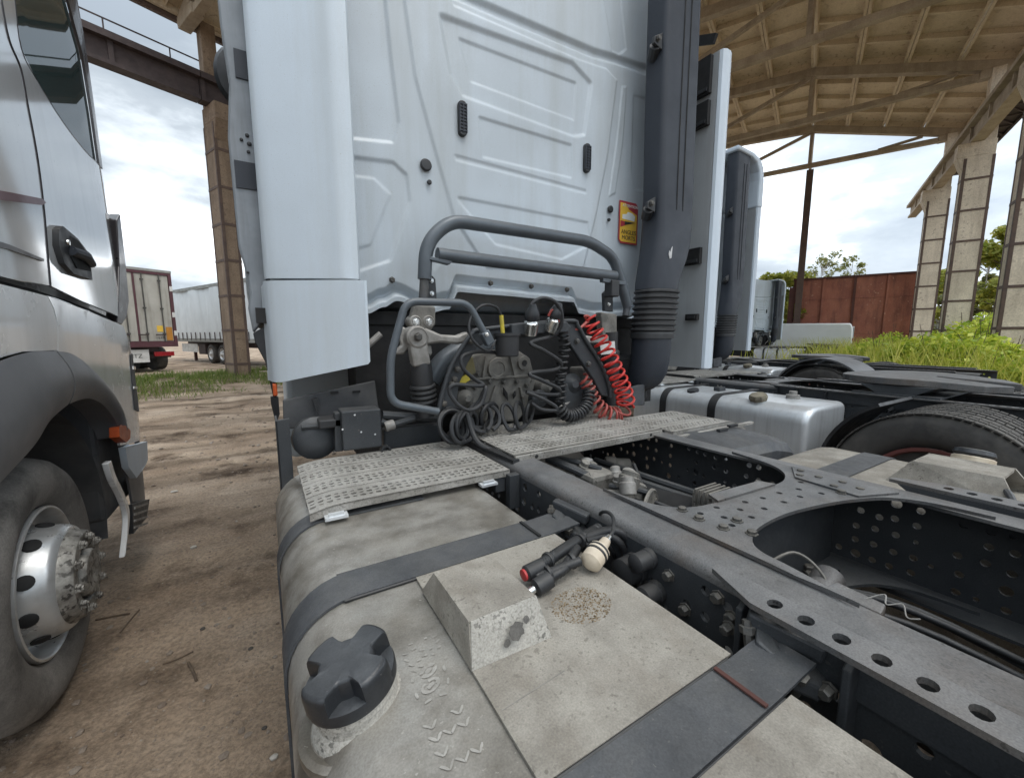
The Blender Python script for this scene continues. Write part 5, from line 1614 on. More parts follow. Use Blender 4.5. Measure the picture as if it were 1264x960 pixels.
wk2 = obj('walkway', MB().box((.80, 1.30, .989), (1.63, 1.32, .998)).box((.80, 1.66, .989), (1.63, 1.68, .998)), MAT['walkway_alu'], truck, smooth=0)
for k in range(4):
    y0 = 1.262 + k * .122
    plank(.775, 1.60, y0, y0 + .118, ZT + .028, 36, parent=wk2)
obj('front_lip', MB().box((.775, 1.252, ZT - .012), (1.60, 1.2605, ZT + .018)), MAT['walkway_alu'], wk2, smooth=0, bevel=.003)
for x in (.87, 1.52):
    obj('lip_hole', MB().lathe((x, 1.2518, ZT + .004), (0, -1, 0), [(.008, 0), (.007, .0008)], 10), MAT['cavity_black'], wk2)
wk3 = obj('walkway', MB().box((1.66, 1.2, .96), (2.3, 1.22, .972)), MAT['walkway_alu'], truck, smooth=0)
def right_bend(u, v, z):
    k = max(0, u - 2.1) / .2
    return (u, v, z - .06 * k * k)
for k in range(3):
    y0 = 1.24 + k * .122
    plank(1.665, 2.30, y0, y0 + .118, ZT + .010, 26, parent=wk3, bend=right_bend)
# hoods and box to the right of the walkway
cv = MB()
ring = []
for y, h in ((1.235, 0), (1.15, -.002), (1.05, -.012), (1.0, -.03), (.975, -.07)):
    ring.append([(1.68, y, .70), (1.68, y, .955 + h), (1.75, y, .975 + h), (2.1, y, .962 + h), (2.25, y, .93 + h), (2.34, y, .86 + h), (2.37, y, .70)])
cv.loft(ring)
bc = obj('battery_cover', cv, MAT['strap_grey'], truck, smooth=30)
for x, y in ((1.92, 1.16), (2.06, 1.19)):
    obj('cover_latch', MB().box((x, y, .968), (x + .07, y + .02, .98)), MAT['black_plastic'], bc, smooth=0)
# bracket between walkway and rail, wiring below
obj('hinge_bracket', MB().box((.70, 1.17, .84), (.742, 1.20, .965)).box((.66, 1.20, .90), (.70, 1.22, .96)), MAT['frame_grey'], truck, smooth=0, bevel=.003)
obj('edge_strip', MB().beam((.735, 1.70, ZT + .01), (.77, 1.24, ZT + .004), .03, .012), MAT['cable_black'], truck, smooth=0)

# ---------------------------------------------------------------- near fuel tank
def tank_mesh(x0, x1, y0, y1, z0, z1, r_out, r_in, out_left=True, dome=.05):
    """Rounded box tank along Y, domed ends."""
    def ring(y, inset):
        pts = []
        a, b, c, d = x0 + inset, x1 - inset, z0 + inset, z1 - inset
        ro, ri = max(.03 if inset > .03 else .01, r_out - inset), max(.006, r_in - inset * .5)
        if not out_left: ro, ri = ri, ro
        for cx, cz, r, a0 in ((b - ri, d - ri, ri, 0), (a + ro, d - ro, ro, 90), (a + ro, c + ro, ro, 180), (b - ri, c + ri, ri, 270)):
            for k in range(9):
                t = R_(a0 + 90 * k / 8)
                pts.append((cx + r * math.cos(t), y, cz + r * math.sin(t)))
        return pts
    rg = []
    for t in (0, .02, .06, .12, .2, .35, .6, 1):
        rg.append(ring(y1 - dome * t, dome * .9 * (1 - math.sqrt(max(0, 1 - (1 - t) ** 2)))))
    ys = np.linspace(y1 - dome, y0 + dome, 14)[1:-1]
    rg += [ring(y, 0) for y in ys]
    for t in (1, .6, .35, .2, .12, .06, .02, 0):
        rg.append(ring(y0 + dome * t, dome * .9 * (1 - math.sqrt(max(0, 1 - (1 - t) ** 2)))))
    return MB().loft(rg)
TZ = .932
tank = obj('fuel_tank', tank_mesh(-.005, .618, -.55, 1.74, .33, TZ, .125, .03), MAT['alu_tank'], truck, smooth=40)
def strap(parent, y0, y1, x1=.70, mat='strap_grey', tx0=-.005, r=.125, xin=.595, lift=.004, tz=TZ):
    path = []
    path.append((tx0 - lift, .45))
    for k in range(9):
        t = R_(180 - 90 * k / 8)
        path.append((tx0 + r + (r + lift) * math.cos(t), tz - r + (r + lift) * math.sin(t)))
    path += [(xin * .6, tz + lift), (xin, tz + lift + .001)]
    if x1: path.append((x1, tz + lift + .006))
    m = MB()
    n = len(path)
    vs = [(x, y, z) for y in (y0, y1) for x, z in path]
    m.add(vs, [(i, i + 1, n + i + 1, n + i) for i in range(n - 1)])
    return obj('tank_strap', m, MAT[mat], parent, smooth=40, solid=.005)
s1 = strap(tank, .800, .895)
s2 = strap(tank, .243, .322)
s0 = strap(tank, 1.20, 1.275, None, xin=.40)
for y0, y1 in ((.797, .898), (.240, .325)):
    m = MB()
    for e in (y0, y1):
        pts = [(.10, e, TZ + .003), (.3, e, TZ + .003), (.60, e, TZ + .003)]
        m.tube(pts, .0035, 6)
    obj('rubber_edge', m, MAT['cable_black'], tank)
obj('strap_joint', MB().box((.565, .801, TZ + .0095), (.573, .894, TZ + .0125)), MAT['cavity_black'], s1, smooth=0)
obj('strap_joint', MB().box((.555, .244, TZ + .0095), (.562, .321, TZ + .0125)), MAT['rust_dark'], s2, smooth=0)
# strap anchors on the rail
def anchor(y):
    m = MB().prism([(.742, y - .05, .90), (.742, y + .05, .96), (.70, y + .05, .965), (.66, y + .03, .95), (.66, y - .03, .935), (.70, y - .05, .91)], (0, 0, -.03))
    m.beam((.69, y + .06, .965), (.735, y - .04, .945), .03, .03)
    o = obj('strap_anchor', m, MAT['frame_grey'], truck, smooth=0, bevel=.006)
    obj('anchor_bolt', MB().lathe((.672, y + .045, .93), (.2, .3, 1), [(.008, -.03), (.008, .015), (.013, .015), (.013, .026), (.008, .027), (.008, .036)], 6), MAT['bolt_steel'], o)
    obj('anchor_bolt', MB().lathe((.675, y - .03, .915), (-.3, -.2, 1), [(.008, -.03), (.008, .01), (.013, .01), (.013, .02), (.007, .021)], 6), MAT['bolt_steel'], o)
anchor(.845)
anchor(.285)
# dusty sheet cover and folded sensor guard
cover = obj('tank_cover_sheet', MB().prism([(.243, .797, TZ + .0025), (.612, .797, TZ + .0025), (.612, .327, TZ + .0025), (.237, .327, TZ + .0025)], (0, 0, .0045)), MAT['cover_dusty'], tank, smooth=0)
obj('sheet_crease', MB().beam((.245, .432, TZ + .0070), (.36, .440, TZ + .0070), .0016, .0010), MAT['cast_dusty'], cover, smooth=0)
obj('tank_cover_sheet', MB().prism([(.26, .238, TZ + .0025), (.612, .238, TZ + .0025), (.612, -.4, TZ + .0025), (.26, -.4, TZ + .0025)], (0, 0, .0045)), MAT['cover_dusty'], tank, smooth=0)
zg, zt = TZ + .0072, TZ + .072
g = MB()
g.add([(.240, .745, zg), (.240, .515, zg), (.246, .535, zt), (.246, .690, zt), (.366, .690, zt), (.370, .535, zt), (.385, .508, zg), (.236, .510, zg)],
      [(0, 1, 2, 3), (3, 2, 5, 4)])
gd = obj('sensor_guard', g, MAT['cover_dusty'], tank, smooth=0, solid=.004)
obj('guard_face', MB().prism([(.2385, .5125, zg), (.386, .5065, zg), (.3715, .5325, zt + .001), (.2475, .5325, zt + .001)], (0, .003, 0)), MAT['guard_speckled'], gd, smooth=0)
obj('guard_back', MB().prism([(.240, .745, zg), (.400, .745, zg), (.366, .690, zt), (.246, .690, zt)], (0, -.003, 0)), MAT['cover_dusty'], gd, smooth=0)
for px in ((.318, .5135, TZ + .042), (.337, .5145, TZ + .055), (.300, .5130, TZ + .028)):
    r = .014 if px[0] == .318 else .006
    gm_ = MB().lathe(px, (.0, -.93, .36), [(r, .0030), (r * .6, .0032)], 18)
    gm_.v = [tuple(Vector(px) + (Vector(v) - Vector(px)) * (1 + .35 * noise.noise((v[0] * 190, v[2] * 190, 3)))) for v in gm_.v]
    obj('grease_spot', gm_, MAT['grease'], gd)
# filler cap: four-lobed black grip on a neck
cc, cax = Vector((.085, .570, TZ - .02)), Vector((-.20, -.03, .98)).normalized()
neck = obj('filler_neck', MB().lathe(cc, cax, [(.070, -.01), (.064, .006), (.057, .012), (.055, .03), (.060, .032), (.060, .043), (.052, .046)], 36), MAT['guard_speckled'], tank)
u = cax.cross(Vector((0, 1, 0))).normalized(); w_ = cax.cross(u)
def lobed(t, k, r0=.064, dr=.0):
    out = []
    for i in range(64):
        a = 2 * math.pi * i / 64
        q = max(0., min(1., (math.cos(4 * a) + .62) / .75))
        q = q * q * (3 - 2 * q)
        r = r0 * k * ((1 - dr) + dr * q)
        out.append(cc + cax * t + (u * math.cos(a + .55) + w_ * math.sin(a + .55)) * r)
    return out
rings = [lobed(.041, .92), lobed(.043, .97), lobed(.056, .98), lobed(.060, .96), lobed(.0605, .88)]
cap_ = obj('filler_cap', MB().loft(rings), MAT['cap_black'], neck, smooth=50)
g2 = MB().loft([lobed(.050, .995, .064, .34), lobed(.076, .985, .064, .38), lobed(.083, .965, .064, .39), lobed(.0865, .93, .064, .40), lobed(.0880, .86, .064, .41), lobed(.0872, .45, .064, .38)])
obj('cap_grip', g2, MAT['cap_black'], neck, smooth=40, label='four-lobed black grip on top of the filler cap')
obj('weld_ring', MB().lathe(cc - cax * .008, cax, [(.088, -.008), (.086, .004), (.078, .008), (.07, .002)], 36), MAT['alu_tank'], tank)
# boot print left in the dust on the tank: small pale patches of cleaned metal
mk('clean_metal', (.50, .48, .44), (.37, .35, .315), 60, (.4, .55), .5)
random.seed(21)
fp = MB()
def dash(x, y, ln, wd, ang):
    c, q = math.cos(ang), math.sin(ang)
    pts = [(-1, -.7), (-.5, -1), (.45, -.9), (1, -.5), (.9, .6), (.3, 1), (-.6, .85), (-1, .4)]
    fp.add([(x + u_ * ln * c - v_ * wd * q + random.uniform(-.0006, .0006), y + u_ * ln * q + v_ * wd * c + random.uniform(-.0006, .0006), TZ + .0012) for u_, v_ in pts], [tuple(range(8))])
def ring_mark(x, y, rx, ry, ang, w):
    n = 14
    vs = []
    for k in range(n):
        t = 6.283 * k / n
        for e in (1, 1 - w * random.uniform(.7, 1.3)):
            u_, v_ = rx * e * math.cos(t), ry * e * math.sin(t)
            vs.append((x + u_ * math.cos(ang) - v_ * math.sin(ang), y + u_ * math.sin(ang) + v_ * math.cos(ang), TZ + .0012))
    for k in range(n):
        if random.random() < .22: continue
        m = (k + 1) % n
        fp.add([vs[2 * k], vs[2 * m], vs[2 * m + 1], vs[2 * k + 1]], [(0, 1, 2, 3)])
for j in range(5):                                     # toe: rows of short curved bars
    for k in range(-2, 3):
        if random.random() < .2: continue
        dash(.190 + k * .0135 + random.uniform(-.002, .002), .628 - j * .0135 - .004 * abs(k), random.uniform(.003, .0058), random.uniform(.0010, .0024), random.uniform(-.4, .4) + k * .25)
ring_mark(.184, .556, .016, .011, .5, .45); ring_mark(.178, .528, .017, .011, .45, .4)
dash(.184, .556, .006, .0035, .5); dash(.178, .528, .007, .0035, .45)
for x, y, ang in ((.158, .552, 1.2), (.207, .548, 1.4), (.203, .522, 1.2), (.154, .522, 1.5), (.166, .505, .2), (.188, .504, -.3)):
    dash(x, y, .0055, .0022, ang)
for j in range(4):                                     # heel: chevrons
    for k in (-1, 0, 1):
        x, y = .176 + k * .020, .470 - j * .021 - random.uniform(0, .003)
        if random.random() < .2: continue
        dash(x - .0045, y, .0068, .0018, -.85); dash(x + .0045, y, .0068, .0018, .85)
obj('boot_print', fp, MAT['clean_metal'], tank, smooth=0, recalc=False, label='pale boot print in the dust of the tank', kind='stuff')

# round brown stain of rusty specks on the cover sheet
mk('stain_brown', (.25, .185, .11), (.20, .145, .085), 40, (.8, .9), 0, grain=.2)
random.seed(9)
sp_ = MB()
for i in range(900):
    a, q = random.random() * 6.283, random.random() ** .5
    x, y = .485 + .062 * q * math.cos(a), .545 + .050 * q * math.sin(a)
    rr = random.uniform(.0006, .0021)
    sp_.add([(x + rr * math.cos(k * 1.257 + a), y + rr * random.uniform(.6, 1.1) * math.sin(k * 1.257 + a), TZ + .0074) for k in range(5)], [(0, 1, 2, 3, 4)])
obj('rust_stain', sp_, MAT['stain_brown'], tank, smooth=0, recalc=False, kind='stuff', label='round brown stain on the dusty cover sheet')

# ---------------------------------------------------------------- sensor cables on the tank
cb = thing('cable_bundle', 'black corrugated cables with a cream fitting and red plug lying on the near tank', 'cables', (.47, .70, TZ))
def corr(pts, r, name, parent, mat='cable_black', pitch=.006):
    P = spl(pts, 10)
    Q = [P[0]]; rs = []
    L = 0
    out = []
    for a, b in zip(P, P[1:]):
        n = max(1, int((b - a).length / (pitch / 2)))
        for k in range(n):
            out.append(a.lerp(b, k / n))
    out.append(P[-1])
    rs = [r * (1.12 if i % 2 else .95) for i in range(len(out))]
    return obj(name, MB().tube(out, r, 10, rs=rs), MAT[mat], parent, smooth=60)
za = .985
c1 = corr([(0.421, 0.645, 0.968), (0.477, 0.655, 0.972), (0.542, 0.671, 0.975), (0.617, 0.697, 0.970), (0.706, 0.736, 0.955)], .0120, 'cable', cb)
c2 = corr([(0.439, 0.636, 0.962), (0.475, 0.628, 0.965), (0.515, 0.626, 0.968), (0.548, 0.623, 0.970)], .0095, 'cable', cb)
c3 = corr([(0.430, 0.612, 0.957), (0.469, 0.621, 0.960), (0.511, 0.627, 0.965), (0.580, 0.671, 0.968)], .0105, 'cable', cb)
p1 = Vector((0.426, 0.646, 0.968)); d1 = (Vector((0.406, 0.645, 0.966)) - p1).normalized()
obj('plug', MB().lathe(p1, d1, [(.016, -.04), (.0165, 0), (.013, .004), (.010, .005)], 16), MAT['black_plastic'], cb)
obj('red_plug', MB().lathe(p1, d1, [(.012, .002), (.012, .009), (.010, .010)], 14), MAT['plug_red'], cb)
p2 = Vector((0.430, 0.612, 0.957)); d2 = (Vector((0.412, 0.612, 0.953)) - p2).normalized()
obj('plug', MB().lathe(p2, d2, [(.017, -.03), (.0175, .004), (.014, .007), (.009, .008)], 16), MAT['black_plastic'], cb)
obj('plug_pin', MB().lathe(p2, d2, [(.008, .006), (.008, .026), (.006, .028)], 12), MAT['chrome'], cb)
fx = Vector((0.568, 0.612, 0.966)); fa_ = (Vector((0.671, 0.649, 0.995)) - fx).normalized()
ft = obj('fitting', MB().lathe(fx, fa_, [(.009, -.010), (.018, -.005), (.024, 0), (.024, .022), (.020, .024), (.020, .027), (.0245, .028), (.0245, .042), (.016, .046), (.013, .056), (.011, .075), (.007, .076)], 24), MAT['fitting_cream'], cb, label='cream coloured cylindrical fitting')
for t_ in (.0225, .034):
    obj('ring', MB().lathe(fx + fa_ * t_, fa_, [(.0248, 0), (.0256, .001), (.0256, .0045), (.0248, .0055)], 24), MAT['black_plastic'], ft)
obj('nipple', MB().lathe(fx + fa_ * .074, fa_, [(.0105, -.024), (.0105, .005), (.007, .007), (.007, .017)], 14), MAT['chrome'], ft)
tip = fx + fa_ * .09
obj('cable', MB().tube(spl([tip, tip + fa_ * .02, (0.702, 0.680, 1.005), (0.724, 0.722, 1.000), (0.748, 0.773, 0.970), (0.799, 0.821, 0.900)], 8), .0045, 8), MAT['cable_black'], cb)
for pts, r in (([(0.626, 0.696, 0.968), (0.707, 0.697, 0.965), (0.749, 0.682, 0.945), (0.764, 0.667, 0.900), (0.787, 0.687, 0.820)], .0115), ([(0.618, 0.687, 0.966), (0.696, 0.692, 0.955), (0.730, 0.679, 0.930), (0.761, 0.685, 0.870)], .0100), ([(0.613, 0.681, 0.962), (0.685, 0.685, 0.940), (0.747, 0.711, 0.870)], .006)):
    obj('cable', MB().tube(spl(pts, 8), r, 10), MAT['cable_black'], cb, smooth=60)
for p, q in (((0.490, 0.659, 0.972), (0.526, 0.667, 0.974)), ((0.466, 0.629, 0.964), (0.497, 0.630, 0.966)), ((0.537, 0.636, 0.967), (0.557, 0.633, 0.970)), ((0.602, 0.688, 0.972), (0.636, 0.699, 0.972))):
    obj('cable_tie', MB().lathe(p, Vector(q) - Vector(p), [(.0165, -.004), (.017, -.003), (.017, .003), (.0165, .004)], 16), MAT['black_plastic'], cb)
# rail-side plug cluster
for y, z, r in ((.64, .885, .034), (.665, .80, .042), (.60, .93, .022), (.575, .86, .024)):
    obj('rail_plug', MB().lathe((.743, y, z), (-1, 0, 0), [(r * 1.1, 0), (r * 1.1, .012), (r, .014), (r, .05), (r * .6, .056)], 14), MAT['black_plastic'], railL)

# ---------------------------------------------------------------- far side tank of the same truck
tank2 = obj('fuel_tank', tank_mesh(1.76, 2.40, -.75, .93, .33, TZ - .012, .05, .14, True, .11), MAT['cover_dusty'], truck, smooth=40, label='dusty fuel tank beyond the far rail')
def strap_r(y0, y1):
    tz = TZ - .008
    path = [(1.70, tz - .01), (1.80, tz), (2.12, tz)]
    for k in range(9):
        t = R_(90 - 90 * k / 8)
        path.append((2.26 + .144 * math.cos(t), tz - .144 + .144 * math.sin(t)))
    path.append((2.404, .45))
    n = len(path)
    m = MB().add([(x, y, z) for y in (y0, y1) for x, z in path], [(i, i + 1, n + i + 1, n + i) for i in range(n - 1)])
    return obj('tank_strap', m, MAT['strap_grey'], tank2, smooth=40, solid=.005)
strap_r(.60, .70)
strap_r(-.2, -.1)
tz2 = TZ - .012
g = MB()
g.prism([(1.93, .50, tz2), (1.945, .47, tz2 + .075), (2.10, .47, tz2 + .075), (2.20, .50, tz2)], (0, -.018, 0))
g.prism([(1.945, .4505, tz2 + .075), (2.10, .4505, tz2 + .075), (2.10, .34, tz2 + .075), (1.945, .34, tz2 + .075)], (0, 0, -.006))
g2_ = obj('sensor_guard', g, MAT['cover_dusty'], tank2, smooth=0)
hood = MB()
P4 = [(1.92, .52, tz2), (1.95, .46, tz2 + .085), (1.95, .25, tz2 + .085), (1.90, .20, tz2)]
hood.prism(P4, (.012, 0, 0))
P5 = [(2.16, .52, tz2), (2.13, .46, tz2 + .085), (2.13, .25, tz2 + .085), (2.18, .20, tz2)]
hood.prism(P5, (-.012, 0, 0))
hood.prism([(1.9625, .459, tz2 + .0845), (2.1175, .459, tz2 + .0845), (2.1175, .251, tz2 + .0845), (1.9625, .251, tz2 + .0845)], (0, 0, -.01))
obj('guard_hood', hood, MAT['cover_dusty'], tank2, smooth=0)
obj('sensor_cable', MB().tube(spl([(2.04, .30, tz2 + .04), (1.94, .24, tz2 + .05), (1.84, .20, tz2 + .02), (1.74, .16, tz2 - .02)], 6), .009, 8), MAT['strap_grey'], tank2)
nk = obj('filler_neck', MB().lathe((2.30, .38, tz2 - .05), (.25, 0, 1), [(.07, 0), (.06, .03), (.052, .04), (.052, .08), (.06, .085), (.06, .11), (.05, .115)], 24), MAT['fitting_cream'], tank2)
obj('filler_cap', MB().lathe((2.33, .38, tz2 + .06), (.25, 0, 1), [(.055, 0), (.06, .01), (.055, .025), (.03, .03)], 10), MAT['cap_black'], nk)

# ---------------------------------------------------------------- rear axle, fifth wheel (behind the camera on this truck, in view on its neighbours)
AY = -.84
FY = -.44
for s, xo in ((-1, -.02), (1, 2.42)):
    for k, x in enumerate((xo, xo - s * .33)):
        o = MB()
        r, w = .505, .29
        c, ax = Vector((x, AY, .50)), Vector((s, 0, 0))
        o.lathe(c, ax, [(r * .60, -w), (r * .86, -w), (r * .95, -w * .95), (r * .985, -w * .86), (r * .985, -w * .74), (r * .97, -w * .73), (r * .97, -w * .70), (r * .985, -w * .69), (r * .985, -w * .52), (r * .97, -w * .51), (r * .97, -w * .48), (r * .985, -w * .47), (r * .985, -w * .30), (r * .97, -w * .29), (r * .97, -w * .26), (r * .985, -w * .25), (r * .985, -w * .14), (r * .95, -w * .05), (r * .86, 0), (r * .70, .01), (r * .6, -.02), (r * .575, -.05)], 40)
        # shoulder tread blocks
        for q in range(78):
            a = 2 * math.pi * q / 78
            for tt, ww in ((-w * .93, .05), (-w * .60, .045), (-w * .38, .045), (-w * .10, .05)):
                M = Matrix.Rotation(a, 3, 'X')
                p = c + ax * tt + M @ Vector((0, 0, r * .985))
                o.obox(p, (ww, .034, .008), M)
        ty = obj('tyre', o, MAT['tyre'], truck, smooth=40)
        obj('rim', MB().lathe(c, ax, [(r * .58, -.12), (r * .59, -.004), (r * .55, -.006), (r * .50, -.10), (r * .30, -.13), (r * .26, -.12), (r * .2, -.02), (r * .14, -.01)], 28), MAT['rim_red'], ty)
    m = MB()
    R0 = .56
    arcp = [(AY + R0 * math.cos(R_(a)), .52 + R0 * math.sin(R_(a))) for a in range(8, 66, 6)]
    n = len(arcp)
    xa, xb_ = (xo + .01, xo + .60) if s < 0 else (xo - .60, xo - .01)
    m.add([(x, y, z) for x in (xa, xb_) for y, z in arcp], [(i, i + 1, n + i + 1, n + i) for i in range(n - 1)])
    mg = obj('mudguard', m, MAT['black_plastic'], truck, smooth=50, solid=.02)
    obj('mudguard_stay', MB().tube([(xa if s > 0 else xb_, AY + .40, .90), (TX - s * .4, AY + .45, .93)], .02, 8), MAT['frame_grey'], mg)
obj('rear_axle', MB().tube([(.3, AY, .50), (2.1, AY, .50)], .07, 12).lathe((TX, AY - .2, .52), (0, 1, 0), [(.1, 0), (.2, .08), (.22, .2), (.2, .32), (.1, .4)], 18), MAT['cavity_black'], truck)
fw = MB()
N = 40
top = []
for k in range(25):
    a = R_(-30 + 240 * k / 24)
    top.append((TX + .50 * math.cos(a), FY + .04 + .42 * math.sin(a)))
top += [(TX - .34, FY - .42), (TX - .13, FY - .52), (TX - .05, FY - .1), (TX + .05, FY - .1), (TX + .13, FY - .52), (TX + .34, FY - .42)]
zf = 1.13
fw.prism([(x, y, zf - .03 * max(0, (FY - .1 - y)) / .4 - .012 * max(0, y - FY - .3) / .2) for x, y in top], (0, 0, -.05))
f5 = obj('fifth_wheel', fw, MAT['frame_top'], truck, smooth=0, bevel=.006)
for q in (-1, 1):
    sk = MB().prism([(TX + q * .43, FY + .22, zf - .055), (TX + q * .43, FY - .22, zf - .055), (TX + q * .43, FY - .08, zf - .14), (TX + q * .43, FY + .08, zf - .14)], (q * .04, 0, 0))
    obj('fifth_wheel_bearing', sk, MAT['frame_grey'], f5, smooth=0, bevel=.004)
for dy in (.12, -.15):
    obj('fifth_wheel_rib', MB().tube([(TX - .42, FY + dy, zf - .075), (TX + .42, FY + dy, zf - .075)], .025, 10), MAT['frame_grey'], f5)
obj('fifth_wheel_bed', MB().box((.70, FY - .25, 1.0), (1.70, FY + .25, 1.012)), MAT['frame_grey'], f5, smooth=0)

# ================================================================ two more tractor trucks parked alongside
truck['group'] = 'white tractor trucks parked side by side'
SKIP = {'fuel_tank', 'side_marker', 'warning_sticker', 'exhaust_valve', 'solenoid_block', 'fan_guard', 'strap_anchor', 'lashing_wire', 'wire', 'torque_rod', 'air_tank', 'pipe_bundle', 'actuator', 'actuator_box', 'grab_frame', 'paint_scuff', 'bolt', 'bracket_slot', 'rail_plug'}
clean = obj('fuel_tank', tank_mesh(-.005, .618, -.20, 1.42, .33, TZ, .125, .05), MAT['alu_bright'], None, smooth=40)
def clean_tank(t, off):
    """Clean silver tank with two black straps and a cap, in the neighbour's own place."""
    k = clean.copy(); COL.objects.link(k); k.parent = t
    k.location = -ROOT[truck.name]
    for y0, y1 in ((1.0, 1.07), (.50, .57)):
        s = strap(None, y0, y1, .68, 'black_plastic'); s.parent = k
    n = obj('filler_neck', MB().lathe((.10, .20, TZ - .03), (-.3, 0, 1), [(.075, -.01), (.062, .012), (.055, .02), (.055, .035)], 24), MAT['alu_bright'], k)
    obj('filler_cap', MB().lathe((.10, .20, TZ - .03), (-.3, 0, 1), [(.064, .034), (.068, .045), (.066, .062), (.058, .08), (.02, .085)], 9), MAT['cap_dusty'], k)
    obj('filler_cap', MB().lathe((.12, .80, TZ - .03), (-.3, 0, 1), [(.05, .02), (.054, .03), (.05, .05), (.02, .06)], 9), MAT['cap_black'], k)
    obj('vent_valve', MB().box((.30, .66, TZ), (.40, .72, TZ + .035)), MAT['frame_grey'], k, smooth=0, bevel=.005)
    obj('sender_unit', MB().lathe((.42, .10, TZ), (0, 0, 1), [(.05, 0), (.05, .03), (.03, .035), (.03, .06)], 14), MAT['cast_light'], k)
mk('cap_dusty', (.22, .195, .14), (.10, .09, .07), 24, (.6, .8), .2, .05, 60, dust=((.38, .34, .26), .6))
for off, lb in (((3.27, 1.53), 'second tractor truck with shiny silver tank and black intake duct, next to the front truck'),
                ((6.60, 3.45), 'third tractor truck farther right with grey mudguard and white tank, its cab hidden'),
                ((16.8, 7.57), 'far white tractor truck whose small cab shows left of the white van')):
    base = ROOT[truck.name] + Vector((off[0], off[1], 0))
    t = copy_tree(truck, base, SKIP, label=lb, group='white tractor trucks parked side by side')
    clean_tank(t, off)
    # roof spoiler with rounded top corner
    ROOT['_'] = base
    sp = MB()
    prof = [(2.535, 3.125), (2.535, 3.46), (2.50, 3.62), (2.42, 3.71), (2.25, 3.76), (1.9, 3.78), (1.9, 3.725), (2.22, 3.705), (2.34, 3.66), (2.41, 3.56), (2.425, 3.46), (2.425, 3.125)]
    sp.prism([(x, 1.60, z) for x, z in prof], (0, .55, 0))
    o = obj('roof_spoiler', sp, MAT['fairing_white'], t, smooth=0, bevel=.02)
    o.location = -ROOT[truck.name]
    if 5 < off[0] < 10:
        for s, xo in ((-1, -.02),):
            m = MB()
            R0 = .60
            arcp = [(AY + R0 * math.cos(R_(a)), .52 + R0 * math.sin(R_(a))) for a in range(5, 180, 7)]
            n = len(arcp)
            m.add([(x, y, z) for x in (xo, xo + .62) for y, z in arcp], [(i, i + 1, n + i + 1, n + i) for i in range(n - 1)])
            o = obj('mudguard', m, MAT['arch_grey'], t, smooth=50, solid=.02)
            o.location = -ROOT[truck.name]
bpy.data.objects.remove(clean)

# ================================================================ silver truck on the left: its right-hand side
SX = -.75
lt = thing('silver_truck', 'silver truck at the left edge with its wheel arch, door and front wheel towards us', 'truck', (-2.0, 2.3, 0))
def side(out=0.0, curve=True):
    """Map (y, z) to the gently curved side of the cab; out > 0 stands proud towards us."""
    def f(y, z):
        x = SX + out
        x -= .018 * max(0, z - 1.9) ** 2 if curve else 0
        x -= .35 * max(0, y - 3.35) ** 2
        x += .010 * math.sin(z * 2.6 + y * 1.3)
        return (x, y, z)
    return f
def spanel(name, poly, out, mat, parent=lt, step=.07, th=.012, holes=(), smooth=60):
    return obj(name, MB().sheet(poly, side(out), step, holes), MAT[mat], parent, smooth=smooth, solid=th)
seam_raw = [(2.515, 2.907), (2.475, 2.702), (2.472, 2.577), (2.529, 2.504), (2.525, 2.368), (2.520, 2.183), (2.493, 1.972), (2.464, 1.798), (2.446, 1.654)]
seam = [(p.x, p.y) for p in spl([Vector((a, b, 0)) for a, b in seam_raw], 4)]
win = [(2.672, 3.018), (2.620, 2.792), (2.587, 2.603), (2.693, 2.539), (2.942, 2.473), (3.221, 2.444), (3.461, 2.453), (3.475, 2.740), (3.444, 3.041), (3.323, 3.227), (3.271, 3.442)]
pil = [(3.461, 2.453), (3.585, 2.467), (3.698, 2.783), (3.654, 3.093), (3.560, 3.348), (3.540, 3.632), (3.271, 3.442), (3.323, 3.227), (3.444, 3.041), (3.475, 2.740)]
# door skin around the window
dpoly = [(a + .012, b) for a, b in seam] + [(2.773, 1.616), (3.239, 1.576), (3.416, 1.554), (3.553, 1.877), (3.633, 2.229), (3.625, 2.407), (3.581, 2.456)] + [win[6], win[5], win[4], win[3], win[2], win[1], win[0]]
door = spanel('door', dpoly, .0, 'silver_paint')
spanel('window_pane', win, -.006, 'glass_teal', step=.12, th=.004)
spanel('pillar_trim', pil, .004, 'trim_dark', step=.12)
gp = [(.45, 3.6), (.45, 1.66)] + [(2.111, 1.644), (2.397, 1.637)] + [(a - .004, b) for a, b in reversed(seam)] + [(seam[0][0], 3.6)]
gp = [(.45, seam[0][1]), (.45, 1.70), (2.112, 1.647)] + [(a - .004, b) for a, b in reversed(seam)]
rq = spanel('rear_quarter', gp, .0, 'silver_paint', step=.1)
obj('seam_gap', MB().tube([side(.001)(p.x + .004, p.y) for p in spl([Vector((a, b, 0)) for a, b in seam], 6)], .009, 8), MAT['trim_dark'], lt)
# door window seal along its lower curve
sl = MB().tube([side(.002)(a, b) for a, b in [tuple(p) for p in spl([Vector((q[0], q[1], 0)) for q in win[:7]], 4) for p in [(p.x, p.y)]]], .006, 6)
obj('window_seal', sl, MAT['trim_dark'], door)
spanel('red_trim', [(1.927, 1.893), (2.203, 1.949), (2.453, 1.996), (2.485, 1.989), (2.444, 1.969), (2.193, 1.917), (1.917, 1.859)], .014, 'trim_red', rq)
spanel('step_line', [(1.887, 1.748), (2.147, 1.762), (2.401, 1.753), (2.398, 1.743), (2.141, 1.745), (1.882, 1.731)], .008, 'trim_dark', rq)
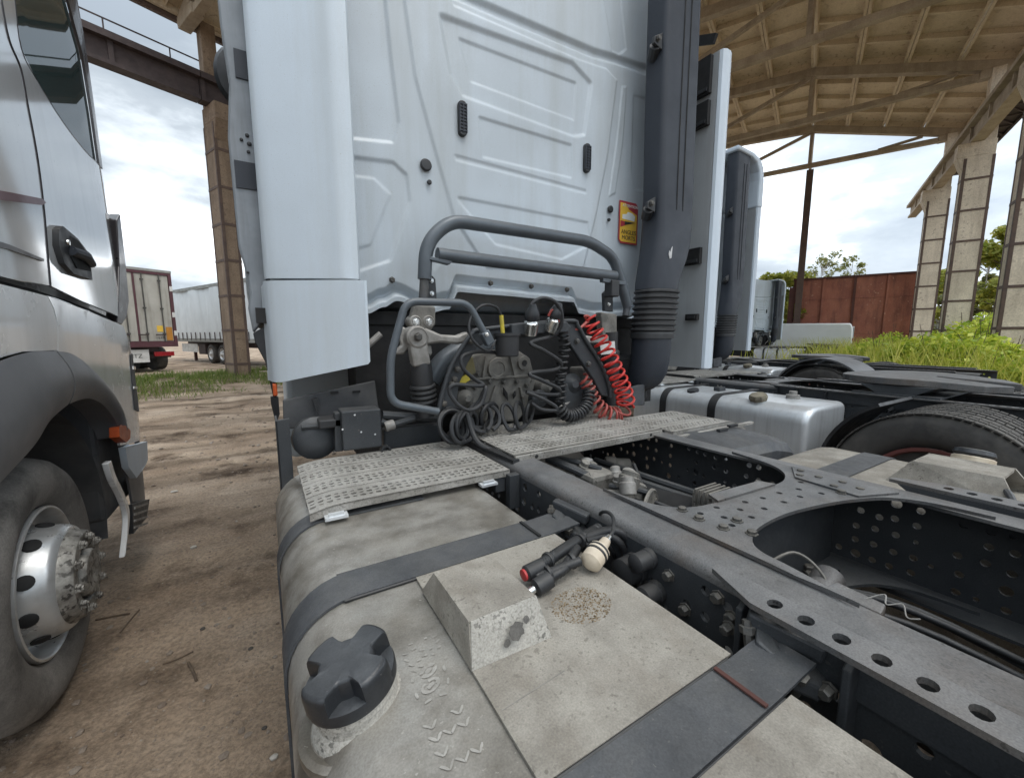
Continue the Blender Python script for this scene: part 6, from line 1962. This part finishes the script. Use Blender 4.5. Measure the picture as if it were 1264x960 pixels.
# door handle
hp = [(2.549, 1.898), (2.604, 1.924), (2.769, 1.902), (2.900, 1.854), (2.886, 1.727), (2.645, 1.728), (2.557, 1.760), (2.526, 1.828)]
dh = spanel('door_handle', hp, .012, 'black_plastic', door, th=.03)
spanel('handle_recess', [(2.669, 1.896), (2.765, 1.890), (2.866, 1.844), (2.869, 1.768), (2.682, 1.757), (2.628, 1.802)], .0285, 'cavity_black', dh, th=.004)
dh['label'] = 'black plastic door handle'
obj('handle_grip', MB().tube([side(.034)(*(2.628, 1.826)), side(.045)(*(2.751, 1.826)), side(.036)(*(2.871, 1.803))], .022, 10, rs=[.02, .024, .018]), MAT['duct_plastic'], door)
obj('key_lock', MB().lathe(side(.028)(*(2.623, 1.860)), (1, 0, 0), [(.013, 0), (.012, .006), (.005, .007)], 14), MAT['chrome'], door)
# dark corner deflector ahead of the door
dfp = [(3.569, 2.168), (3.665, 2.230), (3.658, 2.047), (3.653, 1.908), (3.624, 1.672), (3.519, 1.563), (3.392, 1.515), (3.297, 1.522), (3.390, 1.665), (3.496, 1.876)]
obj('corner_deflector', MB().prism([(-.735, y, z) for y, z in dfp], (-.06, .03, 0)), MAT['trim_dark'], lt, smooth=0, bevel=.008)
# dark joint under the door
jp = [(1.858, 1.644), (2.110, 1.641), (2.396, 1.633), (2.770, 1.608), (3.235, 1.566), (3.442, 1.535), (3.431, 1.510), (3.222, 1.534), (2.760, 1.581), (2.390, 1.614), (2.104, 1.622), (1.852, 1.625)]
spanel('door_joint', jp, -.03, 'cavity_black', th=.006)
# lower body above the arch, split at the panel gap
arch_o = [(1.769, 1.326), (1.936, 1.368), (2.032, 1.382), (2.151, 1.394), (2.430, 1.384), (2.614, 1.334), (2.830, 1.225), (3.021, 1.073), (3.070, 0.950)]
lb1 = [(1.852, 1.625), (2.104, 1.619), (2.395, 1.608), (2.437, 1.563), (2.460, 1.498), (2.432, 1.391)] + arch_o[3::-1]
spanel('lower_panel', lb1, .004, 'silver_dusty')
lb2 = [(2.402, 1.609), (2.759, 1.577), (3.220, 1.529), (3.412, 1.505), (3.519, 1.430), (3.691, 1.386), (3.651, 0.980), (3.610, 0.757), (3.310, 0.792), (3.093, 0.828), (3.066, 0.942)] + [arch_o[7], arch_o[6], arch_o[5], (2.437, 1.384), (2.468, 1.498), (2.445, 1.563)]
lp = spanel('front_panel', lb2, .004, 'silver_dusty')
ind = [(3.492, 1.328), (3.608, 1.334), (3.714, 1.252), (3.631, 0.938), (3.430, 0.981), (3.439, 1.167)]
spanel('step_recess', ind, .014, 'liner_grey', lp, th=.004)
for q in ([(3.479, 1.256), (3.729, 1.240), (3.719, 1.219), (3.470, 1.236)], [(3.424, 1.132), (3.687, 1.104), (3.680, 1.088), (3.418, 1.118)]):
    spanel('step_bar', q, .020, 'silver_dusty', lp, th=.006)
# wheel-arch flare in two pieces
arch_i = [(1.668, 0.963), (2.054, 1.065), (2.179, 1.127), (2.380, 1.171), (2.609, 1.164), (2.815, 1.095), (2.964, 0.966), (3.034, 0.865)]
def flare(pts_o, pts_i, name):
    """Bulging strip between the outer and the inner arch line."""
    O = spl([Vector((p[0], p[1], 0)) for p in pts_o], 6); I = spl([Vector((p[0], p[1], 0)) for p in pts_i], 6)
    n = 26
    def at_(L, t):
        k = t * (len(L) - 1); i = min(int(k), len(L) - 2)
        return L[i].lerp(L[i + 1], k - i)
    vs, fs = [], []
    m = 8
    for i in range(n + 1):
        a, b = at_(O, i / n), at_(I, i / n)
        for j in range(m + 1):
            q = a.lerp(b, j / m)
            out = .012 + .050 * math.sin(math.pi * min(1, j / m * .75 + .08)) 
            vs.append(side(out)(q.x, q.y))
        b2 = I[0]
        vs.append((vs[-1][0] - .10, vs[-1][1], vs[-1][2]))
    w = m + 2
    for i in range(n):
        for j in range(w - 1):
            fs.append((i * w + j, i * w + j + 1, (i + 1) * w + j + 1, (i + 1) * w + j))
    return obj(name, MB().add(vs, fs), MAT['arch_grey'], lt, smooth=50, solid=.008)
flare([(1.604, 1.282), (1.770, 1.330), (2.031, 1.379), (2.197, 1.392), (2.357, 1.387)], [(1.505, 0.908), (1.668, 0.963), (2.054, 1.065), (2.207, 1.134), (2.380, 1.171)], 'arch_flare')
flare([(2.371, 1.386), (2.505, 1.371), (2.664, 1.316), (2.849, 1.215), (3.021, 1.073), (3.062, 0.966)], [(2.396, 1.172), (2.512, 1.173), (2.636, 1.160), (2.794, 1.102), (2.937, 0.998), (2.978, 0.900)], 'arch_flare')
spanel('side_lamp', [(2.882, 0.971), (2.986, 0.960), (3.071, 0.915), (3.053, 0.872), (2.976, 0.866), (2.874, 0.920)], .045, 'orange_lens', th=.04, step=.03)
# bumper end, step guard
spanel('bumper_corner', [(3.034, 0.828), (3.561, 0.745), (3.508, 0.631), (3.190, 0.601), (3.058, 0.709)], .03, 'fairing_white', th=.03)
spanel('bumper_side', [(3.167, 0.683), (3.317, 0.567), (3.648, 0.598), (3.648, 0.412), (3.595, 0.302), (3.250, 0.335), (3.209, 0.556)], .0, 'arch_grey')
sg = [(2.719, 0.825), (2.757, 0.734), (2.852, 0.607), (2.906, 0.495), (2.867, 0.405), (2.765, 0.301)]
sgm = MB()
c_ = spl([Vector((-.70, p[0], p[1])) for p in sg], 5)
for k, (dx, dy) in enumerate(((0, 0),)):
    ring = []
    for i, p in enumerate(c_):
        wd = .055 * (1 - .75 * (i / (len(c_) - 1)) ** 3)
        ring.append([(p.x, p.y - wd * .3, p.z), (p.x, p.y + wd * .7, p.z), (p.x - .025, p.y + wd * .7, p.z), (p.x - .025, p.y - wd * .3, p.z)])
    sgm.loft(ring)
obj('step_guard', sgm, MAT['silver_dusty'], lt, smooth=40, bevel=.004)
spanel('step_tread', [(3.056, 0.484), (3.432, 0.383), (3.312, 0.302), (3.018, 0.323)], .03, 'black_plastic', th=.03)
for q in ([(3.078, 0.461), (3.351, 0.385), (3.347, 0.376), (3.072, 0.448)], [(3.063, 0.427), (3.334, 0.348), (3.329, 0.339), (3.058, 0.414)], [(3.049, 0.394), (3.317, 0.311), (3.312, 0.302), (3.043, 0.381)], [(3.034, 0.360), (3.300, 0.275), (3.295, 0.266), (3.029, 0.348)]):
    spanel('tread_bar', q, .048, 'cast_light', th=.006)
obj('front_edge', MB().tube([side(-.01)(*(3.625, 0.742)), side(-.01)(*(3.546, 0.439)), side(-.01)(*(3.452, 0.291)), side(-.01)(*(3.359, 0.273))], .014, 8), MAT['trim_dark'], lt)
# wheel house liner, chassis, cab bulk behind the skin
lin = MB()
arcs = [(2.30 + .66 * math.cos(R_(a)), .52 + .64 * math.sin(R_(a))) for a in range(-15, 200, 9)]
n = len(arcs)
lin.add([(x, y, z) for x in (-.80, -1.35) for y, z in arcs], [(i, i + 1, n + i + 1, n + i) for i in range(n - 1)])
obj('wheel_house', lin, MAT['liner_grey'], lt, smooth=50)
obj('inner_wall', MB().box((-1.42, 1.2, .3), (-1.40, 3.4, 1.45)), MAT['liner_grey'], lt, smooth=0)
for z in (.98, .80, .72):
    obj('liner_ledge', MB().box((-1.399, 2.5, z), (-1.33, 3.2, z + .03)), MAT['cavity_black'], lt, smooth=0)
obj('step_box', MB().box((-1.34, 2.95, .44), (-.80, 3.52, 1.15)), MAT['liner_grey'], lt, smooth=0, bevel=.02)
obj('cab_shell', MB().prism([(-.86, y, z) for y, z in ((.4, 1.42), (.4, 3.72), (3.0, 3.72), (3.5, 3.0), (3.75, 1.9), (3.78, .9), (3.7, .45), (3.5, .45), (3.5, 1.16), (2.9, 1.42))], (-2.40, 0, 0)), MAT['silver_dusty'], lt, bevel=.03)
obj('front_bumper', MB().box((-3.2, 3.55, .35), (-.90, 3.80, .80)), MAT['arch_grey'], lt, smooth=0, bevel=.05)
# front wheel
wc = Vector((-.80, 2.27, .475))
AX = Vector((1, .03, 0)).normalized()
r = .50
ty = MB().lathe(wc, AX, [(.30, -.30), (.44, -.30), (.485, -.27), (.50, -.24), (.50, -.20), (.488, -.198), (.488, -.185), (.50, -.183), (.50, -.12), (.488, -.118), (.488, -.105), (.50, -.103), (.50, -.055), (.485, -.015), (.455, .012), (.42, .020), (.385, .020), (.345, .008), (.315, -.004), (.298, -.020), (.292, -.05), (.29, -.15)], 64)
wt = obj('front_tyre', ty, MAT['tyre_dusty'], lt, smooth=60)
rm = MB().lathe(wc, AX, [(.288, -.20), (.290, -.03), (.298, -.012), (.296, .0), (.288, .002), (.281, -.006), (.276, -.05), (.262, -.085), (.245, -.095), (.235, -.08), (.225, -.02), (.210, .045), (.200, .062), (.185, .066), (.184, .05)], 64)
ri = obj('rim', rm, MAT['rim_silver'], wt, smooth=50)
uu = AX.cross(Vector((0, 0, 1))).normalized(); ww_ = AX.cross(uu)
for k in range(10):
    a = 2 * math.pi * (k + .3) / 10
    d = uu * math.cos(a) + ww_ * math.sin(a)
    p = wc + d * .228 + AX * .0
    nrm = (d * .95 + AX * .22).normalized()
    obj('hand_hole', MB().lathe(p - nrm * .012, nrm, [(.027, 0), (.027, .010), (.022, .012)], 16), MAT['cavity_black'], ri)
hb_ = obj('hub', MB().lathe(wc, AX, [(.186, .03), (.186, .070), (.178, .082), (.172, .10), (.165, .108), (.118, .108), (.112, .10), (.108, .06), (.098, .058), (.094, .115), (.086, .125), (.05, .128), (.03, .122)], 40), MAT['hub_dirty'], wt, smooth=40)
for k in range(10):
    a = 2 * math.pi * k / 10
    d = uu * math.cos(a) + ww_ * math.sin(a)
    obj('wheel_nut', MB().lathe(wc + d * .142 + AX * .107, AX, [(.021, 0), (.021, .005), (.017, .006), (.017, .016), (.010, .017), (.010, .022)], 6), MAT['hub_dirty'], wt)

# ================================================================ hoses, cables and plugs hanging behind the cab
def lift(pts, dy=0):
    return [Vector(p) + Vector((0, dy, 0)) for p in pts]
red = coil_path([(1.449, 1.620, 1.532), (1.476, 1.580, 1.449), (1.531, 1.550, 1.340), (1.590, 1.540, 1.227), (1.644, 1.540, 1.119), (1.657, 1.550, 1.063)], .037, 13, 16, .046)
single('red_coiled_hose', MB().tube(red, .0065, 8), MAT['hose_red'], 'bright red coiled air hose hanging from the cab to the walkway', 'hose', 'coiled hoses behind the cab')
red2 = coil_path([(1.651, 1.550, 1.059), (1.637, 1.570, 1.021), (1.574, 1.580, 1.026), (1.520, 1.600, 1.064), (1.485, 1.620, 1.121), (1.460, 1.640, 1.191), (1.434, 1.650, 1.226)], .045, 11, 16, .030)
single('faded_coiled_hose', MB().tube(red2, .0062, 8), MAT['hose_faded'], 'dusty faded red coiled hose curling up from the walkway', 'hose', 'coiled hoses behind the cab')
loop = [(1.444, 1.620, 1.515), (1.403, 1.600, 1.546), (1.436, 1.600, 1.535), (1.373, 1.600, 1.485), (1.329, 1.610, 1.473), (1.291, 1.620, 1.433)]
single('red_hose_lead', MB().tube(spl(loop, 8), .007, 8), MAT['hose_faded'], 'thin grey-red hose lead joining the red coil to the carrier', 'hose')
blk = coil_path([(1.269, 1.600, 1.472), (1.276, 1.600, 1.385), (1.258, 1.600, 1.285), (1.247, 1.590, 1.185), (1.240, 1.580, 1.118)], .024, 12, 12)
single('black_coiled_cable', MB().tube(blk, .0062, 8), MAT['cable_black'], 'black coiled cable hanging straight down left of the red hose', 'cable', 'coiled hoses behind the cab')
blk2 = coil_path([(1.220, 1.560, 1.098), (1.256, 1.560, 1.058), (1.327, 1.570, 1.049), (1.400, 1.580, 1.074), (1.444, 1.600, 1.127), (1.460, 1.620, 1.158)], .026, 15, 12)
single('thick_black_coil', MB().tube(blk2, .0080, 8), MAT['cable_black'], 'thick black coil lying in a curve on the walkway', 'cable', 'coiled hoses behind the cab')
zig = [(1.208, 1.560, 1.495), (1.153, 1.550, 1.445), (1.026, 1.530, 1.416), (1.095, 1.520, 1.379), (1.197, 1.530, 1.323), (1.177, 1.540, 1.289), (1.022, 1.530, 1.278), (1.087, 1.520, 1.242), (1.190, 1.530, 1.196), (1.179, 1.540, 1.168), (1.011, 1.540, 1.192)]
single('zigzag_cable', MB().tube(spl(zig, 10), .0095, 10), MAT['cable_black'], 'thick black cable hanging in zigzags right of the grey housing', 'cable')
lp2 = [(1.011, 1.540, 1.192), (1.065, 1.520, 1.168), (1.139, 1.500, 1.126), (1.149, 1.500, 1.102), (1.080, 1.520, 1.110), (1.039, 1.540, 1.141)]
single('right_cable_loop', MB().tube(spl(lp2, 8), .0085, 10), MAT['cable_black'], 'black cable loop reaching right towards the black coil', 'cable')
def loops(cs, name, label, r=.0095):
    pts = []
    for (cx, cy, rx, ry, tilt, dep) in cs:
        for k in range(10):
            a = 2 * math.pi * k / 10 - 1.2
            pts.append((cx + rx * math.cos(a), cy + ry * math.sin(a), dep + .03 * math.sin(a + tilt)))
    return single(name, MB().tube(spl([PT(*p) for p in pts], 5), r, 8), MAT['cable_black'], label, 'cable')
# pixel-free frame of the bay: local (u, v) on an upright plane behind the cab
def PT(u, v, y):
    return Vector((u, y, v))
loops([(.660, 1.070, .062, .064, 0, 1.56), (.690, 1.064, .060, .060, 1, 1.54), (.722, 1.066, .058, .062, 2, 1.56), (.672, 1.080, .075, .062, .5, 1.58), (.700, 1.072, .046, .058, 1.4, 1.55), (.655, 1.066, .055, .062, .3, 1.57)], 'looped_cable', 'black cable wound in several loops hanging over the left walkway')
loops([(.815, 1.088, .075, .058, 0, 1.58), (.80, 1.096, .066, .052, 1, 1.60), (.855, 1.090, .056, .055, 2, 1.61), (.79, 1.092, .062, .060, .6, 1.57)], 'middle_looped_cable', 'black cable loops right of the left bundle, below the grey housing')
loops([(.935, 1.080, .032, .056, 0, 1.57), (.995, 1.082, .040, .058, 1, 1.57), (1.055, 1.088, .038, .052, 2, 1.58)], 'hanging_cable_loops', 'black cable in three slim loops resting on the middle walkway')
up = [(0.867, 1.560, 1.375), (0.772, 1.550, 1.381), (0.696, 1.540, 1.363), (0.694, 1.530, 1.314), (0.745, 1.530, 1.268), (0.781, 1.520, 1.242), (0.723, 1.500, 1.245), (0.633, 1.490, 1.255), (0.615, 1.490, 1.227), (0.647, 1.480, 1.174), (0.697, 1.480, 1.149), (0.754, 1.490, 1.169), (0.782, 1.500, 1.234), (0.761, 1.520, 1.178), (0.728, 1.530, 1.131), (0.712, 1.530, 1.084)]
single('pot_cable', MB().tube(spl(up, 8), .0085, 10), MAT['cable_black'], 'black cable running from the black socket cup down to the loops', 'cable')
dn = [(0.714, 1.540, 1.124), (0.717, 1.510, 1.060), (0.727, 1.470, 1.012), (0.760, 1.420, 0.985), (0.798, 1.360, 0.974), (0.824, 1.310, 0.970)]
single('thick_trailing_cable', MB().tube(spl(dn, 8), .012, 10), MAT['cable_black'], 'thick black cable trailing from the loops across the walkway edge', 'cable')
# socket cup with the yellow-sleeved plug
cup = thing('socket_cup', 'black plastic socket cup with a yellow-sleeved cable plugged in', 'socket', (0.897, 1.520, 1.362))
cpt = Vector((0.897, 1.520, 1.359))
obj('cup', MB().lathe(cpt, (0, 0, 1), [(.046, 0), (.050, .005), (.053, .085), (.058, .088), (.058, .10), (.048, .10), (.044, .06)], 28), MAT['black_plastic'], cup)
obj('yellow_sleeve', MB().tube([(0.877, 1.520, 1.446), (0.869, 1.520, 1.534)], .009, 10), MAT['plug_yellow'], cup)
obj('plug_ferrule', MB().tube([(0.881, 1.520, 1.432), (0.877, 1.520, 1.453)], .012, 10), MAT['chrome'], cup)
obj('lead', MB().tube(spl([(0.869, 1.520, 1.531), (0.837, 1.510, 1.566), (0.771, 1.500, 1.570), (0.723, 1.500, 1.530), (0.703, 1.490, 1.481), (0.716, 1.480, 1.430), (0.759, 1.480, 1.394), (0.803, 1.500, 1.389), (0.841, 1.520, 1.429)], 8), .0058, 8), MAT['cable_black'], cup)
# two silver trailer sockets with looped cables
for x, y, lb in ((652, 405, 'left silver trailer connector with black cable arching over'), (678, 403, 'right silver trailer connector on the bracket')):
    pass
def connector(p, lb, tilt):
    t = thing('trailer_connector', lb, 'connector', p, 'silver connectors on the bracket')
    p = Vector(p)
    obj('socket', MB().lathe(p, (tilt, -.4, 1), [(.032, -.02), (.034, 0), (.034, .035), (.028, .04), (.024, .05)], 18), MAT['chrome'], t)
    obj('plug', MB().lathe(p + Vector((tilt * .04, -.016, .045)), (tilt, -.3, 1), [(.034, 0), (.036, .004), (.033, .03), (.022, .05), (.014, .07)], 18), MAT['cap_black'], t)
    return t
ca = connector((1.039, 1.550, 1.474), 'left silver trailer connector with a black cable arching over', -.1)
cb2 = connector((1.157, 1.550, 1.486), 'right silver trailer connector on the same bracket', .15)
obj('lead', MB().tube(spl([(1.016, 1.530, 1.542), (1.026, 1.520, 1.587), (1.072, 1.510, 1.613), (1.132, 1.500, 1.601), (1.174, 1.500, 1.555), (1.183, 1.510, 1.493), (1.166, 1.530, 1.453)], 8), .0085, 10), MAT['cable_black'], ca)
obj('lead', MB().tube(spl([(1.123, 1.530, 1.537), (1.138, 1.520, 1.563), (1.159, 1.510, 1.537), (1.177, 1.520, 1.494)], 8), .006, 8), MAT['hose_faded'], cb2)

# ================================================================ litter on the ground
def gp(x, y, dz=0):
    return (x, y, ground_z(x, y) + dz)
def on_ground(px):
    return Vector((px[0], px[1], ground_z(px[0], px[1])))
def stone(name, p, r, mat, lb, sq=.6):
    m = MB()
    random.seed(int(p[0] * 1000) & 255)
    prof = []
    vs, fs = [], []
    for i in range(7):
        th = math.pi * i / 6
        for k in range(9):
            a = 2 * math.pi * k / 9
            q = r * (1 + .18 * noise.noise((math.cos(a) * 2 + p[0], math.sin(a) * 2, math.cos(th) * 2 + p[1])))
            vs.append((p[0] + q * math.sin(th) * math.cos(a), p[1] + q * math.sin(th) * math.sin(a) * .8, p[2] + r * sq * .6 + q * math.cos(th) * sq))
    for i in range(6):
        for k in range(9):
            fs.append((i * 9 + k, i * 9 + (k + 1) % 9, (i + 1) * 9 + (k + 1) % 9, (i + 1) * 9 + k))
    m.add(vs, fs)
    single(name, m, MAT[mat], lb, 'stone')
stone('pale_stone', on_ground((-0.069, 1.493)), .014, 'stone_pale', 'pale stone on the dirt at the bottom edge, beside the tank')
stone('dark_stone', on_ground((-0.098, 1.643)), .010, 'stone_dark', 'small black stone just above the pale stone')
stone('grey_stone', on_ground((-0.511, 3.392)), .020, 'stone_pale', 'grey stone on the dirt in front of the silver truck')
stone('white_pebble', on_ground((-0.825, 4.836)), .030, 'stone_pale', 'flat whitish stone farther off between the trucks', .3)
stone('brown_clod', on_ground((-0.362, 2.408)), .012, 'stone_dark', 'small dark clod near the dry twig')
stone('brown_clod', on_ground((-0.153, 2.142)), .012, 'stone_dark', 'dark clod near the tank, right of the dry twig')
def twig(pts, r, lb):
    P = [on_ground(p) + Vector((0, 0, r)) for p in pts]
    single('dry_twig', MB().tube(spl(P, 5), r, 6, rs=None), MAT['twig'], lb, 'twig', 'dry twigs on the dirt')
twig([(-0.836, 2.745), (-0.762, 2.742), (-0.702, 2.728)], .005, 'dry twig right beside the hub of the wheel')
twig([(-0.705, 2.571), (-0.689, 2.662), (-0.667, 2.744)], .004, 'reddish twig crossing another near the wheel')
twig([(-0.490, 2.234), (-0.435, 2.244), (-0.383, 2.258)], .004, 'long thin dry twig in the middle of the dirt')
twig([(-0.393, 2.191), (-0.366, 2.111), (-0.348, 2.049)], .006, 'short dark twig below the long thin one')
